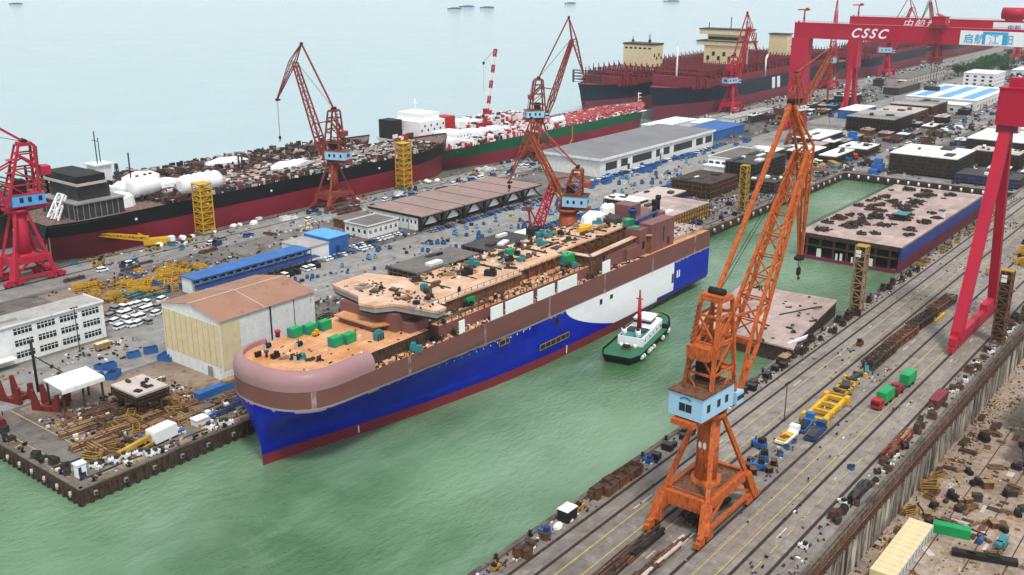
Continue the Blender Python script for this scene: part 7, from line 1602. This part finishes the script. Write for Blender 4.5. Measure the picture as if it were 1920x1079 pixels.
# ---- light poles and people
def pole(label, px, py, h, group=None):
    x, y = P(px, py); t = thing('light_pole', label, 'light pole', (x, y, G), 0, group); m = MB(); m.tube((0, 0, 0), (0, 0, h), .16, 6); m.cbox((0, 0, 0), (.7, .7, .5)); m.build('post', 'dgrey', t); m = MB(); m.bar((-1.2, 0, h), (1.2, 0, h), .22); m.cbox((-1, 0, h - .3), (.7, .5, .25)); m.cbox((1, 0, h - .3), (.7, .5, .25)); m.build('lamp_head', 'dark', t)
pole('slim light pole on the right quay behind the orange crane', 1470, 790, 12)
pole('light pole among the blue steel frames beside the ship bow yard', 545, 530, 12)
for i, (px, py, l) in enumerate(((1290, 240, 'tall light pole at the crane side of the container ship'), (1404, 250, 'tall light pole right of the crimson crane on the sea quay'), (150, 660, 'light pole on the road before the white office'), (1555, 230, 'light pole near the foot of the front gantry leg'), (1675, 190, 'light pole far along the road by the second gantry leg'))): pole(l, px, py, 16)
def worker(label, px, py, z=G, hel='helmet', suit='overall', rz=0., pose=0):
    x, y = P(px, py, z)
    vs = [(0, 0, .95), (0, 0, 1.2), (0, 0, 1.42), (0, 0, 1.54), (.02, 0, 1.68), (0, .12, .9), (.06 + .1 * pose, .13, .5), (-.02 + .16 * pose, .13, .08), (.12 + .16 * pose, .13, .04), (0, -.12, .9), (.05 - .12 * pose, -.13, .5), (-.1 - .18 * pose, -.13, .08), (.04 - .18 * pose, -.13, .04), (0, .2, 1.4), (-.03 - .08 * pose, .26, 1.12), (.06, .28, .88), (0, -.2, 1.4), (-.02 + .08 * pose, -.26, 1.12), (.1, -.27, .9)]
    es = [(0, 1), (1, 2), (2, 3), (3, 4), (0, 5), (5, 6), (6, 7), (7, 8), (0, 9), (9, 10), (10, 11), (11, 12), (2, 13), (13, 14), (14, 15), (2, 16), (16, 17), (17, 18)]
    rad = [.15, .15, .16, .065, .1, .1, .075, .055, .05, .1, .075, .055, .05, .07, .055, .045, .07, .055, .045]
    me = bpy.data.meshes.new('person'); me.from_pydata(vs, es, []); me.materials.append(M[suit]); o = bpy.data.objects.new('person', me); COL.objects.link(o)
    md = o.modifiers.new('skin', 'SKIN'); sk = me.skin_vertices[0].data
    for i, r_ in enumerate(rad): sk[i].radius = (r_, r_ * (1.35 if i in (1, 2) else 1))
    sk[0].use_root = True; o.modifiers.new('sub', 'SUBSURF').levels = 1; o.modifiers['sub'].render_levels = 1
    o.location = (x, y, z + .05); o.rotation_euler = (0, 0, rz); tag(o, label, 'person')
    m = MB(); m.tube((.02, 0, 1.66), (.02, 0, 1.82), .13, 10, 0, .09); m.tube((.02, 0, 1.65), (.02, 0, 1.68), .16, 10); m.build('helmet', hel, o)
    m = MB(); m.tube((.03, 0, 1.55), (.04, 0, 1.67), .095, 8, 0, .09); m.build('face', 'skin', o)
for i, (px, py, l, s_, rz, ps) in enumerate(((1674, 773, 'left one of two workers standing on the quay in front of the red truck, dark blue overall', 'overall', 1, 0), (1686, 771, 'right one of two workers by the red truck, walking, pale overall', 'grey', 2.5, 1), (1600, 880, 'worker in blue walking past the white markings on the right quay', 'overall', .5, 1), (5, 780, 'worker in dark clothes on the pier at the left edge', 'dark', 0, 0), (1475, 815, 'worker in grey beside the light pole behind the orange crane', 'grey', 0, 1), (1515, 905, 'worker in dark overall crossing the quay right of the orange crane', 'dark', 1, 1), (157, 870, 'worker in white near the guard box on the pier corner', 'white', 2, 0), (250, 640, 'worker in blue on the road by the cream warehouse', 'overall', 2, 1))): worker(' '.join(l.split()[:16]), px, py, suit=s_, rz=rz, pose=ps)
# ---- loose debris nobody could count
def debris(name, zones_, mats, seed, size=(.3, 1.6), z=G + .05):
    r = random.Random(seed); m = MB()
    for (x0, x1, y0, y1, n) in zones_:
        cl = [(r.uniform(x0, x1), r.uniform(y0, y1), r.uniform(1, 9)) for k in range(max(3, n // 22))]
        for k in range(n):
            if r.random() < .6: c_ = r.choice(cl); x = r.gauss(c_[0], c_[2]); y = r.gauss(c_[1], c_[2] * .4)
            else: x, y = r.uniform(x0, x1), r.uniform(y0, y1)
            if not (x0 <= x <= x1 and y0 <= y <= y1): continue
            m.cbox((x, y, z), (r.uniform(*size), r.uniform(size[0], size[1] * .5), r.uniform(size[0] * .5, size[1] * .6)), r.choice((0, 0, 1.57, r.uniform(0, 3))), min(len(mats) - 1, int(r.random() ** 1.4 * len(mats))))
    return tag(m.build(name, mats), kind='stuff')
debris('yard_debris', [(180, 700, 332, 336, 300), (184, 250, 346, 384, 420), (250, 352, 345, 386, 300), (215, 760, 384, 418, 900), (352, 520, 372, 386, 160), (176, 640, 286, 292, 420), (200, 640, 292, 330, 320), (90, 176, 296, 318, 140)], ['dgrey', 'dark', 'rust', 'white', 'blue_p', 'steelpink', 'ochre'], 1)
debris('pier_debris', [(122, 165, 234, 272, 600), (112, 176, 226, 234, 160), (110.5, 113.5, 228, 300, 90), (176, 400, 225.8, 252, 1300), (214, 420, 252, 288, 1200), (400, 630, 225.5, 290, 1700)], ['rustd', 'dark', 'rust', 'wood', 'white', 'ochre', 'steelpink', 'blue_p'], 2)
debris('quay_debris', [(140, 620, 117.6, 122, 1100), (150, 520, 67.5, 71.5, 520), (215, 320, 90, 99, 140), (150, 600, 74, 116, 160), (400, 620, 76, 112, 240)], ['rustd', 'dark', 'rust', 'wood', 'white', 'dgrey', 'blue_d'], 3, (.2, 1.0))
debris('dock_debris', [(190, 400, 20, 66, 750), (200, 400, 57, 66, 800)], ['wood', 'rust', 'rustd', 'steelpink', 'dark', 'ochre'], 4, (.12, .9), DF + .02)
debris('far_yard_debris', [(634, 1300, 100, 286, 2600), (640, 1300, 60, 110, 500), (700, 1500, 332, 388, 900), (760, 1500, 388, 418, 400), (1300, 2400, 120, 380, 900)], ['dgrey', 'dark', 'white', 'rust', 'steelpink', 'blue_p'], 5, (.6, 3.4))
# ---- trees
def tree_protos():
    r = random.Random(3); P_ = []
    for v in range(3):
        m = MB()
        cl = [(r.uniform(-3, 3), r.uniform(-3, 3), r.uniform(4, 10), r.uniform(1.3, 2.4)) for k in range(15)]
        for (cx, cy, cz, cr_) in cl:
            for k in range(34):
                d = Vector((r.gauss(0, 1), r.gauss(0, 1), r.gauss(0, .8))); d.normalize(); c_ = Vector((cx, cy, cz)) + d * cr_ * r.uniform(.6, 1); a = Vector((r.uniform(-1, 1), r.uniform(-1, 1), r.uniform(-.6, .6))).normalized() * r.uniform(.35, .7); b = d.cross(a).normalized() * r.uniform(.35, .7)
                m.face([c_ - a, c_ - b * .6, c_ + a, c_ + b * .6])
        t = MB(); t.tube((0, 0, 0), (.2, 0, 5), .32, 7, 0, .2)
        for k in range(5): a = k * 1.3; t.tube((.1, 0, 3 + .4 * k), (2 * math.cos(a), 2 * math.sin(a), 6 + .5 * k), .14, 5, 0, .06)
        P_.append((m, t))
    return P_
protos = []
for i, (cm, tm) in enumerate(tree_protos()):
    o = thing('broadleaf_tree', 'x', 'tree'); tm.build('trunk', 'bark', o); cm.build('crown', 'tree', o); protos.append(o)
ts = []
rt = random.Random(12)
for (x0, x1, y0, y1, n, w) in ((1290, 1420, 296, 345, 34, 'in the belt left of the trolley ropes'), (1420, 1620, 300, 350, 26, 'in the hazy belt right of the trolley ropes'), (1240, 1480, 190, 225, 34, 'along the straight road under the gantry girder'), (1500, 1900, 140, 185, 30, 'along the far end of the straight road'), (1010, 1140, 214, 222, 12, 'in the row by the road right of the pale blue hall')):
    for k in range(n): ts.append((rt.uniform(x0, x1), rt.uniform(y0, y1), w))
for i, (x, y, w) in enumerate(ts):
    p = protos[i % 3]; lab = 'broadleaf tree ' + w; grp = 'trees ' + w; s_ = rt.uniform(.8, 1.5)
    if i < 3: p.location = (x, y, G); p.scale = (s_,) * 3; p['label'] = lab; p['group'] = grp
    else: dup(p, (x, y, G), rt.uniform(0, 6), lab, grp, s_)
# ---- air between the camera and the far shore
m = MB(); m.box(-6200, -6200, -11.7, 6200, 6200, 131.5)
hz = bpy.data.materials.new('haze'); hz.use_nodes = True; nt = hz.node_tree; nt.nodes.remove(nt.nodes['Principled BSDF'])
pv = nt.nodes.new('ShaderNodeVolumePrincipled'); pv.inputs['Color'].default_value = (.86, .93, .97, 1); pv.inputs['Density'].default_value = .00005; pv.inputs['Anisotropy'].default_value = .2
nt.links.new(pv.outputs[0], nt.nodes['Material Output'].inputs['Volume'])
M['haze'] = hz; o = m.build('haze', 'haze'); tag(o, kind='stuff')
# lettering curves become plain meshes
dg = bpy.context.evaluated_depsgraph_get()
for o in [q for q in COL.objects if q.type == 'FONT']:
    me = bpy.data.meshes.new_from_object(o.evaluated_get(dg)); n = bpy.data.objects.new('lettering', me); COL.objects.link(n); n.parent = o.parent; n.location = o.location; n.rotation_euler = o.rotation_euler; bpy.data.objects.remove(o); n.name = 'lettering'
for o in COL.objects:
    if 'label' in o and len(o['label'].split()) > 16: o['label'] = ' '.join(o['label'].split()[:16])
